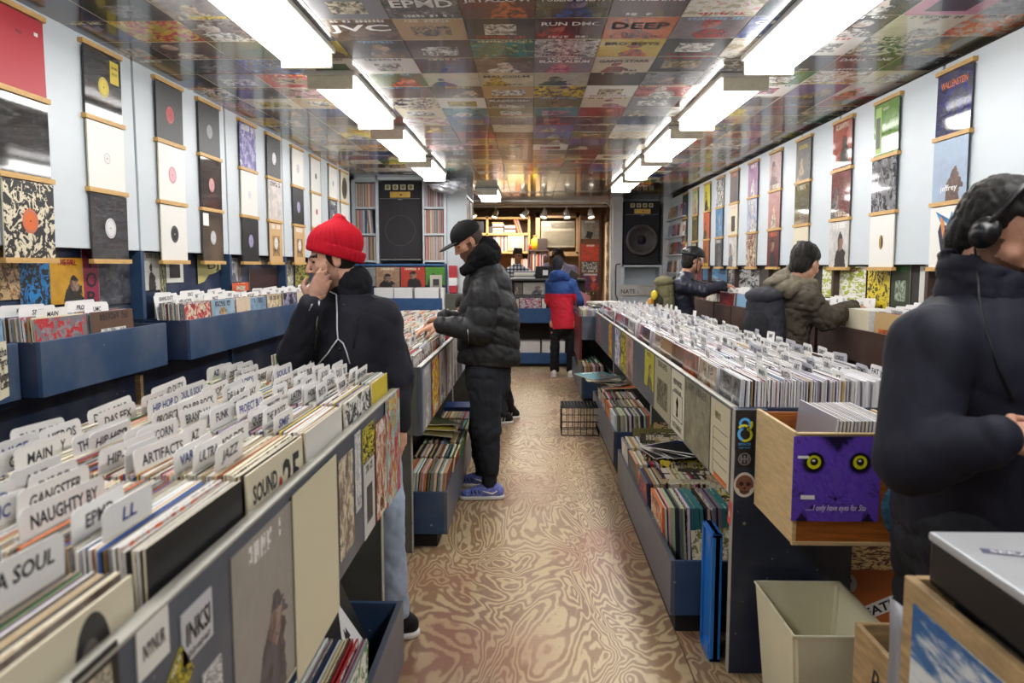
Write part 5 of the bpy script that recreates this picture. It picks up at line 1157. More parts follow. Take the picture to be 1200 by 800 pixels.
# ================================================================== rear shelves, speakers, back room
def speaker(label, u0, u1, v0, v1, Y, cone):
    a, b = at(u0, v1, Y), at(u1, v0, Y); w, h = b[0]-a[0], b[2]-a[2]; t = thing('pa_speaker', label, 'speaker', ((a[0]+b[0])/2, Y, a[2]))
    CB = plain('speaker_carpet', '232327', .75, bump=.3, scale=120); CC = plain('grille_dark', '2e2c30', .8, bump=.4, scale=200)
    m = MB(); m.rbox((-w/2, 0, 0), (w/2, .33, h), .008); m.obj('cabinet', CB, t)
    for k in range(4):
        cx = -w*.27+w*.175*k; m = MB(); m.rbox((cx-w*.062, -.012, h*.90), (cx+w*.062, 0, h*.965), .004); o = m.obj('tweeter', plain('tweeter_cream', 'd6cfb0', .4), t)
        m = MB(); R_ = Matrix.Translation((cx, -.013, h*.9325)) @ Matrix.Rotation(PI/2, 4, 'X'); m.lathe([(.001, 0), (w*.018, .001), (w*.042, .0)], 16, 0, R_); m.obj('tweeter_cone', plain('tweeter_cone', '8c8258', .4), o)
    m = MB(); m.rbox((-w*.22, -.014, h*.80), (w*.24, 0, h*.875), .004); o = m.obj('horn', plain('brass_horn', 'cda850', .35, .5), t)
    m = MB(); m.rbox((-w*.02+w*.03, -.018, h*.825), (w*.055, -.013, h*.845), .002); m.obj('horn_throat', INK, o)
    m = MB(); m.rbox((-w*.48, -.006, h*.785), (w*.48, 0, h*.79), .001); m.rbox((-w*.04, -.008, h*.772), (w*.06, 0, h*.782), .001); m.obj('badge_strip', METAL, t)
    m = MB(); R_ = Matrix.Translation((0, -.004, h*.38)) @ Matrix.Rotation(PI/2, 4, 'X')
    if cone:
        m.lathe([(w*.44, 0), (w*.43, .012), (w*.40, .014), (w*.385, .004), (w*.36, .006), (w*.35, -.01), (w*.12, -.09), (w*.001, -.075)], 48, 0, R_ @ Matrix.Translation((0, 0, .09)), caps=False); m.obj('woofer', plain('woofer_cone', '4b4746', .6), t)
        m = MB(); m.lathe([(w*.445, .001), (w*.445, .018), (w*.41, .02), (w*.40, .001)], 48, 0, R_, caps=False); m.obj('woofer_ring', plain('woofer_ring', '77736e', .5), t)
        m = MB(); m.lathe([(w*.13, .02), (w*.12, .04), (w*.001, .06)], 32, 0, R_); m.obj('dust_cap', INK, t)
    else:
        m.lathe([(w*.35, .0), (w*.35, .004), (w*.33, .004), (w*.33, 0)], 48, 0, R_, caps=False); m.obj('woofer_outline', plain('woofer_outline', '4a4648', .7), t)
        m = MB(); m.rbox((-w*.46, -.003, h*.03), (w*.46, 0, h*.765), .003); m.obj('grille', CC, t)
        m = MB(); m.rbox((-w*.46, -.012, .0), (w*.46, 0, h*.018), .003); m.obj('lower_trim', METAL, t)
    for sx in (-1, 1): m = MB(); m.rbox((sx*w*.47-.006, -.01, 0), (sx*w*.47+.006, .0, h), .002); m.obj('edge_trim', CB, t)
    return t
speaker('black PA speaker with four cream tweeters and covered grille, between the left record shelves', 444, 494, 213, 305, 9.66, False)
speaker('black PA speaker with exposed round woofer on the white unit at the far right', 731, 773, 235.5, 309, 12.36, True)
# left rear shelf unit
Y = 9.6; a, b = at(412, 307, Y), at(523, 205, Y); x0, x1, z0, z1 = a[0], b[0], a[2]-.02, CEIL-.002
t = thing('record_shelf', 'white wall shelf of upright albums either side of the covered speaker', 'shelf', ((x0+x1)/2, Y, z0)); cx = (x0+x1)/2
us = [412, 416, 440, 443, 495, 497, 520, 523]; X_ = [at(u, 250, Y)[0] for u in us]
vs_ = [212, 243.5, 274.5, 306]; Zs = [at(450, v, Y)[2] for v in vs_]
for i in (0, 2, 4, 6): m = MB(); m.rbox((X_[i]-cx, 0, 0), (X_[i+1]-cx, .40, z1-z0), .002); m.obj('upright', WHITE_P, t)
for (i, j) in ((1, 2), (5, 6)):
    for z in Zs: m = MB(); m.rbox((X_[i]-cx, .01, z-z0-.012), (X_[j]-cx, .40, z-z0+.012), .002); m.obj('shelf_board', WHITE_P, t)
m = MB(); m.rbox((X_[0]-cx, 0, Zs[0]-z0+.012), (X_[-1]-cx, .4, z1-z0), .002); m.obj('top_board', WHITE_P, t)
m = MB(); m.rbox((X_[0]-cx, .40, 0), (X_[-1]-cx, .42, z1-z0), .002); m.obj('back_board', WHITE_P, t)
m = MB(); m.rbox((X_[0]-cx, -.01, -.025), (X_[-1]-cx, .4, -.002), .002); m.obj('blue_shelf_edge', plain('blue_edge', '3f6a9c', .45), t)
r = random.Random(8); SP = ['cream', 'white', 'red', 'tan', 'grey', 'dark grey', 'pink', 'light blue', 'brown', 'navy', 'orange', 'dark red', 'teal', 'lilac']
bi = 0
for (i, j, side) in ((1, 2, 'left'), (5, 6, 'right')):
    for row in range(3):
        zf = Zs[row+1]+.013; x = X_[i]+.004; k = 0; lim = X_[j]-(.03 if (row == 1 and side == 'left') else .004)
        while x < lim-.006:
            tt = r.uniform(.004, .0075); kn = r.choices(SP, [9, 9, 3, 5, 5, 3, 3, 3, 2, 2, 2, 1, 1, 2])[0]
            o = link('shelved_album', sleeve_mesh(1, 1, 1), None, (x+tt/2, Y+.17, zf)); o.scale = (tt, .30, min(.315, Zs[row]-.02-zf)*r.uniform(.96, 1)); paint(o, PL[kn], PL['white'], PL['black'], 0, jit(PL[kn], .15))
            if row == 1 and side == 'left' and k > 22: o.rotation_euler = (0, -.08, 0)
            tag(o, f'{kn} album spine, {ordn(k)} from the left, {["top", "middle", "bottom"][row]} shelf {side} of the covered speaker', 'album', 'albums shelved beside the covered speaker'); x += tt+.0008; k += 1
# side shelves facing the aisle
xs = at(530, 250, Y)[0]
t = thing('aisle_side_shelf', 'white shelf of albums on the aisle side of the rear partition', 'shelf', (X_[-1]+.17, Y+.55, 1.0)); 
m = MB(); m.rbox((-.17, -.50, -1.0), (-.15, .6, 1.59), .002); m.obj('back_board', WHITE_P, t)
for z in (.02, .36, .70, 1.04, 1.38): m = MB(); m.rbox((-.15, -.50, z-.012), (.08, .6, z+.012), .002); m.obj('shelf_board', WHITE_P, t)
for y_ in (-.50, .03, .58): m = MB(); m.rbox((-.15, y_-.01, -1.0), (.08, y_+.01, 1.59), .002); m.obj('upright', WHITE_P, t)
for row in range(4):
    for col in range(2):
        y = Y+.08+.53*col; k = 0
        while y < Y+.55+.53*col:
            tt = r.uniform(.012, .02); kn = r.choices(SP, [9, 9, 3, 5, 5, 3, 3, 3, 2, 2, 2, 1, 1, 2])[0]
            o = link('aisle_album', sleeve_mesh(1, 1, 1), None, (X_[-1]+.13, y, 1.034+.34*row)); o.scale = (tt, .22, .30*r.uniform(.95, 1)); o.rotation_euler = (0, 0, PI/2); paint(o, PL[kn], PL['white'], PL['black'], 0, jit(PL[kn], .15))
            tag(o, f'{kn} spine, {ordn(k)} along the {"lower" if row < 2 else "upper"} aisle side shelf, row {row+1}, {["near", "far"][col]} half', 'album', 'albums on the aisle side shelf'); y += tt+.001; k += 1
m = MB(); m.rbox((X_[-1]-.03-cx, 0, 0), (X_[-1]-cx, .03, z0), .002); 
tag(m.obj('shelf_post', NAVY, None, (cx, Y-.02, 0)), 'blue post carrying the rear record shelf at the aisle', 'post')
m = MB(); m.box((-2.5, Y+.42, 0), (X_[-1], Y+.48, CEIL)); struct(m.obj('wall_partition_left', wallm))
# crumpled plastic bundle on the ceiling corner
import bmesh
bm = bmesh.new(); bmesh.ops.create_icosphere(bm, subdivisions=4, radius=1)
for v in bm.verts:
    p = v.co.copy(); n_ = math.sin(p.x*9+p.y*5)*.10+math.sin(p.z*13+p.x*7)*.08+abs(math.sin(p.y*15+p.z*11))*.10; v.co = Vector((p.x*.20*(1+n_), p.y*.20*(1+n_), p.z*.085*(1+n_)))
m = MB(); m.add_bm(bm, sm=True); c = at(524, 209, 9.4); o = m.obj('plastic_bundle', plain('crumpled_plastic', 'b9bcc2', .15, bump=.6, scale=14, coat=.6), None, (c[0], 9.42, 2.47)); tag(o, 'crumpled clear plastic bundle at the ceiling above the rear record shelf', 'plastic bundle')
# display below: blue shelf with album fronts and white boxes
zc = at(480, 348, Y)[2]; zb2 = at(480, 363, Y)[2]-.12
t = thing('display_shelf', 'blue display shelf under the covered speaker with album fronts', 'display shelf', (cx, Y, 0)); hw = (X_[-1]-X_[0])/2
m = MB(); m.rbox((-hw, .02, .0), (hw, .05, z0-.03), .002); m.obj('back_board', NAVY, t)
m = MB(); m.rbox((-hw, -.34, zb2), (hw-.02, -.32, zc), .002); m.obj('front_board', plain('bright_navy', '2f5482', .45), t)
m = MB(); m.rbox((-hw, -.32, zb2), (hw-.02, .02, zb2+.02), .002); m.obj('shelf_board', NAVY, t)
m = MB(); m.rbox((-hw, -.3, 0), (hw-.04, .02, zb2-.02), .002); m.obj('base_cabinet', NAVY_D, t)
for u0, u1, v0, v1, c1, c2, st, lab in ((423, 440, 313, 335, 'grey', 'white', 1, 'grey album front behind the beanie man shoulder'), (441, 468, 313, 336, '#c8a080', 'black', 1, 'grey and orange portrait album front under the covered speaker'),
    (470, 498, 313, 336, '#d0442c', 'black', 1, 'red album front with a black round emblem under the covered speaker'), (499, 521, 313, 334, '#58a030', 'dark green', 1, 'bright green album front under the right record shelf')):
    flat_y('displayed_album', lab, 'album cover', u0, u1, v0, v1, Y-.02, c1, c2, 'cream', st)
o = flat_y('displayed_album', 'small grey cover with a dark square propped on the green one', 'album cover', 504, 518, 322, 337, Y-.05, '#b8b4a4', 'dark grey', 'dark grey', 3)
for u0, u1, lab in ((440, 462, 'white card box behind the beanie man shoulder'), (463, 484, 'white card box left of the gap on the blue display shelf'), (487, 515, 'wide white card box on the blue display shelf'), (517, 521, 'slim white card box at the aisle end of the blue display shelf')):
    a, b = at(u0, 350, Y-.2), at(u1, 337, Y-.2); m = MB(); m.rbox((a[0], Y-.28, zb2+.021), (b[0], Y-.10, b[2]), .003); o = m.obj('card_box', WHITE, origin=((a[0]+b[0])/2, Y-.2, zb2+.021)); tag(o, lab, 'box')
a = at(534, 352, 9.9); m = MB(); m.rbox((-.045, -.05, -.01), (.05, .06, .33), .01); o = m.obj('red_white_carton', plain('red_carton', 'b8323c', .5), None, (a[0]+.05, 9.0, 1.15)); tag(o, 'small red carton by the shelf post behind the capped man', 'carton'); o.location = (X_[-1]+.08, 9.56, 1.18)
m = MB(); m.rbox((-.05, -.055, .08), (.055, .065, .18), .01); m.obj('white_band', WHITE, o)
m = MB(); m.rbox((-.14, -.09, 0), (.14, .16, 1.165), .004); tag(m.obj('side_cupboard', GREYP, None, (X_[-1]+.12, 9.56-.02, 0)), 'grey cupboard standing at the aisle end of the rear shelf', 'cupboard')
# header beam + partition right
YP = 12.36
a = at(718, 300, YP); b = at(729, 300, YP); c = at(776, 300, YP)
m = MB(); m.box((a[0], YP, 0), (b[0]-.0, YP+.5, CEIL)); struct(m.obj('wall_partition_right', wallm))
m = MB(); m.box((b[0], YP+.44, 0), (2.6, YP+.5, CEIL)); struct(m.obj('wall_alcove', wallm))
m = MB(); m.box((c[0]+.01, YP, 0), (2.24, YP+.5, CEIL)); struct(m.obj('wall_return', wallm))
m = MB(); m.box((-2.5, 12.9, 2.53), (a[0], 13.0, 2.6)); struct(m.obj('trim_1', plain('header_trim', 'cfc6b4', .5)))
t = thing('white_unit', 'white alcove unit under the far right speaker holding two album fronts', 'shelf unit', ((b[0]+c[0])/2, YP, 0)); hw = (c[0]-b[0])/2; zt = at(750, 310.5, YP)[2]; zl = at(750, 343, YP-.1)[2]
m = MB(); m.rbox((-hw+.02, -.02, zt-.03), (hw, .42, zt), .003); m.obj('top_board', WHITE_P, t)
for s in (-1, 1): m = MB(); x_ = s*(hw-.02); m.rbox((x_-.02, -.02, .0), (x_+.02, .42, zt-.03), .003); m.obj('side_panel', WHITE_P, t)
m = MB(); m.rbox((-hw+.04, -.0, zl-.03), (hw-.04, .42, zl), .003); m.obj('shelf_board', WHITE_P, t)
m = MB(); m.rbox((-hw+.04, .0, .0), (hw-.04, .03, zl-.03), .003); m.obj('lower_panel', WHITE_P, t); m = MB(); m.rbox((-hw+.04, .38, zl), (hw-.04, .41, zt-.03), .002); m.obj('back_panel', WHITE_P, t)
flat_y('displayed_album', 'white album front lettered NATE in the white unit at the far right', 'album cover', 725, 747, 334, 346, YP-.03, '#d0cec8', 'black', 'black', 0, titles=[('NATE', .5, .4, .8, .4, 'black')])
flat_y('displayed_album', 'pale album front with a grey reclining figure beside the NATE one', 'album cover', 748, 770, 334, 346, YP-.03, '#d8d4cc', 'grey', 'grey', 1)
m = MB(); p = [at(727, 309, YP-.1), at(722, 310, YP-.1), at(721.5, 318, YP-.1), at(721.5, 345, YP-.1), at(724, 352, YP-.1)]; m.tube(p, .009, 8); tag(m.obj('black_cable', BLACKM), 'black cable hanging beside the white unit at the far right', 'cable')
m = MB(); p = [at(537, 235, 12.3), at(700, 236, 12.3), at(711, 237, 12.3), at(716, 243, 12.3), at(716.5, 300, 12.3), at(716.5, 400, 12.3)]; m.tube(p, .014, 8); tag(m.obj('conduit_pipe', FRAMEW), 'thin white conduit pipe framing the opening to the back room', 'pipe')
# ------------------------------------------------------------------ back room
BT = plain('warm_room_wall', 'b8a084', .6)
m = MB(); m.box((-1.6, 15.24, 0), (1.4, 15.29, 2.6)); struct(m.obj('wall_rear_room', BT))
# pine shelving rear left
Y = 14.6; a, b = at(538, 330, Y), at(620, 253, Y); x0, x1, zt = a[0]-.35, b[0], b[2]; cx = (x0+x1)/2
t = thing('pine_shelving', 'pine shelving crowded with boxes and albums at the rear of the shop', 'shelving', (cx, Y, 0)); hw = (x1-x0)/2
for x_ in (-hw, 0.05, hw): m = MB(); m.rbox((x_-.02, 0, 0), (x_+.02, .5, zt), .003); m.obj('upright', PINE, t)
lev = [at(600, v, Y)[2] for v in (254, 273, 294.5, 318)]
for z in lev: m = MB(); m.rbox((-hw, 0, z-.04), (hw, .5, z), .003); m.obj('shelf_board', PINE, t)
m = MB(); m.rbox((-hw, .5, 0), (hw, .52, zt), .003); m.obj('back_board', plain('shelf_back_brown', '8a6a48', .7), t)
def boxes(row, spans, th=.3):
    for u0, u1, h, kn, lab, nm in spans:
        a, b = at(u0, 300, Y), at(u1, 300, Y); z = lev[row]; m = MB(); m.rbox((-(b[0]-a[0])/2, 0, 0), ((b[0]-a[0])/2, th, h), .006); o = m.obj(nm, colmat(kn), None, ((a[0]+b[0])/2, Y+.04, z+.001)); tag(o, lab, nm.replace('_', ' '))
boxes(1, [(548, 567, .22, '#2a2830', 'dark equipment case on the pine shelving above the capped man', 'equipment_case'), (569, 578, .12, 'dark grey', 'small dark case next to the equipment case', 'small_case')])
for i, (u0, u1, n, c_) in enumerate(((577, 590, 7, 'cream'), (591, 604, 5, 'white'))):
    for k in range(n):
        a, b = at(u0, 300, Y), at(u1, 300, Y); kn = ['cream', 'tan', 'white', 'brown', 'grey'][(k+i) % 5]; m = MB(); m.rbox((-(b[0]-a[0])/2, 0, 0), ((b[0]-a[0])/2, .3, .028), .004)
        o = m.obj('stacked_folder', colmat(kn), None, ((a[0]+b[0])/2+.01*math.sin(k*3), Y+.04, lev[1]+.001+.0295*k)); tag(o, f'{kn} folder, {ordn(k)} from the bottom of the {["left", "right"][i]} stack on the pine shelving', 'folder', 'stacked folders on the pine shelving')
r = random.Random(44)
def spines(name, row_z, u0, u1, Yy, h, grp, lab, tilt=0, tt=(.012, .022)):
    x, xe = at(u0, 300, Yy)[0], at(u1, 300, Yy)[0]; k = 0
    while x < xe:
        w = r.uniform(*tt); kn = r.choice(['cream', 'tan', 'pink', 'brown', 'lilac', 'grey', 'orange', 'white', 'dark red', 'maroon']); o = link(name, sleeve_mesh(1, 1, 1), None, (x+w/2, Yy+.2, row_z+.001)); o.scale = (w, .3, h*r.uniform(.9, 1)); o.rotation_euler = (0, tilt, 0)
        paint(o, PL[kn], PL['white'], PL['black'], 0, PL[kn]); tag(o, f'{kn} spine, {ordn(k)} from the left, {lab}', 'album', grp); x += w+.002; k += 1
spines('rear_album', lev[1], 606, 612, Y, .30, 'albums on the pine shelving', 'leaning on the upper pine shelf', -.3)
spines('rear_album', lev[2], 578, 594, Y, .31, 'albums on the pine shelving', 'middle pine shelf beside the yellow cover')
spines('rear_album', lev[2], 614.5, 618, Y, .31, 'albums on the pine shelving', 'right end of the middle pine shelf')
spines('rear_album', lev[3]-.05, 598, 618, Y, .31, 'albums on the pine shelving', 'lower pine shelf behind the plaid shirt')
o = flat_y('displayed_album', 'yellow framed cream album cover on the pine shelving above the plaid shirt man', 'album cover', 595, 614, 275, 293.5, Y+.02, '#e0c890', '#e8e0d0', '#c8902c', 1)
# right of shelving: shelf with yellow bottle, radio, spines
zs = at(630, 292.5, 14.4)[2]
t = thing('wall_shelf', 'dark wall shelf with bottles and a row of albums beneath, left of the air conditioner', 'shelf', (at(631, 300, 14.4)[0], 14.4, 0))
m = MB(); m.rbox((-.17, 0, zs-.03), (.18, .4, zs), .003); m.obj('shelf_board', BROWN, t); m = MB(); m.rbox((-.17, .0, zs-.42), (.18, .4, zs-.39), .003); m.obj('shelf_board', BROWN, t)
for s in (-.185, .19): m = MB(); m.rbox((s-.01, .0, 0), (s+.01, .4, zs), .003); m.obj('upright', BROWN, t)
spines('rear_album', zs-.389, 621, 640, 14.4, .33, 'albums under the dark wall shelf', 'in the row below the yellow bottle')
def bottle(u, Yy, z, r_, h, mat, capm, lab):
    x = at(u, 300, Yy)[0]; t = thing('bottle', lab, 'bottle', (x, Yy+.1, z)); m = MB(); m.lathe([(.001, 0), (r_, .002), (r_, h*.68), (r_*.45, h*.82), (r_*.42, h*.9)], 20); m.obj('body', mat, t); m = MB(); m.lathe([(r_*.5, h*.9), (r_*.5, h), (.001, h)], 16); m.obj('cap', capm, t)
bottle(627, 14.4, zs, .075, .27, colmat('#d8b020'), colmat('olive'), 'big yellow bottle on the dark wall shelf'); bottle(622, 14.4, zs, .045, .13, colmat('#b82820'), colmat('black'), 'short red bottle beside the yellow bottle')
m = MB(); m.rbox((-.09, 0, 0), (.09, .2, .21), .008); o = m.obj('dark_loudspeaker', colmat('#3a2f2c'), None, (at(635.5, 300, 14.4)[0], 14.42, zs+.001)); tag(o, 'small dark box speaker right of the yellow bottle', 'speaker')
# AC unit
a, b = at(634, 290, 14.5), at(674, 259, 14.5); w, h = b[0]-a[0], b[2]-a[2]
t = thing('air_conditioner', 'beige window air conditioner above the clerk with headphones', 'air conditioner', ((a[0]+b[0])/2, 14.5, a[2])); G = plain('aged_beige_grey', '8f8878', .5); GD = plain('grille_brown', '4e483e', .6)
m = MB(); m.rbox((-w/2, 0, 0), (w/2, .35, h), .012); m.obj('housing', G, t)
m = MB()
for k in range(16): m.box((-w/2+.03, -.008, .05+.025*k), (w/2-.03, 0, .055+.025*k+.008)) if .05+.025*k < h*.66 else None
m.obj('intake_grille', plain('grille_tan', '7a7262', .6), t)
m = MB(); m.rbox((-w*.2, -.006, h*.74), (w*.47, 0, h*.95), .004); m.obj('outlet_recess', GD, t)
for k in range(5): m = MB(); m.rbox((-w*.2, -.014, h*.76+h*.038*k), (w*.47, -.006, h*.775+h*.038*k), .001); m.obj('vane', G, t)
m = MB(); m.rbox((-w*.46, -.008, h*.76), (-w*.24, 0, h*.93), .003); m.obj('control_panel', G, t)
m = MB()
for lo, hi in (((-w/2-.10, -.02, -.12), (-w/2-.02, .3, h+.16)), ((w/2+.02, -.02, -.12), (w/2+.09, .3, h+.16)), ((-w/2-.1, -.02, h+.06), (w/2+.09, .3, h+.16)), ((-w/2-.1, -.02, -.16), (w/2+.09, .3, -.08))): m.rbox(lo, hi, .004)
m.obj('timber_surround', plain('surround_wood', '9a7c58', .5), t)
# poster cabinet
Yc = 13.9; a, b = at(680, 400, Yc), at(704, 253, Yc); t = thing('poster_cabinet', 'tall brown cabinet door covered in album art beside the back room opening', 'cabinet', ((a[0]+b[0])/2, Yc, 0)); w = b[0]-a[0]
m = MB(); m.rbox((-w/2, 0, 0), (w/2, .4, b[2]), .005); m.obj('door', plain('cabinet_brown', '7a5030', .45, var=.2, stretch=(3, 3, 20)), t)
for s in (-1, 1): m = MB(); m.rbox((s*w/2-.02, -.015, 0), (s*w/2+.02, .41, b[2]+.02), .003); m.obj('frame_post', plain('cabinet_post', '5c3c26', .45), t)
for u0, u1, v0, v1, c1, c2, st, lab in ((681, 702, 258, 280, '#8a8680', 'cream', 1, 'grey album cover with a white turntable circle on the tall cabinet'), (681, 702, 286, 306, '#d84820', '#402018', 1, 'orange red album cover with a small dark figure on the tall cabinet'),
    (682, 700, 307, 319, '#c8c8c8', 'black', 4, 'black and white lettered cover under the orange one'), (681, 702, 320, 340, '#3a2a60', '#d05040', 1, 'purple album cover with a large red face on the tall cabinet'), (682, 699, 342, 358, '#1a1410', '#c89820', 1, 'framed black and gold picture at the foot of the posters')):
    flat_y('album_cover', lab, 'album cover', u0, u1, v0, v1, Yc-.02, c1, c2, 'white', st)
o = flat_y('small_card', 'small black tilted card stuck on the grey turntable cover', 'card', 686, 693, 271, 279, Yc-.04, 'black', 'black', 'black', 0); o.rotation_euler = (0, .3, 0)
# right inner wall of back room with album edges
t = thing('leaning_boards', 'stack of pale torn cardboard sheets hanging on the right inner wall of the back room', 'cardboard sheets', (1.36, 13.5, 0)); ps = plain('flaky_board', 'd0bc9c', .7, var=.5, scale=30, bump=.6)
for k in range(4):
    m = MB(); V = []; n = 14
    for i in range(n+1):
        z = .9+1.35*i/n; V += [(.0-.02*k+.01*math.sin(i*2.1+k), -.45+.05*k+.012*math.sin(i*3.3+k), z), (.02-.02*k, .2, z)]
    m.add(V, [(2*i, 2*i+1, 2*i+3, 2*i+2) for i in range(n)]); o = m.obj('sheet', ps, t); md = o.modifiers.new('thickness', 'SOLIDIFY'); md.thickness = .01
m = MB(); m.box((1.40, 12.9, 0), (1.44, 15.2, 2.6)); struct(m.obj('wall_inner_right', plain('inner_wall_tan', 'b09070', .7)))
m = MB(); m.box((-2.3, 12.95, 0), (-1.75, 13.0, 2.6)); struct(m.obj('wall_inner_left', wallm))
m = MB(); m.rbox((-.01, -.16, 0), (.01, .16, .33), .002); o = m.obj('dark_framed_cover', colmat('#4a3a34'), None, (1.385, 13.2, 2.12)); tag(o, 'dark framed cover high on the right inner wall of the back room', 'picture')
# track spotlights
BULB = emit('lit_spot_bulb', (1.0, .88, .72), 14)
m = MB(); m.rbox((at(540, 243, 13.2)[0], 13.19, 2.50), (at(712, 243, 13.2)[0], 13.23, 2.53), .004); tag(m.obj('light_track', FRAMEW), 'white ceiling track carrying the spotlights of the back room', 'light track')
for i, (u, tilt, lab) in enumerate(((553, -.5, 'cream spotlight at the left end of the ceiling track'), (581, .3, 'cream spotlight on the track above the dark equipment case'), (616, .7, 'white spotlight turned sideways on the track'), (638, .2, 'white cylindrical spotlight left of the air conditioner top'), (664, -.1, 'white spotlight above the clerk with headphones'), (692, -.15, 'lit spotlight pointing down above the poster cabinet'))):
    x = at(u, 245, 13.2)[0]; t = thing('track_spotlight', lab, 'spotlight', (x, 13.21, 2.50), 0, 'spotlights on the back room track'); m = MB(); m.tube([(0, 0, 0), (0, 0, -.06)], .012, 8); m.obj('stem', FRAMEW, t)
    R_ = Matrix.Translation((0, -.02, -.10)) @ Matrix.Rotation(tilt, 4, 'Y') @ Matrix.Rotation(-.35, 4, 'X'); m = MB(); m.lathe([(.001, .06), (.032, .055), (.042, 0), (.062, -.09), (.058, -.09), (.038, 0), (.001, .03)], 24, 0, R_); m.obj('lamp_head', FRAMEW if i > 1 else plain('cream_lamp', 'b8a878', .4), t)
    m = MB(); m.lathe([(.001, -.075), (.045, -.072), (.050, -.06)], 20, 0, R_); m.obj('bulb', BULB, t)
# DJ counter
Yd = 11.45; a, b = at(594, 431, Yd), at(690, 377, Yd)
t = thing('service_counter', 'blue service counter with open shelves in front of the clerks', 'counter', (.16, Yd, 0)); x0, x1 = at(597, 400, Yd)[0]-.16, at(688, 400, Yd)[0]-.16
zz = lambda v, Y_=Yd: at(640, v, Y_)[2]
BN = plain('counter_blue', '2c5484', .45)
m = MB(); m.rbox((x0, -.02, .05), (x1, 0, zz(413)), .003); m.obj('lower_front', BN, t)
m = MB(); m.rbox((x0, -.02, zz(378)), (x1, 0, zz(361)), .003); m.obj('upper_front', BN, t)
m = MB(); m.rbox((x0, 0, .05), (x1, .45, .07), .002); m.obj('bottom_shelf', BN, t); m = MB(); m.rbox((x0, 0, zz(378)-.01), (x1, .5, zz(378)+.02), .002); m.obj('shelf_board', NAVY_D, t)
m = MB(); m.rbox((x0, .45, .0), (x1, .5, zz(345)), .002); m.obj('back_board', plain('counter_back', '3c342e', .7), t)
m = MB(); m.rbox((x0, .1, zz(350)), (x1, .56, zz(347)), .002); m.obj('counter_top', plain('counter_grey', '4a4a4c', .5), t)
m = MB(); m.rbox((x0, .45, zz(347)), (x1, .9, zz(328)), .002); m.obj('raised_back', plain('counter_back', '3c342e', .7), t); m = MB(); m.rbox((x0, .3, zz(329)), (x1, .95, zz(327)), .002); m.obj('upper_shelf', plain('counter_grey', '4a4a4c', .5), t)
m = MB(); m.box((x0+.02, .02, 0), (x1-.02, .4, .045)); m.obj('plinth', BLACKM, t)
for x_ in (x0, x1-.02): m = MB(); m.rbox((x_, 0, .05), (x_+.02, .5, zz(350)), .002); m.obj('side_panel', NAVY_D, t)
for u0, u1, v0, v1, c1, c2, st, lab in ((597, 633, 400, 412.5, 'white', 'lilac', 0, 'white record box, left of the two on the low counter shelf'), (635, 651, 400, 412.5, 'white', 'lilac', 0, 'white record box beside the first one, behind the boy legs'), (654, 662, 400, 412.5, 'white', 'lilac', 0, 'white record box seen between the boy legs')):
    a, b = at(u0, v1, Yd+.05), at(u1, v0, Yd+.05); m = MB(); m.rbox((a[0], Yd+.03, .072), (b[0], Yd+.35, b[2]), .004); o = m.obj('record_box', WHITE, origin=((a[0]+b[0])/2, Yd+.2, .072)); tag(o, lab, 'record box')
    m = MB(); m.rbox((-(b[0]-a[0])/2+.01, -.15, b[2]-.072), ((b[0]-a[0])/2-.01, .12, b[2]-.06), .002); m.obj('record_tops', plain('pink_grey_tops', 'a898a0', .5), o)
for u0, u1, v0, v1, c1, c2, st, lab in ((609, 634, 349, 361, '#d8dce0', 'red', 2, 'white and red comic style cover standing in the upper counter bin'), (605, 608, 350, 361, 'cream', 'grey', 0, 'cream spine at the left of the upper counter bin'), (635, 640, 350, 361, 'white', 'grey', 0, 'white cover beside the boy in the upper counter bin')):
    flat_y('displayed_album', lab, 'album cover', u0, u1, v0, v1, Yd+.06, c1, c2, 'blue', st)
for u0, u1, c1, c2, lab in ((603, 612, '#6a5a5c', 'cream', 'dark patterned cover on the counter ledge'), (613, 637, '#d8d4c8', 'grey', 'white sketch cover on the counter ledge'), (637, 645, '#c8c4b8', 'grey', 'narrow pale cover behind the boy on the counter ledge')):
    flat_y('displayed_album', lab, 'album cover', u0, u1, 331, 345, Yd+.40, c1, c2, 'black', 1)
for k in range(5):
    kn = ['white', 'grey', 'cream', 'white', 'grey'][k]; a, b = at(602, 327, Yd+.7), at(627, 318, Yd+.7); m = MB(); m.rbox((a[0]+.01*(k % 2), Yd+.45, 0), (b[0]-.012*(k % 3), Yd+.75, .022), .004); o = m.obj('paper_stack', colmat(kn), None, (0, 0, zz(327)+.001+.0235*k)); tag(o, f'{kn} flat sleeve, {ORD[k]} from the bottom of the stack before the plaid shirt man', 'sleeve', 'flat stack on the service counter')
m = MB(); m.rbox((-.16, -.02, 0), (.16, .28, .19), .01); o = m.obj('mixer_case', BLACKM, None, (at(640, 320, Yd+.5)[0], Yd+.62, zz(327)+.001)); tag(o, 'black DJ equipment case on the service counter before the headphone clerk', 'equipment case')
m = MB(); m.rbox((-.05, -.024, .05), (.03, -.019, .13), .003); m.obj('label_sheet', WHITE, o)
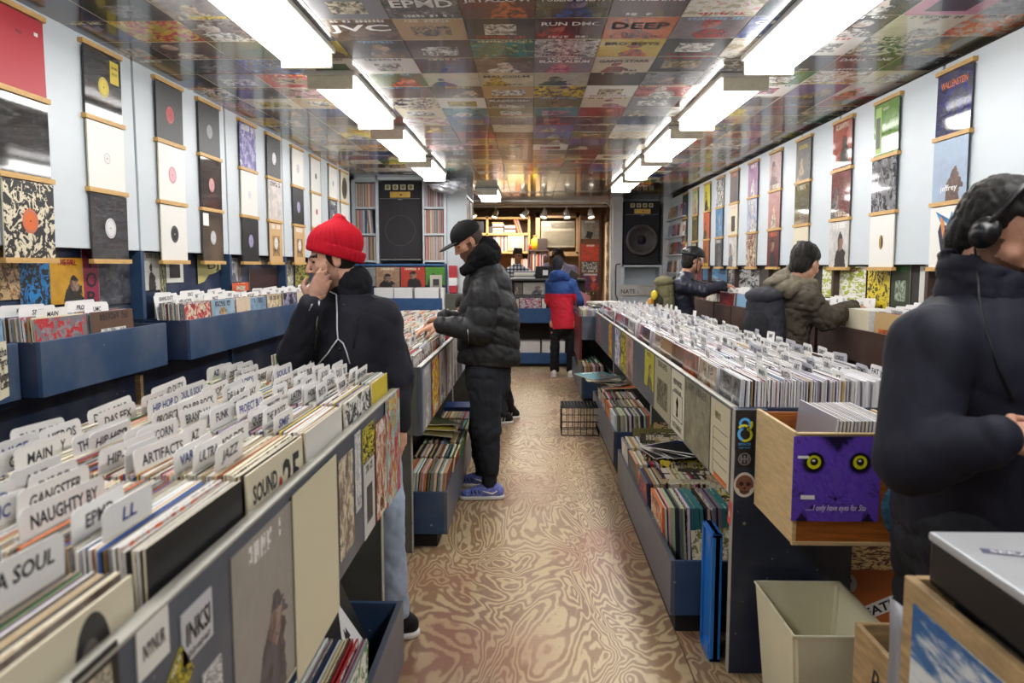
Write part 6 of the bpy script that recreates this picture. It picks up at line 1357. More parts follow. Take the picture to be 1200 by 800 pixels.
# maroon end and flat stack at far end of the right counter
x_ = at(682, 366, 9.0); m = MB(); m.rbox((-.0, -.5, .0), (.03, .5, .36), .003)
t = thing('maroon_counter', 'maroon ended record table at the far end of the right counter', 'record counter', (.56, 9.35, 0)); m = MB(); m.rbox((0, -.55, .42), (.03, .5, .93), .003); m.obj('side_board', plain('maroon_panel', '5c1f22', .35), t); m = MB(); m.rbox((.03, -.53, .66), (.62, .48, .68), .002); m.obj('tray', NAVY_D, t)
m = MB(); m.rbox((.03, -.55, .66), (.2, -.535, .93), .002); m.obj('end_board', SLATE, t); m = MB(); m.rbox((.59, -.55, .42), (.62, .5, .93), .003); m.obj('side_board', NAVY_D, t); m = MB(); m.rbox((.03, .45, 0), (.6, .5, .92), .003); m.obj('end_board', NAVY_D, t); m = MB(); m.rbox((.08, -.5, 0), (.11, .4, .42), .002); m.obj('leg_panel', GREYP, t)
for j in range(3): fill('far_table_album', (.60, 1.14), (8.84+.32*j, 9.12+.32*j), .682, 26, 'x', '{c} album, {n} from the aisle, '+ORD[j]+' row of the maroon ended table', 'albums on the maroon ended table', h=.32, w=.29, t=(.008, .014), names=['white', 'cream', 'grey', 'lilac'], seed=90+j)
for k in range(5):
    kn = ['grey', 'white', 'grey', 'cream', 'white'][k]; m = MB(); m.rbox((-.17, -.16, 0), (.17, .16, .011), .003); o = m.obj('flat_sleeve', colmat(kn), None, (at(709, 357, 9.4)[0]-.01*(k % 2), 9.4, 1.012+.0125*k)); o.rotation_euler = (0, 0, .1*k); tag(o, f'{kn} sleeve lying flat, {ORD[k]} from the bottom, stack at the right counter far end', 'sleeve', 'flat stack at the far end of the right counter')
m = MB(); m.rbox((-.06, -.12, 0), (.06, .12, .34), .01); o = m.obj('red_cabinet_door', colmat('#8a2c20'), None, (at(672, 400, 11.3)[0], 11.2, 0)); tag(o, 'small red brown cabinet at the foot of the service counter', 'cabinet')
# ================================================================== people: signed distance figures meshed to one skin each
class Fig:
    def __init__(s, lo, hi, h):
        s.lo = np.array(lo, float); s.h = h; s.n = np.ceil((np.array(hi)-s.lo)/h).astype(int)+1; s.F = np.ones(s.n, np.float32)
    def _reg(s, lo, hi, pad):
        a = np.clip(np.floor((np.array(lo)-pad-s.lo)/s.h).astype(int), 0, s.n-1); b = np.clip(np.ceil((np.array(hi)+pad-s.lo)/s.h).astype(int)+1, 1, s.n)
        if np.any(b <= a): return None, None
        g = [s.lo[i]+s.h*np.arange(a[i], b[i]) for i in range(3)]
        P = np.stack(np.meshgrid(*g, indexing='ij'), -1); return tuple(slice(a[i], b[i]) for i in range(3)), P
    def _mix(s, sl, d, k, op):
        f = s.F[sl]; k = max(k, 1e-4)
        if op == '+': hh = np.clip(.5+.5*(f-d)/k, 0, 1); s.F[sl] = f*(1-hh)+d*hh-k*hh*(1-hh)
        else: hh = np.clip(.5-.5*(f+d)/k, 0, 1); s.F[sl] = f*(1-hh)-d*hh+k*hh*(1-hh)
    def cap(s, a, b, ra, rb=None, k=.02, op='+', mod=None, flat=None):
        """tapered capsule a->b; flat=(axis vector, factor) squashes the section along the axis"""
        a = np.array(a, float); b = np.array(b, float); rb = ra if rb is None else rb; R_ = max(ra, rb)
        sl, P = s._reg(np.minimum(a, b)-R_, np.maximum(a, b)+R_, .05+k)
        if sl is None: return s
        ab = b-a; L = max(ab@ab, 1e-9); t = np.clip(((P-a)@ab)/L, 0, 1); D = P-a-t[..., None]*ab
        if flat is not None:
            ax = np.array(flat[0], float); ax /= np.linalg.norm(ax); q = D@ax; D = D+(q*(flat[1]-1))[..., None]*ax
        d = np.linalg.norm(D, axis=-1)-(ra+(rb-ra)*t)
        if flat is not None: d = d/ max(1, flat[1]**.5)
        if mod is not None: d = mod(P, d, t)
        s._mix(sl, d.astype(np.float32), k, op); return s
    def ell(s, c, r, R=None, k=.02, op='+', mod=None):
        c = np.array(c, float); r = np.array(r, float); m = r.max(); sl, P = s._reg(c-m, c+m, .05+k)
        if sl is None: return s
        Q = P-c
        if R is not None: Q = Q@np.array(R)      # R columns = local axes in world
        l = np.linalg.norm(Q/r, axis=-1); g = np.linalg.norm(Q/(r*r), axis=-1)+1e-9; d = l*(l-1)/g
        if mod is not None: d = mod(P, d, None)
        s._mix(sl, d.astype(np.float32), k, op); return s
    def cut(s, fn, k=.01):
        """intersect with half space fn(P) < 0"""
        g = [s.lo[i]+s.h*np.arange(s.n[i]) for i in range(3)]; P = np.stack(np.meshgrid(*g, indexing='ij'), -1).astype(np.float32); d = fn(P).astype(np.float32)
        f = s.F; hh = np.clip(.5-.5*(f-d)/k, 0, 1); s.F = f*(1-hh)+d*hh+k*hh*(1-hh); return s
    def wrinkle(s, amp, f=18, seed=0, aniso=(1, 1, 1)):
        r = np.random.RandomState(seed); g = [s.lo[i]+s.h*np.arange(s.n[i]) for i in range(3)]
        P = np.stack(np.meshgrid(*g, indexing='ij'), -1).astype(np.float32)*np.array(aniso, np.float32); w = np.zeros(s.F.shape, np.float32)
        for i in range(5):
            v = r.normal(size=3); v /= np.linalg.norm(v); v2 = r.normal(size=3); v3 = r.normal(size=3); q = P@v.astype(np.float32)*f*(.7+.4*i); q2 = np.sin(P@v2.astype(np.float32)*f*.4+i)+.6*np.sin(P@v3.astype(np.float32)*f*.9+2*i)
            w += (1-np.abs(np.sin(q+1.6*q2)))**2/(1+.5*i)
        s.F += (amp*(w-.8)).astype(np.float32); return s
    def mesh(s, name, mats, regions=(), smooth=2):
        F = s.F; F[0, :, :] = F[-1, :, :] = F[:, 0, :] = F[:, -1, :] = F[:, :, 0] = F[:, :, -1] = 1
        I = F < 0; nx, ny, nz = F.shape
        c = np.zeros((nx-1, ny-1, nz-1), np.int8)
        for dx in (0, 1):
            for dy in (0, 1):
                for dz in (0, 1): c += I[dx:nx-1+dx, dy:ny-1+dy, dz:nz-1+dz]
        cells = np.argwhere((c > 0) & (c < 8))
        if len(cells) == 0: raise RuntimeError('empty figure '+name)
        idx = -np.ones(c.shape, np.int64); idx[tuple(cells.T)] = np.arange(len(cells))
        acc = np.zeros((len(cells), 3)); cnt = np.zeros(len(cells))
        corners = [(0, 0, 0), (1, 0, 0), (0, 1, 0), (1, 1, 0), (0, 0, 1), (1, 0, 1), (0, 1, 1), (1, 1, 1)]
        for i in range(8):
            for ax in range(3):
                if corners[i][ax]: continue
                p = np.array(corners[i]); q = p.copy(); q[ax] = 1; A = F[tuple((cells+p).T)]; B = F[tuple((cells+q).T)]
                m_ = (A < 0) != (B < 0); t = np.where(m_, A/np.where(A-B == 0, 1, A-B), 0); pt = cells+p+np.eye(3)[ax]*t[:, None]
                acc[m_] += pt[m_]; cnt[m_] += 1
        V = s.lo+s.h*(acc/np.maximum(cnt, 1)[:, None]); Q = []
        for ax in range(3):
            o1, o2 = [(1, 2), (2, 0), (0, 1)][ax]
            sA = [slice(None)]*3; sB = [slice(None)]*3; sA[ax] = slice(0, -1); sB[ax] = slice(1, None)
            A, B = I[tuple(sA)], I[tuple(sB)]; E = np.argwhere(A != B)
            ok = (E[:, o1] > 0) & (E[:, o2] > 0) & (E[:, o1] < F.shape[o1]-1) & (E[:, o2] < F.shape[o2]-1); E = E[ok]; fl = A[tuple(E.T)]
            e1 = np.eye(3, dtype=int)[o1]; e2 = np.eye(3, dtype=int)[o2]
            q = np.stack([idx[tuple((E-e1-e2).T)], idx[tuple((E-e2).T)], idx[tuple(E.T)], idx[tuple((E-e1).T)]], 1)
            q[~fl] = q[~fl][:, ::-1]; Q.append(q)
        Q = np.concatenate(Q); Q = Q[(Q >= 0).all(1)]
        # light smoothing
        for _ in range(smooth):
            a = np.zeros_like(V); n_ = np.zeros(len(V))
            for i in range(4):
                u, w = Q[:, i], Q[:, (i+1) % 4]; np.add.at(a, u, V[w]); np.add.at(n_, u, 1); np.add.at(a, w, V[u]); np.add.at(n_, w, 1)
            V = .5*V+.5*a/np.maximum(n_, 1)[:, None]
        me = bpy.data.meshes.new(name); me.vertices.add(len(V)); me.vertices.foreach_set('co', V.ravel()); me.loops.add(len(Q)*4); me.loops.foreach_set('vertex_index', Q.ravel())
        me.polygons.add(len(Q)); me.polygons.foreach_set('loop_start', np.arange(0, len(Q)*4, 4)); me.polygons.foreach_set('loop_total', np.full(len(Q), 4))
        for m in (mats if isinstance(mats, (list, tuple)) else [mats]): me.materials.append(m)
        me.update(calc_edges=True); me.polygons.foreach_set('use_smooth', np.ones(len(Q), bool))
        if regions:
            cen = V[Q].mean(1); mi = np.zeros(len(Q), int)
            for fn, slot in regions: mi[fn(cen)] = slot
            me.polygons.foreach_set('material_index', mi)
        me.update(); return me
def skin(name, hexc, rough=.5):
    if name in _MC: return _MC[name]
    M = Mat(name, rough, spec=.35); M.b.inputs['Subsurface Weight'].default_value = .12; M.b.inputs['Subsurface Radius'].default_value = (.01, .004, .002); M.b.inputs['Subsurface Scale'].default_value = .6
    c = srgb(hexc); n = M.noise(M.obj(), 25, 4, .6); M.base(M.mix(M.smooth(n, .3, .7), tuple(x*y for x, y in zip(c, (.92, .86, .84))), tuple(min(1, x*1.08) for x in c))); _MC[name] = M.m; return M.m
def cloth(name, hexc, rough=.8, bump=.25, scale=220, sheen=0):
    if name in _MC: return _MC[name]
    M = Mat(name, rough, spec=.25); M.b.inputs['Sheen Weight'].default_value = sheen; c = srgb(hexc); o = M.obj(); n = M.noise(o, scale, 2); n2 = M.noise(o, 7, 4)
    M.base(M.mix(M.smooth(n2, .3, .7), tuple(x*.85 for x in c), tuple(min(1, x*1.15) for x in c))); M.bump(n, bump, .002); _MC[name] = M.m; return M.m
def headframe(c, yaw, pitch, roll=0):
    """local axes: +Y face direction, +Z crown; yaw about world z (0 faces +Y), pitch down positive"""
    R_ = Matrix.Rotation(yaw, 3, 'Z') @ Matrix.Rotation(-pitch, 3, 'X') @ Matrix.Rotation(roll, 3, 'Y')
    Rn = np.array(R_); c = np.array(c, float)
    return (lambda p: c+Rn@np.array(p, float)), Rn
def add_head(F, L, R, s=1.0, nose=1.0):
    e = lambda c, r, k=.015, op='+': F.ell(L(np.array(c)*s), np.array(r)*s, R, k*s, op)
    q = lambda a, b, ra, rb, k=.012, op='+': F.cap(L(np.array(a)*s), L(np.array(b)*s), ra*s, rb*s, k*s, op)
    e((0, -.015, .035), (.074, .094, .083)); e((0, .028, -.035), (.055, .060, .078), .03)
    q((-.045, .005, -.060), (-.012, .066, -.098), .018, .014, .02); q((.045, .005, -.060), (.012, .066, -.098), .018, .014, .02); e((0, .070, -.100), (.020, .016, .016), .015)
    e((.042, .055, -.022), (.022, .020, .018), .02); e((-.042, .055, -.022), (.022, .020, .018), .02)
    e((.031, .092, .004), (.018, .014, .011), .010, '-'); e((-.031, .092, .004), (.018, .014, .011), .010, '-')
    q((-.040, .076, .020), (-.008, .087, .018), .008, .008, .010); q((.040, .076, .020), (.008, .087, .018), .008, .008, .010)
    e((.031, .073, .003), (.0125, .0125, .0115), .003); e((-.031, .073, .003), (.0125, .0125, .0115), .003)
    q((0, .088, .012), (0, .108*nose, -.032), .0075, .0105, .008); e((.010, .096, -.036), (.008, .010, .0075), .005); e((-.010, .096, -.036), (.008, .010, .0075), .005)
    e((0, .082, -.062), (.024, .016, .009), .006); e((0, .080, -.074), (.020, .016, .009), .006); q((-.022, .090, -.067), (.022, .090, -.067), .0025, .0025, .003, '-')
    for x in (-1, 1):
        e((x*.076, -.006, -.004), (.009, .019, .031), .006); e((x*.084, -.001, .0), (.006, .010, .017), .004, '-')
def add_hand(F, w, d, n, s=1.0, curl=.5, thumb=1, spread=.18, thumb_curl=.3):
    """w wrist, d direction of fingers, n back-of-hand normal, thumb side +-1"""
    w, d, n = (np.array(x, float) for x in (w, d, n)); d /= np.linalg.norm(d); n -= d*(n@d); n /= np.linalg.norm(n); t = np.cross(d, n)*thumb
    P = lambda a, b, c: w+(d*a+t*b+n*c)*s
    F.cap(P(-.01, 0, 0), P(.035, 0, 0), .025*s, .028*s, .012, flat=(n, 1.35)); F.cap(P(.04, -.022, 0), P(.075, -.026, .002), .017*s, .012*s, .012); F.cap(P(.04, .016, 0), P(.080, .024, .002), .019*s, .012*s, .012); F.ell(P(.055, 0, 0), (.03*s,)*3, None, .02, mod=None) if False else F.cap(P(.045, -.01, 0), P(.078, 0, .002), .018*s, .013*s, .014)
    for i, (o, L_, r) in enumerate(((.026, .073, .0088), (.009, .082, .0090), (-.009, .076, .0086), (-.026, .060, .0076))):
        p = P(.082-(.006 if i == 3 else 0), o, .001); ang = curl*(.75+.12*i); dirv = d+t*(o*spread*22*.4)
        for j, f in enumerate((.45, .30, .25)):
            a = ang*(.6+.75*j); v = dirv*math.cos(a)-n*math.sin(a); v /= np.linalg.norm(v); q = p+v*L_*f*s; F.cap(p, q, r*s*(1-.06*j), r*s*(.92-.08*j), .004); p = q
    p = P(.018, .024, -.006); v = d*.62+t*.72-n*.25; v /= np.linalg.norm(v); q = p+v*.040*s; F.cap(p, q, .0135*s, .0115*s, .012); v2 = d*.9+t*(.45-thumb_curl)-n*(.25+thumb_curl*.5); v2 /= np.linalg.norm(v2); r_ = q+v2*.030*s; F.cap(q, r_, .0108*s, .0098*s, .004); v3 = d*.95+t*(.2-thumb_curl)-n*(.3+thumb_curl); v3 /= np.linalg.norm(v3); F.cap(r_, r_+v3*.024*s, .0095*s, .0078*s, .003)
def A(v): return np.array(v, float)
def shoe(parent, ankle, d, mats, base, L=.27, s=1.0, stripes=None, nm='shoe', tilt=0):
    """trainer: sole at z 0..; ankle xy, toe direction d"""
    d = A(d); d[2] = 0; d /= np.linalg.norm(d); sd = np.array([-d[1], d[0], 0]); ax, ay = ankle[0], ankle[1]; h = ankle[2]
    o_ = A([ax, ay, h]); F = Fig(o_-np.array([.24, .24, .02]), o_+np.array([.24, .24, .17]), .006)
    P = lambda a, b, z: o_+d*a+sd*b+np.array([0, 0, z])
    F.cap(P(-.055, 0, .045), P(.03, 0, .05), .040, .040, .02); F.cap(P(.03, 0, .045), P(.15, .004, .034), .040, .036, .02, flat=((0, 0, 1), 1.2)); F.cap(P(-.045, 0, .06), P(-.01, 0, .10), .036, .038, .02); F.cap(P(.02, 0, .075), P(.09, 0, .055), .028, .026, .02)
    F.cut(lambda Q: (h+.018)-Q[..., 2], .004); up = F.mesh('shoe_upper', mats[0]); me = link(nm, up, parent); me.location = -A(base)
    F = Fig(o_-np.array([.24, .24, .02]), o_+np.array([.24, .24, .1]), .006); F.cap(P(-.055, 0, .016), P(.155, .004, .016), .045, .042, .01); F.cut(lambda Q: Q[..., 2]-(h+.028), .004); F.cut(lambda Q: h-Q[..., 2], .003)
    so = link('sole', F.mesh('sole', mats[1]), me)
    return me, P
def tube_child(name, pts, r, mat, parent, base, n=8):
    m = MB(); m.tube(pts, r, n); o = m.obj(name, mat, parent); o.location = -A(base); return o
def put(name, F, mats, parent, base, regions=(), smooth=2):
    o = link(name, F.mesh(name, mats, regions, smooth), parent); o.location = -A(base); return o
def person(label, base, group=None): return thing('person', label, 'person', base, 0, group)
def limbs(F, J, s=1.0, arm=.042, leg=.075):
    """bare body under the clothes from joint dict"""
    F.cap(J['pelvis'], J['chest'], .115*s, .125*s, .04, flat=(J['fwd'], 1.25)); F.cap(J['chest'], J['neck'], .10*s, .055*s, .04)
    for q in ('l', 'r'):
        if q+'sh' in J:
            F.cap(J['chest'], J[q+'sh'], .08*s, .055*s, .03); F.cap(J[q+'sh'], J[q+'el'], .046*s, .038*s, .02); F.cap(J[q+'el'], J[q+'wr'], .037*s, .026*s, .015)
        if q+'hip' in J:
            F.cap(J['pelvis'], J[q+'hip'], .09*s, .085*s, .03); F.cap(J[q+'hip'], J[q+'kn'], .080*s, .052*s, .03); F.cap(J[q+'kn'], J[q+'an'], .052*s, .034*s, .02); 
            if q+'toe' in J: F.cap(J[q+'an'], J[q+'toe'], .034*s, .022*s, .02)
BLKHAIR = cloth('black_hair', '17130f', .6, .5, 300, .1)
def fit(J, pad=.16):
    P = np.array([v for k, v in J.items() if k != 'fwd']); return P.min(0)-pad, P.max(0)+pad
def surf(F, u, v, off=.004, y0=.5, y1=14):
    """first point of figure F met by the sight line through (u, v), lifted off its skin"""
    d = np.array(ray(u, v)); d = d/np.linalg.norm(d); t0 = np.linalg.norm((F.lo+F.h*F.n/2)-np.array([0, 0, CZ]))-1.2
    for i in range(900):
        p = np.array([0, 0, CZ])+d*(t0+i*.003); q = np.round((p-F.lo)/F.h).astype(int)
        if np.all(q >= 0) and np.all(q < F.n) and F.F[tuple(q)] < off: return p-d*off
    return None
def quilt(period, amp, axis=2, ph=0):
    return lambda P, d, t: d-amp*(np.abs(np.sin(PI*(P[..., axis]+.10*np.sin(P[..., 0]*6)+ph)/period))**.35-.7)
def quilt_t(n, amp): return lambda P, d, t: d-amp*(np.abs(np.sin(PI*t*n))**.35-.7)
def local(fnc, c, R_, s=1.0):
    return lambda Q: fnc(*(((Q-c)@R_)/s).T)
STUB = (.030, .022, .018)
def headregions(c, Rn, s, slots, beard=True, lip=True):
    """slots: 1 beard/stubble, 2 brow, 3 lip, 4 eye"""
    out = []
    if beard: out.append((local(lambda x, y, z: ((z < -.040) & (z > -.125) & (y > -.005) & ~((y > .10) & (z > -.045))) | ((np.abs(x) > .052) & (z < .0) & (z > -.12) & (y > .006) & (y < .034)), c, Rn, s), 1))
    out.append((local(lambda x, y, z: (z > .017) & (z < .029) & (y > .06) & (np.abs(x) > .009) & (np.abs(x) < .046), c, Rn, s), 2))
    if lip: out.append((local(lambda x, y, z: (z > -.081) & (z < -.057) & (y > .083) & (np.abs(x) < .022), c, Rn, s), 3))
    out.append((local(lambda x, y, z: (z > -.003) & (z < .008) & (y > .068) & (np.abs(np.abs(x)-.031) < .011), c, Rn, s), 4))
    return out
LIP = plain('lip', '8a4a42', .45); EYE = plain('eye_dark', '1a1410', .2); SOLEW = plain('white_rubber', 'dcdcd8', .5); 
def headphones(L, Rn, s, parent, base, mat):
    V_ = lambda p: L(A(p)*s)
    for sx in (-1, 1):
        F = Fig(V_((sx*.10, 0, 0))-.08, V_((sx*.10, 0, 0))+.08, .005); F.cap(V_((sx*.086, 0, -.002)), V_((sx*.104, 0, -.002)), .026, .026, .004); F.ell(V_((sx*.098, 0, 0)), (.016, .034, .040), Rn, .006); put('ear_cup', F, mat, parent, base)
    pts = [V_((.104*math.cos(a), .0, .014+.128*math.sin(a))) for a in [PI*i/14 for i in range(15)]]
    m = MB(); m.tube(pts, .009, 8); o = m.obj('headband', mat, parent); o.location = -A(base)
# ------------------------------------------------------------------ 1 man in the red beanie
def man_beanie():
    base = A((-.70, 3.03, 0)); t = person('man in a red knitted beanie and dark coat, hand on chin, between the left counters', base)
    J = dict(pelvis=at(420, 478, 3.08), chest=at(410, 400, 3.08), neck=at(404, 352, 3.07), lsh=at(447, 374, 3.02), lel=at(466, 440, 3.02), lwr=at(468, 500, 2.98), rsh=at(366, 376, 3.12), rel=at(345, 416, 2.96), rwr=at(365, 353, 2.865),
             lhip=at(440, 492, 3.06), lkn=at(451, 590, 2.97), lan=A((-.545, 2.98, .10)), rhip=at(405, 492, 3.12), rkn=at(400, 590, 3.1), ran=A((-.74, 3.10, .10)), fwd=(-.5, -.85, 0)); J = {k: A(v) for k, v in J.items()}
    hc = A(at(391, 304, 3.04)); L, Rn = headframe(hc, math.radians(108), math.radians(9)); s = 1.0
    lo, hi = fit(J); lo[2] = 0; F = Fig(lo, hi+np.array([0, 0, .12]), .0055); limbs(F, J); F.cap(J['neck'], L((0, -.02, -.06)), .058, .055, .02); add_head(F, L, Rn, s)
    add_hand(F, J['rwr'], A(at(384, 316, 2.93))-J['rwr'], (.15, -1, .15), 1.0, .55, -1, thumb_curl=.2); add_hand(F, J['lwr'], (0.05, .05, -1), (1, -.3, 0), 1.0, .5, 1)
    sk = skin('skin_olive', 'd4a68e'); put('body', F, [sk, skin('skin_stubble', 'a07a68'), BLKHAIR, LIP, EYE], t, base, headregions(hc, Rn, s, None))
    # hair at temple and nape
    F = Fig(hc-.16, hc+.16, .0045); F.ell(L((0, -.022, .022)), (.0785, .092, .085), Rn, .01)
    def hcut(P):
        q = (P-hc)@Rn; a = q[..., 1]-.048; b = np.where(np.abs(q[..., 0]) > .035, -(q[..., 2]+.045+np.clip(-q[..., 1], 0, .04)*.6), .02-q[..., 2]); return np.maximum(a, np.minimum(b, .05))
    F.cut(hcut, .006); F.cut(lambda P: .012*0-((P-hc)@Rn)[..., 2]-.052, .004); put('hair', F, BLKHAIR, t, base)
    # beanie
    ax = A((0, -.028, 1.0)); 
    def rib(P, d, tt):
        q = (P-hc)@Rn; a = np.arctan2(q[..., 0], q[..., 1]+.02); return d-.0032*np.cos(a*30)
    F = Fig(hc-.2, hc+.24, .004); F.ell(L((0, -.018, .060)), (.090, .110, .090), Rn, .02, mod=rib); F.cap(L((0, -.035, .10)), L((0, -.048, .152)), .055, .022, .03, mod=rib)
    F.cut(lambda P: .022-((P-hc)@Rn)[..., 2]+((P-hc)@Rn)[..., 1]*.45, .006); put('beanie', F, cloth('red_knit', 'c4142a', .85, .5, 260), t, base)
    F = Fig(hc-.2, hc+.24, .004); F.ell(L((0, -.018, .035)), (.0965, .1165, .110), Rn, .02, mod=rib)
    F.cut(lambda P: .010-((P-hc)@Rn)[..., 2]+((P-hc)@Rn)[..., 1]*.45, .008); F.cut(lambda P: ((P-hc)@Rn)[..., 2]-((P-hc)@Rn)[..., 1]*.45-.062, .010); put('beanie_cuff', F, cloth('red_knit', 'c4142a', .85, .5, 260), t, base)
    # coat
    F = Fig(lo-.05, hi+.1, .007); f = J['fwd']
    F.cap(J['pelvis']+A((0, 0, -.10)), J['pelvis'], .165, .165, .05, flat=(f, 1.25)); F.cap(J['pelvis'], J['chest'], .165, .172, .05, flat=(f, 1.22)); F.cap(J['chest'], J['neck']+A((0, 0, -.06)), .16, .115, .05, flat=(f, 1.15))
    for q in ('l', 'r'): F.cap(J['neck']+A((0, 0, -.04)), J[q+'sh'], .085, .078, .04); F.cap(J[q+'sh'], J[q+'el'], .078, .062, .03); F.cap(J[q+'el'], J[q+'wr']+(J[q+'el']-J[q+'wr'])*.08, .062, .046, .02)
    F.cut(lambda P: .80-P[..., 2], .02); F.wrinkle(0.0066, 27, 3, (1, 1, .7)); coat = F; cm = cloth('navy_black_coat', '22232c', .75, .3, 300); put('coat', F, cm, t, base)
    F = Fig(hc-.3, hc+.2, .006); F.cap(J['neck']+A((.0, 0, -.035)), L((0.0, -.055, -.105)), .088, .080, .02, flat=((0, 1, 0), 1.05)); F.cap(J['neck']+A((.0, 0, -.02)), L((0, -.055, .03)), .052, .052, .01, '-'); F.cut(lambda P: ((P-hc)@Rn)[..., 2]+.052+((P-hc)@Rn)[..., 1]*.32, .008); F.wrinkle(0.0047, 46, 5); put('collar', F, cloth('coat_collar', '1a1b22', .85, .5, 200), t, base)
    g = lambda pts, off=.003: [p for p in (surf(coat, u, v, off) for u, v in pts) if p is not None]
    tube_child('zip', g([(374, 352), (371, 380), (369, 405), (367, 430), (366, 455)]), .0035, METAL, t, base, 6)
    wm = plain('white_cord', 'e4e4e8', .4)
    tube_child('earphone_cord', [L((-.05, .04, -.12))]+g([(394, 345), (395, 365), (395, 385), (396, 397)], .005), .0028, wm, t, base, 6); tube_child('earphone_cord', g([(396, 397), (390, 405), (384, 414), (377, 422), (373, 427)], .005), .0025, wm, t, base, 6); tube_child('earphone_cord', g([(396, 397), (402, 402), (406, 412), (410, 426)], .005), .0025, wm, t, base, 6)
    for u, v in ((403, 358), (398, 409)):
        p = surf(coat, u, v, .003)
        if p is not None: F = Fig(p-.02, p+.02, .003); F.ell(p, (.008, .005, .008)); put('button', F, BLACKP, t, base)
    tube_child('pocket_welt', g([(418, 372), (416, 395), (414, 408)], .002), .004, cm, t, base, 6); tube_child('cuff_zip', g([(366, 356), (362, 364)], .003), .003, METAL, t, base, 6)
    rp = J['rwr']+(A(at(384, 316, 2.93))-J['rwr'])*.92; m = MB(); d_ = A(at(384, 316, 2.93))-J['rwr']; d_ /= np.linalg.norm(d_); F = Fig(rp-.04, rp+.04, .002); 
    # trousers and shoes
    F = Fig(np.array([lo[0], lo[1], 0]), np.array([hi[0], hi[1], 1.05]), .007); F.cap(J['pelvis'], J['pelvis']+A((0, 0, -.06)), .14, .14, .03)
    for q in ('l', 'r'): F.cap(J[q+'hip'], J[q+'kn'], .100, .074, .03); F.cap(J[q+'kn'], J[q+'an']+A((0, 0, .01)), .072, .056, .03)
    F.cut(lambda P: .085-P[..., 2], .006); F.wrinkle(.0045, 42, 9, (1, 1, .9)); put('jeans', F, cloth('pale_denim', '9fb0c6', .8, .4, 240), t, base)
    for q in ('l', 'r'):
        sh, P = shoe(t, (J[q+'an'][0], J[q+'an'][1], 0), (-.95, -.3, 0), (cloth('black_shoe', '141417', .6), SOLEW), base)
man_beanie()
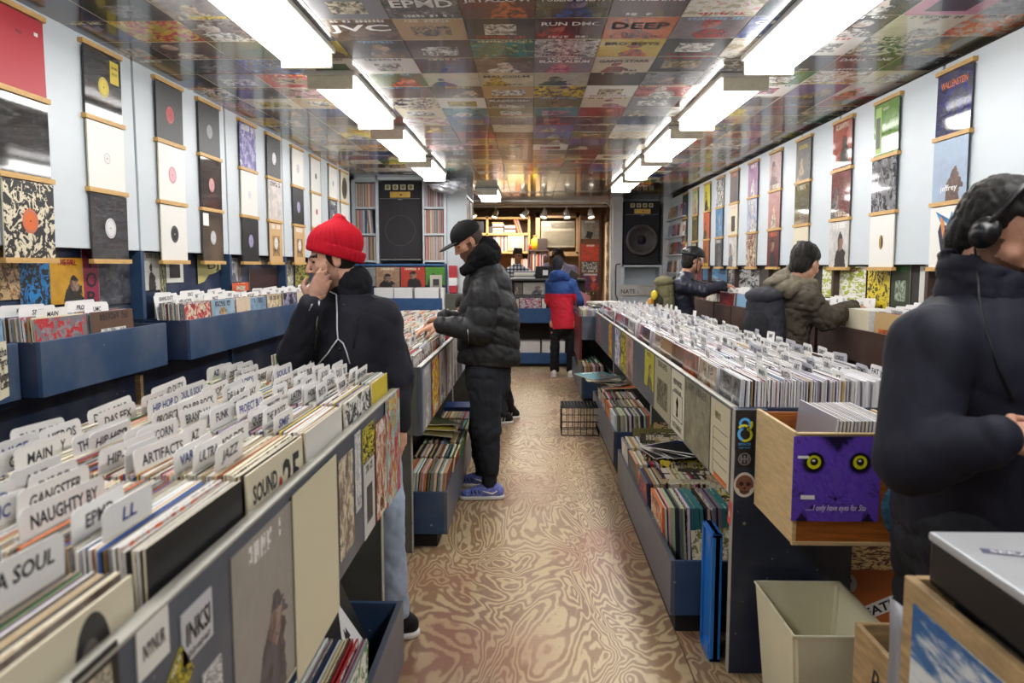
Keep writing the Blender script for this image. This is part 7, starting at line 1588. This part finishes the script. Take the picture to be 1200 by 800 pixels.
# ------------------------------------------------------------------ 2 man in the black puffer
def man_puffer():
    base = A((-.29, 4.95, 0)); t = person('man in a black cap and black puffer jacket browsing records beside the left rear counter', base)
    J = dict(pelvis=at(572, 432, 5.0), chest=at(572, 352, 5.0), neck=at(566, 314, 5.0), lsh=at(567, 340, 4.84), lel=at(562, 388, 4.80), lwr=at(514, 381, 4.80), rsh=at(572, 340, 5.16), rel=at(556, 385, 5.2), rwr=at(518, 372, 5.1),
             lhip=at(568, 440, 4.91), lkn=at(570, 503, 4.88), lan=A((-.265, 4.86, .10)), rhip=at(572, 440, 5.08), rkn=at(566, 503, 5.10), ran=A((-.33, 5.14, .10)), fwd=(-1, -.15, 0)); J = {k: A(v) for k, v in J.items()}
    hc = A(at(548, 283, 4.98)); L, Rn = headframe(hc, math.radians(112), math.radians(30)); s = .98
    lo, hi = fit(J, .2); lo[2] = 0; F = Fig(lo, hi+np.array([0, 0, .2]), .006); limbs(F, J); F.cap(J['neck'], L((0, -.02, -.06)), .060, .055, .02); add_head(F, L, Rn, s)
    add_hand(F, J['lwr'], (-1, .05, -.25), (.1, -.3, 1), 1.0, .5, -1); add_hand(F, J['rwr'], (-1, 0, -.3), (.1, .3, 1), 1.0, .6, 1)
    put('body', F, [skin('skin_warm', 'cc9c82'), skin('skin_beard', '6e5040'), BLKHAIR, LIP, EYE], t, base, headregions(hc, Rn, s, None))
    F = Fig(hc-.2, hc+.2, .0045); F.ell(L((0, -.03, .02)), (.0765, .082, .080), Rn, .01); F.cut(lambda P: np.maximum(((P-hc)@Rn)[..., 1]-.012, -((P-hc)@Rn)[..., 2]-.045), .006); put('hair', F, cloth('shaved_hair', '4a3c34', .8, .5, 400, .1), t, base)
    capm = cloth('black_cap', '151516', .8, .3, 300); F = Fig(hc-.25, hc+.25, .0045); F.ell(L((0, -.012, .045)), (.087, .108, .092), Rn, .02); F.cut(lambda P: .030-((P-hc)@Rn)[..., 2]-((P-hc)@Rn)[..., 1]*.12, .006); put('cap_crown', F, capm, t, base)
    F = Fig(hc-.25, hc+.25, .004); F.ell(L((0, .115, .034)), (.072, .082, .010), Rn, .01); F.ell(L((0, .03, .030)), (.07, .07, .10), Rn, .005, '-'); put('cap_brim', F, capm, t, base); F = Fig(L((0, -.01, .137))-.03, L((0, -.01, .137))+.03, .004); F.ell(L((0, -.01, .137)), (.009, .009, .006), Rn); put('cap_button', F, capm, t, base)
    # hood
    F = Fig(hc-.3, hc+.3, .006); 
    for (u, v, Y_, r_) in ((569, 288, 5.0, .062), (577, 296, 5.0, .058), (565, 296, 4.90, .055), (567, 296, 5.10, .055), (556, 306, 4.93, .048), (556, 306, 5.07, .048), (570, 310, 5.0, .08)): F.ell(A(at(u, v, Y_)), (r_, r_, r_), None, .05)
    F.cap(A(at(572, 300, 4.93)), A(at(545, 317, 4.90)), .045, .034, .03); F.cap(A(at(572, 300, 5.07)), A(at(545, 317, 5.08)), .045, .034, .03); F.wrinkle(0.0076, 42, 2); put('hood', F, cloth('black_cotton', '131316', .95, .4, 200), t, base)
    F = Fig(lo-.06, hi+.1, .008); pm = Mat('black_nylon', .58, spec=.5); o_ = pm.obj(); nn = pm.noise(o_, 26, 4, .6); pm.base(pm.mix(nn, srgb('0d0d10'), srgb('17181c'))); pm.bump(nn, .5, .008); pm = pm.m
    q1 = quilt(.118, .015, ph=.03)
    F.cap(A(at(571, 333, 5.0)), A(at(573, 372, 5.0)), .150, .190, .03, mod=q1, flat=((0, 1, 0), 1.08)); F.cap(A(at(573, 372, 5.0)), A(at(573, 418, 5.0)), .190, .205, .03, mod=q1, flat=((0, 1, 0), 1.05)); F.cap(A(at(567, 322, 5.0)), A(at(570, 335, 5.0)), .10, .14, .03)
    for q in ('l', 'r'):
        F.cap(J[q+'sh'], J[q+'el'], .100, .092, .015, mod=quilt_t(2.2, .012)); F.cap(J[q+'el'], J[q+'wr']+A((.02, 0, 0)), .090, .054, .015, mod=quilt_t(2.2, .010))
    F.cut(lambda P: .865-P[..., 2]-.05*(P[..., 0]+.29), .02); F.wrinkle(0.0053, 34, 12); put('puffer_jacket', F, pm, t, base)
    J_ = surf(F, 546, 400, .004); tube_child('pocket_zip', [p for p in (surf(F, u, v, .004) for u, v in ((548, 386), (549, 396), (549, 408))) if p is not None], .004, METAL, t, base, 6)
    F = Fig(np.array([lo[0], lo[1], 0]), np.array([hi[0], hi[1], 1.05]), .007); F.cap(J['pelvis'], J['pelvis']+A((0, 0, -.08)), .15, .15, .03)
    for q in ('l', 'r'): F.cap(J[q+'hip'], J[q+'kn'], .112, .092, .03); F.cap(J[q+'kn'], J[q+'an']+A((0, 0, .10)), .088, .066, .03); F.cap(J[q+'an']+A((0, 0, .06)), J[q+'an'], .048, .046, .01)
    F.cut(lambda P: .075-P[..., 2], .006); F.wrinkle(.0060, 34, 4, (1, 1, .8)); put('trousers', F, cloth('charcoal_jeans', '24272e', .8, .3, 260), t, base)
    for q, dd in (('l', (-1, -.08, 0)), ('r', (-1, .1, 0))):
        sh, P = shoe(t, (J[q+'an'][0], J[q+'an'][1], 0), dd, (plain('periwinkle_mesh', '6f7ccc', .6, var=.5, scale=90), SOLEW), base)
        sg = -1 if q == 'l' else 1
        m = MB()
        for k in range(6):
            a = .0+.024*k; m.tube([P(a-.01, .042*(1 if dd[1] < 0 else 1), .045), P(a, .036, .062), P(a-.01, .018, .082-.004*k)], .0035, 5); m.tube([P(a-.01, -.042, .045), P(a, -.036, .062), P(a-.01, -.018, .082-.004*k)], .0035, 5)
        o = m.obj('black_lacing', BLACKM, sh)
        m = MB()
        for sd in (-1, 1): m.tube([P(-.05, sd*.043, .062), P(-.02, sd*.0455, .044), (P(.03, sd*.046, .058)), P(.05, sd*.044, .068)], [.002, .007, .004, .001], 6)
        m.obj('swoosh', SOLEW, sh)
man_puffer()
# ------------------------------------------------------------------ 3 child in blue and red jacket
def generic(base, label, J, hc, yaw, pitch, s, skinm, hairm, hair='short', top=None, topr=(.15, .16), armr=(.062, .05), leg=None, legr=(.095, .07), shoes=None, shoedir=(0, 1, 0), hem=.85, res=.009, fold=.004, hands=None, beard=False, band=None):
    base = A(base); t = person(label, base); J = {k: A(v) for k, v in J.items()}; hc = A(hc); L, Rn = headframe(hc, math.radians(yaw), math.radians(pitch))
    lo, hi = fit(J, .22); lo[2] = 0; hi[2] = max(hi[2], hc[2]+.2); lo = np.minimum(lo, hc-.2); lo[2] = 0; hi = np.maximum(hi, hc+.2)
    F = Fig(lo, hi, min(res, .008)); limbs(F, J, s); F.cap(J['neck'], L((0, -.02, -.06)), .055*s, .052*s, .02); add_head(F, L, Rn, s)
    for q, d, n, th in (hands or ()): add_hand(F, J[q], d, n, s, .55, th)
    put('body', F, [skinm, skin('skin_beard', '6e5040'), BLKHAIR, LIP, EYE], t, base, headregions(hc, Rn, s, None, beard))
    if hair:
        F = Fig(hc-.2, hc+.2, .006); F.ell(L(A((0, -.022, .045))*s), A((.084, .102, .092))*s, Rn, .01)
        if hair == 'short': F.ell(L(A((0, -.052, -.025))*s), A((.068, .055, .075))*s, Rn, .03)
        if hair == 'long': F.ell(L(A((0, -.05, -.02))*s), A((.085, .070, .10))*s, Rn, .03)
        if hair == 'flat': F.cap(L(A((0, 0, .08))*s), L(A((0, -.005, .125))*s), .08*s, .082*s, .01, flat=(Rn[:, 0], 1.15)); F.cut(lambda P: ((P-hc)@Rn)[..., 2]-.145*s, .004)
        F.cut(lambda P: np.where(((P-hc)@Rn)[..., 2] < .05*s, ((P-hc)@Rn)[..., 1]-.02*s, ((P-hc)@Rn)[..., 1]-.10*s), .008); F.cut(lambda P: (-.085 if hair != 'long' else -.10)*s-((P-hc)@Rn)[..., 2], .006); F.wrinkle(.006, 75, 7); put('hair' if hair != 'cap' else 'cap', F, hairm, t, base)
    F = Fig(lo-.04, hi+.02, res); f = J['fwd']; F.cap(J['pelvis']+A((0, 0, -.06)), J['chest'], topr[0]*s, topr[1]*s, .05, flat=(f, 1.25)); F.cap(J['chest'], J['neck']+A((0, 0, -.05)), topr[1]*.95*s, .10*s, .05, flat=(f, 1.1))
    for q in ('l', 'r'):
        if q+'sh' in J: F.cap(J['neck']+A((0, 0, -.05)), J[q+'sh'], .08*s, .075*s, .04); F.cap(J[q+'sh'], J[q+'el'], (armr[0]+.012)*s, armr[0]*s, .03, mod=band); F.cap(J[q+'el'], J[q+'wr']+(J[q+'el']-J[q+'wr'])*.06, armr[0]*s, armr[1]*s, .02, mod=band)
    F.cut(lambda P: hem-P[..., 2], .015); F.wrinkle(fold*1.9, 30, 8); top_F = F
    put(top[0], F, top[1], t, base, top[2] if len(top) > 2 else ())
    if leg:
        F = Fig(np.array([lo[0], lo[1], 0]), np.array([hi[0], hi[1], hem+.15]), res); F.cap(J['pelvis'], J['pelvis']+A((0, 0, -.06)), .13*s, .13*s, .03)
        for q in ('l', 'r'): F.cap(J[q+'hip'], J[q+'kn'], legr[0]*s, (legr[0]*.82)*s, .03); F.cap(J[q+'kn'], J[q+'an'], legr[0]*.8*s, legr[1]*s, .03)
        F.cut(lambda P: .07-P[..., 2], .006); F.wrinkle(0.0095, 34, 5); put('trousers', F, leg, t, base)
    if shoes:
        for q in ('l', 'r'): shoe(t, (J[q+'an'][0], J[q+'an'][1], 0), shoedir, shoes, base)
    return t, L, Rn, top_F, J
def shopper_legs(J, x, y, sep=(.1, 0), kn=.5, hip=.88):
    for q, sg in (('l', -1), ('r', 1)): J[q+'hip'] = (x+sg*sep[0], y+sg*sep[1], hip); J[q+'kn'] = (x+sg*sep[0]*1.05, y+sg*sep[1]*1.05, kn); J[q+'an'] = (x+sg*sep[0]*1.1, y+sg*sep[1]*1.1, .09)
    return J
BLK = cloth('black_trousers', '1b1b1f', .8); 
J = dict(pelvis=at(660, 378, 10.4), chest=at(657, 340, 10.4), neck=at(656, 323, 10.4), lsh=at(645, 332, 10.42), lel=at(643, 352, 10.5), lwr=at(650, 362, 10.7), rsh=at(670, 333, 10.38), rel=at(679, 352, 10.36), rwr=at(682, 363, 10.5), fwd=(0, 1, 0)); shopper_legs(J, J['pelvis'][0], 10.42, (.105, 0), .42, .72)
red_, blue_ = cloth('jacket_red', 'c8283a', .6), cloth('jacket_blue', '2c4a86', .6)
t, L, Rn, F, J = generic((.42, 10.42, 0), 'youngster in a blue and red hooded jacket at the far end of the aisle', J, at(654, 311, 10.42), -12, 10, .90, skin('skin_warm', 'cc9c82'), cloth('grey_beanie', '2c2e33', .9), 'short', ('jacket', [blue_, red_], [(lambda Q: (Q[:, 2] < 1.135) & (Q[:, 0] < at(675, 350, 10.4)[0]), 1)]), (.175, .17), (.062, .052), BLK, (.082, .07), (cloth('white_shoe', 'd8d6d2', .5), SOLEW), (0.1, 1, 0), .66, .009, .003, hands=(('rwr', (.7, .5, .1), (0, 0, 1), 1),))
hd = Fig(A(at(656, 322, 10.4))-.25, A(at(656, 322, 10.4))+.25, .008); hd.ell(A(at(655, 322, 10.32)), (.12, .075, .07), None, .03); hd.cap(A(at(647, 326, 10.34)), A(at(664, 326, 10.34)), .05, .05, .04); hd.wrinkle(0.0076, 38, 3); o = link('hood', hd.mesh('hood', blue_), t); o.location = -t.location
m = MB(); p = at(677, 352, 10.5); R_ = Matrix.Translation(p) @ Matrix.Rotation(.5, 4, 'Y'); m.box((-.13, -.004, -.13), (.13, .004, .13), 1, R_, faces={'-y': 0}); o = m.obj('held_album', [ART_SLV, EDGE], origin=p); paint(o, srgb('c87880'), PL['grey'], PL['white'], 1, PL['grey']); tag(o, 'pink and grey album in plastic held by the youngster in the blue and red jacket', 'album')
m = MB(); p = at(670, 326, 10.7); R_ = Matrix.Translation(p) @ Matrix.Rotation(.6, 4, 'Y'); m.rbox((-.07, -.012, -.10), (.07, .012, .10), .008, 0, R_); o = m.obj('brown_pouch', colmat('#2a201e'), origin=p); tag(o, 'dark brown folder held up beside the youngster grey beanie', 'folder')
# ------------------------------------------------------------------ clerks behind the service counter
def plaid():
    M = Mat('plaid_shirt', .8); x, y, z = M.sep(M.obj()); a = ((x*105).sin().gt(.1)); b = ((z*105).sin().gt(.1)); M.base(M.mix(a*b, M.mix(a.max(b), srgb('c8c8cc'), srgb('5a6070')), srgb('1a1e2c'))); return M.m
J = dict(pelvis=at(605, 360, 12.95), chest=at(607, 330, 12.95), neck=at(607, 311, 12.95), lsh=at(616, 318, 12.85), lel=at(626, 322, 12.6), lwr=at(637, 314, 12.5), rsh=at(597, 318, 12.9), rel=at(592, 335, 12.8), rwr=at(600, 345, 12.6), fwd=(0, -1, 0))
generic((J['pelvis'][0], 12.95, 0), 'clerk in a plaid shirt with flat topped black hair, behind the service counter', shopper_legs(J, J['pelvis'][0], 12.95), at(607, 300, 12.9), 205, 8, .95, skin('skin_brown', '8a5a40'), BLKHAIR, 'flat', ('plaid_shirt', plaid()), (.14, .155), (.055, .045), BLK, (.088, .07), None, (0, -1, 0), .85, .009, .003, hands=(('lwr', (1, -.1, .1), (0, -.3, 1), 1),))
J = dict(pelvis=at(668, 360, 13.0), chest=at(665, 326, 13.0), neck=at(658, 310, 12.95), lsh=at(672, 316, 12.95), lel=at(676, 335, 12.9), lwr=at(668, 340, 12.6), rsh=at(650, 318, 12.9), rel=at(644, 322, 12.7), rwr=at(640, 309, 12.6), fwd=(0, -1, 0))
t, L, Rn, F, J = generic((J['pelvis'][0], 13.0, 0), 'clerk wearing headphones leaning over the decks behind the service counter', shopper_legs(J, J['pelvis'][0], 13.0), at(654, 300, 12.9), 165, 22, .95, skin('skin_dark_brown', '6a4030'), BLKHAIR, 'short', ('lavender_shirt', cloth('lavender_cotton', '9088a0', .8)), (.14, .155), (.055, .045), BLK, (.088, .07), None, (0, -1, 0), .85, .009, .003, hands=(('rwr', (-.2, -.3, .8), (0, -1, .2), 1),))
headphones(L, Rn, .95, t, A(t.location), BLACKP)
# ------------------------------------------------------------------ shopper hidden behind the puffer man
J = dict(pelvis=at(578, 420, 7.35), chest=at(562, 388, 7.35), neck=at(552, 372, 7.35), lsh=at(556, 384, 7.2), lel=at(545, 398, 7.15), lwr=at(536, 388, 7.2), rsh=at(556, 384, 7.5), rel=at(546, 398, 7.5), rwr=at(536, 388, 7.45), fwd=(-1, 0, 0)); shopper_legs(J, J['pelvis'][0]+.03, 7.35, (.03, -.10))
J['lan'] = (-.26, 7.25, .09); J['ran'] = (-.20, 7.5, .09)
t, L, Rn, F, J = generic((-.3, 7.35, 0), 'person in black trousers and striped black trainers hidden behind the man in the puffer jacket', J, at(546, 360, 7.35), 90, 40, .95, skin('skin_warm', 'cc9c82'), BLKHAIR, 'short', ('jacket', cloth('black_cotton', '131316', .95)), (.14, .15), (.055, .045), BLK, (.085, .06), None, (-1, 0, 0), .85, .010)
for q in ('lan', 'ran'):
    sh, P = shoe(t, (J[q][0], J[q][1], 0), (-1, -.25, 0), (cloth('black_shoe', '141417', .6), SOLEW), A(t.location)); m = MB()
    for k in range(3): m.tube([P(.0+.028*k, .048, .035), P(-.012+.028*k, .038, .068)], .005, 5)
    m.obj('white_stripes', SOLEW, sh)
# ------------------------------------------------------------------ cyclist
J = dict(pelvis=at(806, 392, 8.1), chest=at(798, 345, 8.1), neck=at(803, 322, 8.1), rsh=at(799, 334, 7.94), rel=at(824, 341, 7.9), rwr=at(848, 334, 7.98), lsh=at(803, 332, 8.25), lel=at(826, 338, 8.3), lwr=at(850, 338, 8.25), fwd=(1, 0, 0)); shopper_legs(J, J['pelvis'][0], 8.1, (0, .1))
pf = Mat('navy_black_down', .4); o_ = pf.obj(); nn = pf.noise(o_, 30, 3); pf.base(pf.mix(nn, srgb('1b1e2a'), srgb('2a2f40'))); pf.bump(nn, .4, .006)
t, L, Rn, F, J = generic((J['pelvis'][0], 8.1, 0), 'shopper in a black cycle helmet and quilted down jacket reaching into the right wall bins', J, at(812, 305, 8.1), -85, 10, .96, skin('skin_warm', 'cc9c82'), BLKHAIR, 'long', ('down_jacket', pf.m), (.145, .155), (.062, .048), BLK, (.09, .07), (cloth('black_shoe', '141417', .6), SOLEW), (1, 0, 0), .85, .008, .002, hands=(('rwr', (1, .1, -.1), (0, -.2, 1), -1), ('lwr', (1, 0, -.3), (0, .2, 1), 1)), band=lambda P, d, t_: d-.006*np.abs(np.sin(PI*P[..., 0]/.05)))
hcc = L((0, 0, 0)); F = Fig(hcc-.2, hcc+.22, .006)
def vent(P, d, t_):
    q = (P-hcc)@Rn; a = np.abs(np.sin(q[..., 0]*PI/.045)); return d+np.where((np.abs(q[..., 1]) < .10), .008*(a < .45), 0)
F.ell(L((0, -.01, .058)), (.100, .130, .092), Rn, .01, mod=vent); F.cut(lambda P: .040-((P-hcc)@Rn)[..., 2]+np.abs(((P-hcc)@Rn)[..., 1])*.05, .006); put('cycle_helmet', F, BLACKP, t, A(t.location))
tube_child('helmet_strap', [L((.08, .03, .04)), L((.078, .025, -.03)), L((.05, .045, -.10)), L((0, .06, -.125))], .004, BLACKM, t, A(t.location)); tube_child('glasses', [L((.08, -.0, .012)), L((.07, .06, .01)), L((.045, .098, .006)), L((0, .108, .006)), L((-.045, .098, .006))], .003, METAL, t, A(t.location))
def backpack(label, c, back, r, mats, lumps=(), res=.008):
    """rucksack centred c, leaning on the wearer's back (unit direction back points away from the wearer)"""
    c = A(c); b = A(back); b /= np.linalg.norm(b); sd = np.cross(b, (0, 0, 1)); R_ = np.stack([sd, b, A((0, 0, 1))], 1); t = thing('backpack', label, 'backpack', c-A((0, 0, r[2])))
    F = Fig(c-max(r)-.12, c+max(r)+.12, res); F.cap(c-A((0, 0, r[2]*.55)), c+A((0, 0, r[2]*.45)), r[0], r[0]*.88, .03, flat=(b, r[0]/r[1])); F.wrinkle(0.0076, 34, 3); bd = put('main_bag', F, mats[0], t, c-A((0, 0, r[2])))
    F = Fig(c-max(r)-.12, c+max(r)+.12, res); F.cap(c-A((0, 0, r[2]*.55))+b*r[1]*.75, c-A((0, 0, r[2]*.05))+b*r[1]*.75, r[0]*.72, r[0]*.66, .02, flat=(b, 2.4)); F.wrinkle(0.0057, 34, 6); put('front_pocket', F, mats[1], t, c-A((0, 0, r[2])))
    F = Fig(c-max(r)-.12, c+max(r)+.12, res); F.ell(c+A((0, 0, r[2]*.80))+b*r[1]*.15, (r[0]*.86, r[1]*.95, r[2]*.26), R_, .02); F.wrinkle(0.0057, 34, 7); put('top_lid', F, mats[0], t, c-A((0, 0, r[2])))
    for s_ in (-1, 1): tube_child('strap', [c+sd*s_*.07+A((0, 0, r[2]*.75))-b*r[1]*.6, c+sd*s_*.10+A((0, 0, r[2]*1.02))-b*(r[1]+.07), c+sd*s_*.11+A((0, 0, r[2]*.7))-b*(r[1]+.24), ], .016, mats[1], t, c-A((0, 0, r[2])))
    return t, c, b, sd
t, c, b, sd = backpack('olive and yellow hiking backpack worn by the shopper in the cycle helmet', at(779, 352, 8.05), (-1, -.35, 0), (.135, .10, .24), (cloth('olive_canvas', '6a664a', .8), cloth('dark_olive', '33332a', .8)))
for k, (dx, dz, mm) in enumerate(((-.03, .06, 'yellow'), (.04, -.02, 'orange'), (-.02, -.12, 'yellow'))):
    p = c+b*.14+sd*dx+A((0, 0, dz)); F = Fig(p-.1, p+.1, .006); F.ell(p, (.035, .03, .05), None, .01); put('yellow_trim', F, colmat(mm if mm != 'orange' else '#c08a2c'), t, A(t.location))
# ------------------------------------------------------------------ shopper in the olive parka
J = dict(pelvis=at(915, 425, 4.95), chest=at(922, 362, 4.95), neck=at(932, 334, 4.97), rsh=at(945, 350, 4.80), rel=at(968, 374, 4.78), rwr=at(1000, 360, 4.95), lsh=at(908, 346, 5.12), lel=at(935, 370, 5.25), lwr=at(962, 372, 5.3), fwd=(.85, .5, 0)); shopper_legs(J, J['pelvis'][0], 4.97, (.05, .09))
t, L, Rn, F, J = generic((J['pelvis'][0], 4.97, 0), 'shopper in a brown olive parka leaning over the right wall bins', J, at(944, 309, 4.97), -58, 22, 1.0, skin('skin_olive', 'd4a68e'), BLKHAIR, 'short', ('parka', cloth('brown_olive_parka', '4f483e', .75, .3, 200)), (.165, .17), (.070, .052), BLK, (.1, .075), (cloth('black_shoe', '141417', .6), SOLEW), (.85, .5, 0), .80, .007, .0055, hands=(('rwr', (1, .2, -.1), (0, -.2, 1), -1),))
bs = A(t.location); F = Fig(J['neck']-.3, J['neck']+.3, .007); F.ell(A(at(920, 333, 4.90)), (.13, .10, .065), None, .03); F.cap(A(at(905, 336, 4.98)), A(at(925, 320, 5.05)), .055, .05, .03); F.cap(A(at(922, 340, 4.80)), A(at(950, 334, 4.86)), .055, .045, .03); F.wrinkle(0.0114, 34, 4); put('hood', F, cloth('parka_hood', '6a6254', .8, .3, 160), t, bs)
backpack('charcoal grey backpack worn by the shopper in the olive parka', at(896, 378, 4.85), (-.85, -.52, 0), (.15, .10, .21), (cloth('charcoal_canvas', '33333a', .75), cloth('charcoal_canvas_dark', '26262b', .75)))
# ------------------------------------------------------------------ man with headphones in the near right
def man_headphones():
    base = A((1.02, 1.92, 0)); t = person('man in a dark coat with black headphones looking down at the turntable, near right edge', base)
    J = dict(pelvis=at(1138, 590, 1.93), chest=at(1136, 430, 1.90), neck=at(1160, 354, 1.88), rsh=at(1090, 408, 1.77), rel=at(1070, 536, 1.70), rwr=at(1172, 515, 1.56), lsh=at(1165, 405, 2.05), lel=at(1215, 520, 2.05), lwr=at(1245, 505, 1.8), fwd=(1, -.25, 0)); J = {k: A(v) for k, v in J.items()}
    J.update(lhip=A((1.08, 2.03, .87)), rhip=A((1.06, 1.84, .87)), lkn=A((1.09, 2.04, .47)), rkn=A((1.06, 1.83, .47)), lan=A((1.07, 2.04, .09)), ran=A((1.04, 1.83, .09)))
    hc = A(at(1174, 274, 1.86)); L, Rn = headframe(hc, math.radians(-140), math.radians(32)); s = 1.0
    lo, hi = fit(J, .2); lo[2] = 0; hi = np.maximum(hi, hc+.2); F = Fig(lo, hi, .006); limbs(F, J); F.cap(J['neck'], L((0, -.02, -.06)), .060, .056, .02); add_head(F, L, Rn, s)
    add_hand(F, J['rwr'], (1, -.10, .10), (.0, -.75, .6), 1.0, 1.0, -1, thumb_curl=.4); add_hand(F, J['lwr'], (1, -.3, -.1), (0, .5, .8), 1.0, .8, 1)
    put('body', F, [skin('skin_tan', 'c4947c'), skin('skin_beard', '6e5040'), BLKHAIR, LIP, EYE], t, base, headregions(hc, Rn, s, None))
    F = Fig(hc-.2, hc+.2, .005); F.ell(L((0, -.018, .042)), (.080, .102, .090), Rn, .01); F.ell(L((0, -.055, -.03)), (.070, .056, .085), Rn, .03); F.cut(lambda P: np.where(((P-hc)@Rn)[..., 2] < .06, ((P-hc)@Rn)[..., 1]-.022, ((P-hc)@Rn)[..., 1]-.092), .01); F.cut(lambda P: -.10-((P-hc)@Rn)[..., 2], .006); F.wrinkle(.006, 80, 6); put('hair', F, BLKHAIR, t, base)
    headphones(L, Rn, 1.03, t, base, BLACKP)
    F = Fig(lo-.06, hi+.06, .008); f = J['fwd']
    F.cap(J['pelvis']+A((0, 0, -.03)), J['chest'], .175, .185, .05, flat=((0, 1, 0), .92)); F.cap(J['chest'], J['neck']+A((0, 0, -.05)), .17, .12, .05)
    for q in ('l', 'r'): F.cap(J['neck']+A((0, 0, -.06)), J[q+'sh'], .095, .088, .04); F.cap(J[q+'sh'], J[q+'el'], .094, .082, .03); F.cap(J[q+'el'], J[q+'wr']-A((.015, 0, 0)), .080, .052, .02)
    F.cut(lambda P: .84-P[..., 2], .015); F.wrinkle(.0048, 26, 21, (1, 1, .45)); cm = cloth('midnight_coat', '1d1e2b', .7, .25, 300); put('coat', F, cm, t, base); coat = F
    F = Fig(J['neck']-.25, J['neck']+.25, .006); F.cap(J['neck']+A((-.01, 0, -.06)), J['neck']+A((-.015, 0, .105)), .112, .104, .02); F.cap(J['neck'], J['neck']+A((.04, 0, .2)), .062, .066, .01, '-'); F.cut(lambda P: P[..., 2]-(J['neck'][2]+.075)-(J['neck'][0]-P[..., 0])*.45, .01); F.wrinkle(0.0076, 38, 4); put('collar', F, cm, t, base)
    g = [p for p in (surf(coat, u, v, .004) for u, v in ((1148, 350), (1156, 390), (1170, 430), (1188, 470))) if p is not None]
    tube_child('headphone_cable', [L((.095, 0, -.04))]+g, .003, BLACKP, t, base, 6)
    F = Fig(np.array([lo[0], lo[1], 0]), np.array([hi[0], hi[1], 1.0]), .008); F.cap(J['pelvis']+A((-.03, 0, 0)), J['pelvis']+A((-.03, 0, -.08)), .14, .14, .03)
    for q in ('l', 'r'): F.cap(J[q+'hip'], J[q+'kn'], .105, .078, .03); F.cap(J[q+'kn'], J[q+'an'], .075, .062, .03)
    F.cut(lambda P: .07-P[..., 2], .006); F.wrinkle(0.0095, 32, 4); put('trousers', F, cloth('ink_trousers', '191a20', .8), t, base)
    for q in ('l', 'r'): shoe(t, (J[q+'an'][0], J[q+'an'][1], 0), (1, -.1, 0), (cloth('black_shoe', '141417', .6), SOLEW), base)
man_headphones()
# ================================================================== camera, world, view
cam = bpy.data.cameras.new('camera'); co = bpy.data.objects.new('camera', cam); C.objects.link(co); bpy.context.scene.camera = co
cam.sensor_width = 36; cam.lens = 36*F_PX/1200; cam.clip_start = .05
co.location = (0, 0, CZ); co.rotation_euler = (PI/2-TH, 0, YAW)
cam.dof.use_dof = True; cam.dof.focus_distance = 4.4; cam.dof.aperture_fstop = 4.2
w = bpy.data.worlds.new('world'); bpy.context.scene.world = w; w.use_nodes = True
w.node_tree.nodes['Background'].inputs[0].default_value = (.8, .85, 1, 1); w.node_tree.nodes['Background'].inputs[1].default_value = .3
def area(name, loc, rot, size, power, col):
    l = bpy.data.lights.new(name, 'AREA'); l.shape = 'RECTANGLE'; l.size, l.size_y = size; l.energy = power; l.color = col
    o = bpy.data.objects.new(name, l); C.objects.link(o); o.location = loc; o.rotation_euler = rot; return o
area('back_room_fill', (-.2, 14.0, 2.45), (0, 0, 0), (1.6, .8), 75, (1, .88, .74))  # added warm fill light without a fixture, brightens the back room
sc = bpy.context.scene
sc.view_settings.view_transform = 'Standard'; sc.view_settings.look = 'None'; sc.view_settings.gamma = 1; sc.view_settings.exposure = 0.05
try: sc.view_settings.use_curve_mapping = False
except Exception: pass
sc.cycles.use_denoising = True; sc.cycles.max_bounces = 7; sc.cycles.diffuse_bounces = 4; sc.cycles.glossy_bounces = 3
sc.cycles.caustics_reflective = False; sc.cycles.caustics_refractive = False
sc.cycles.use_adaptive_sampling = True; sc.cycles.adaptive_threshold = .02
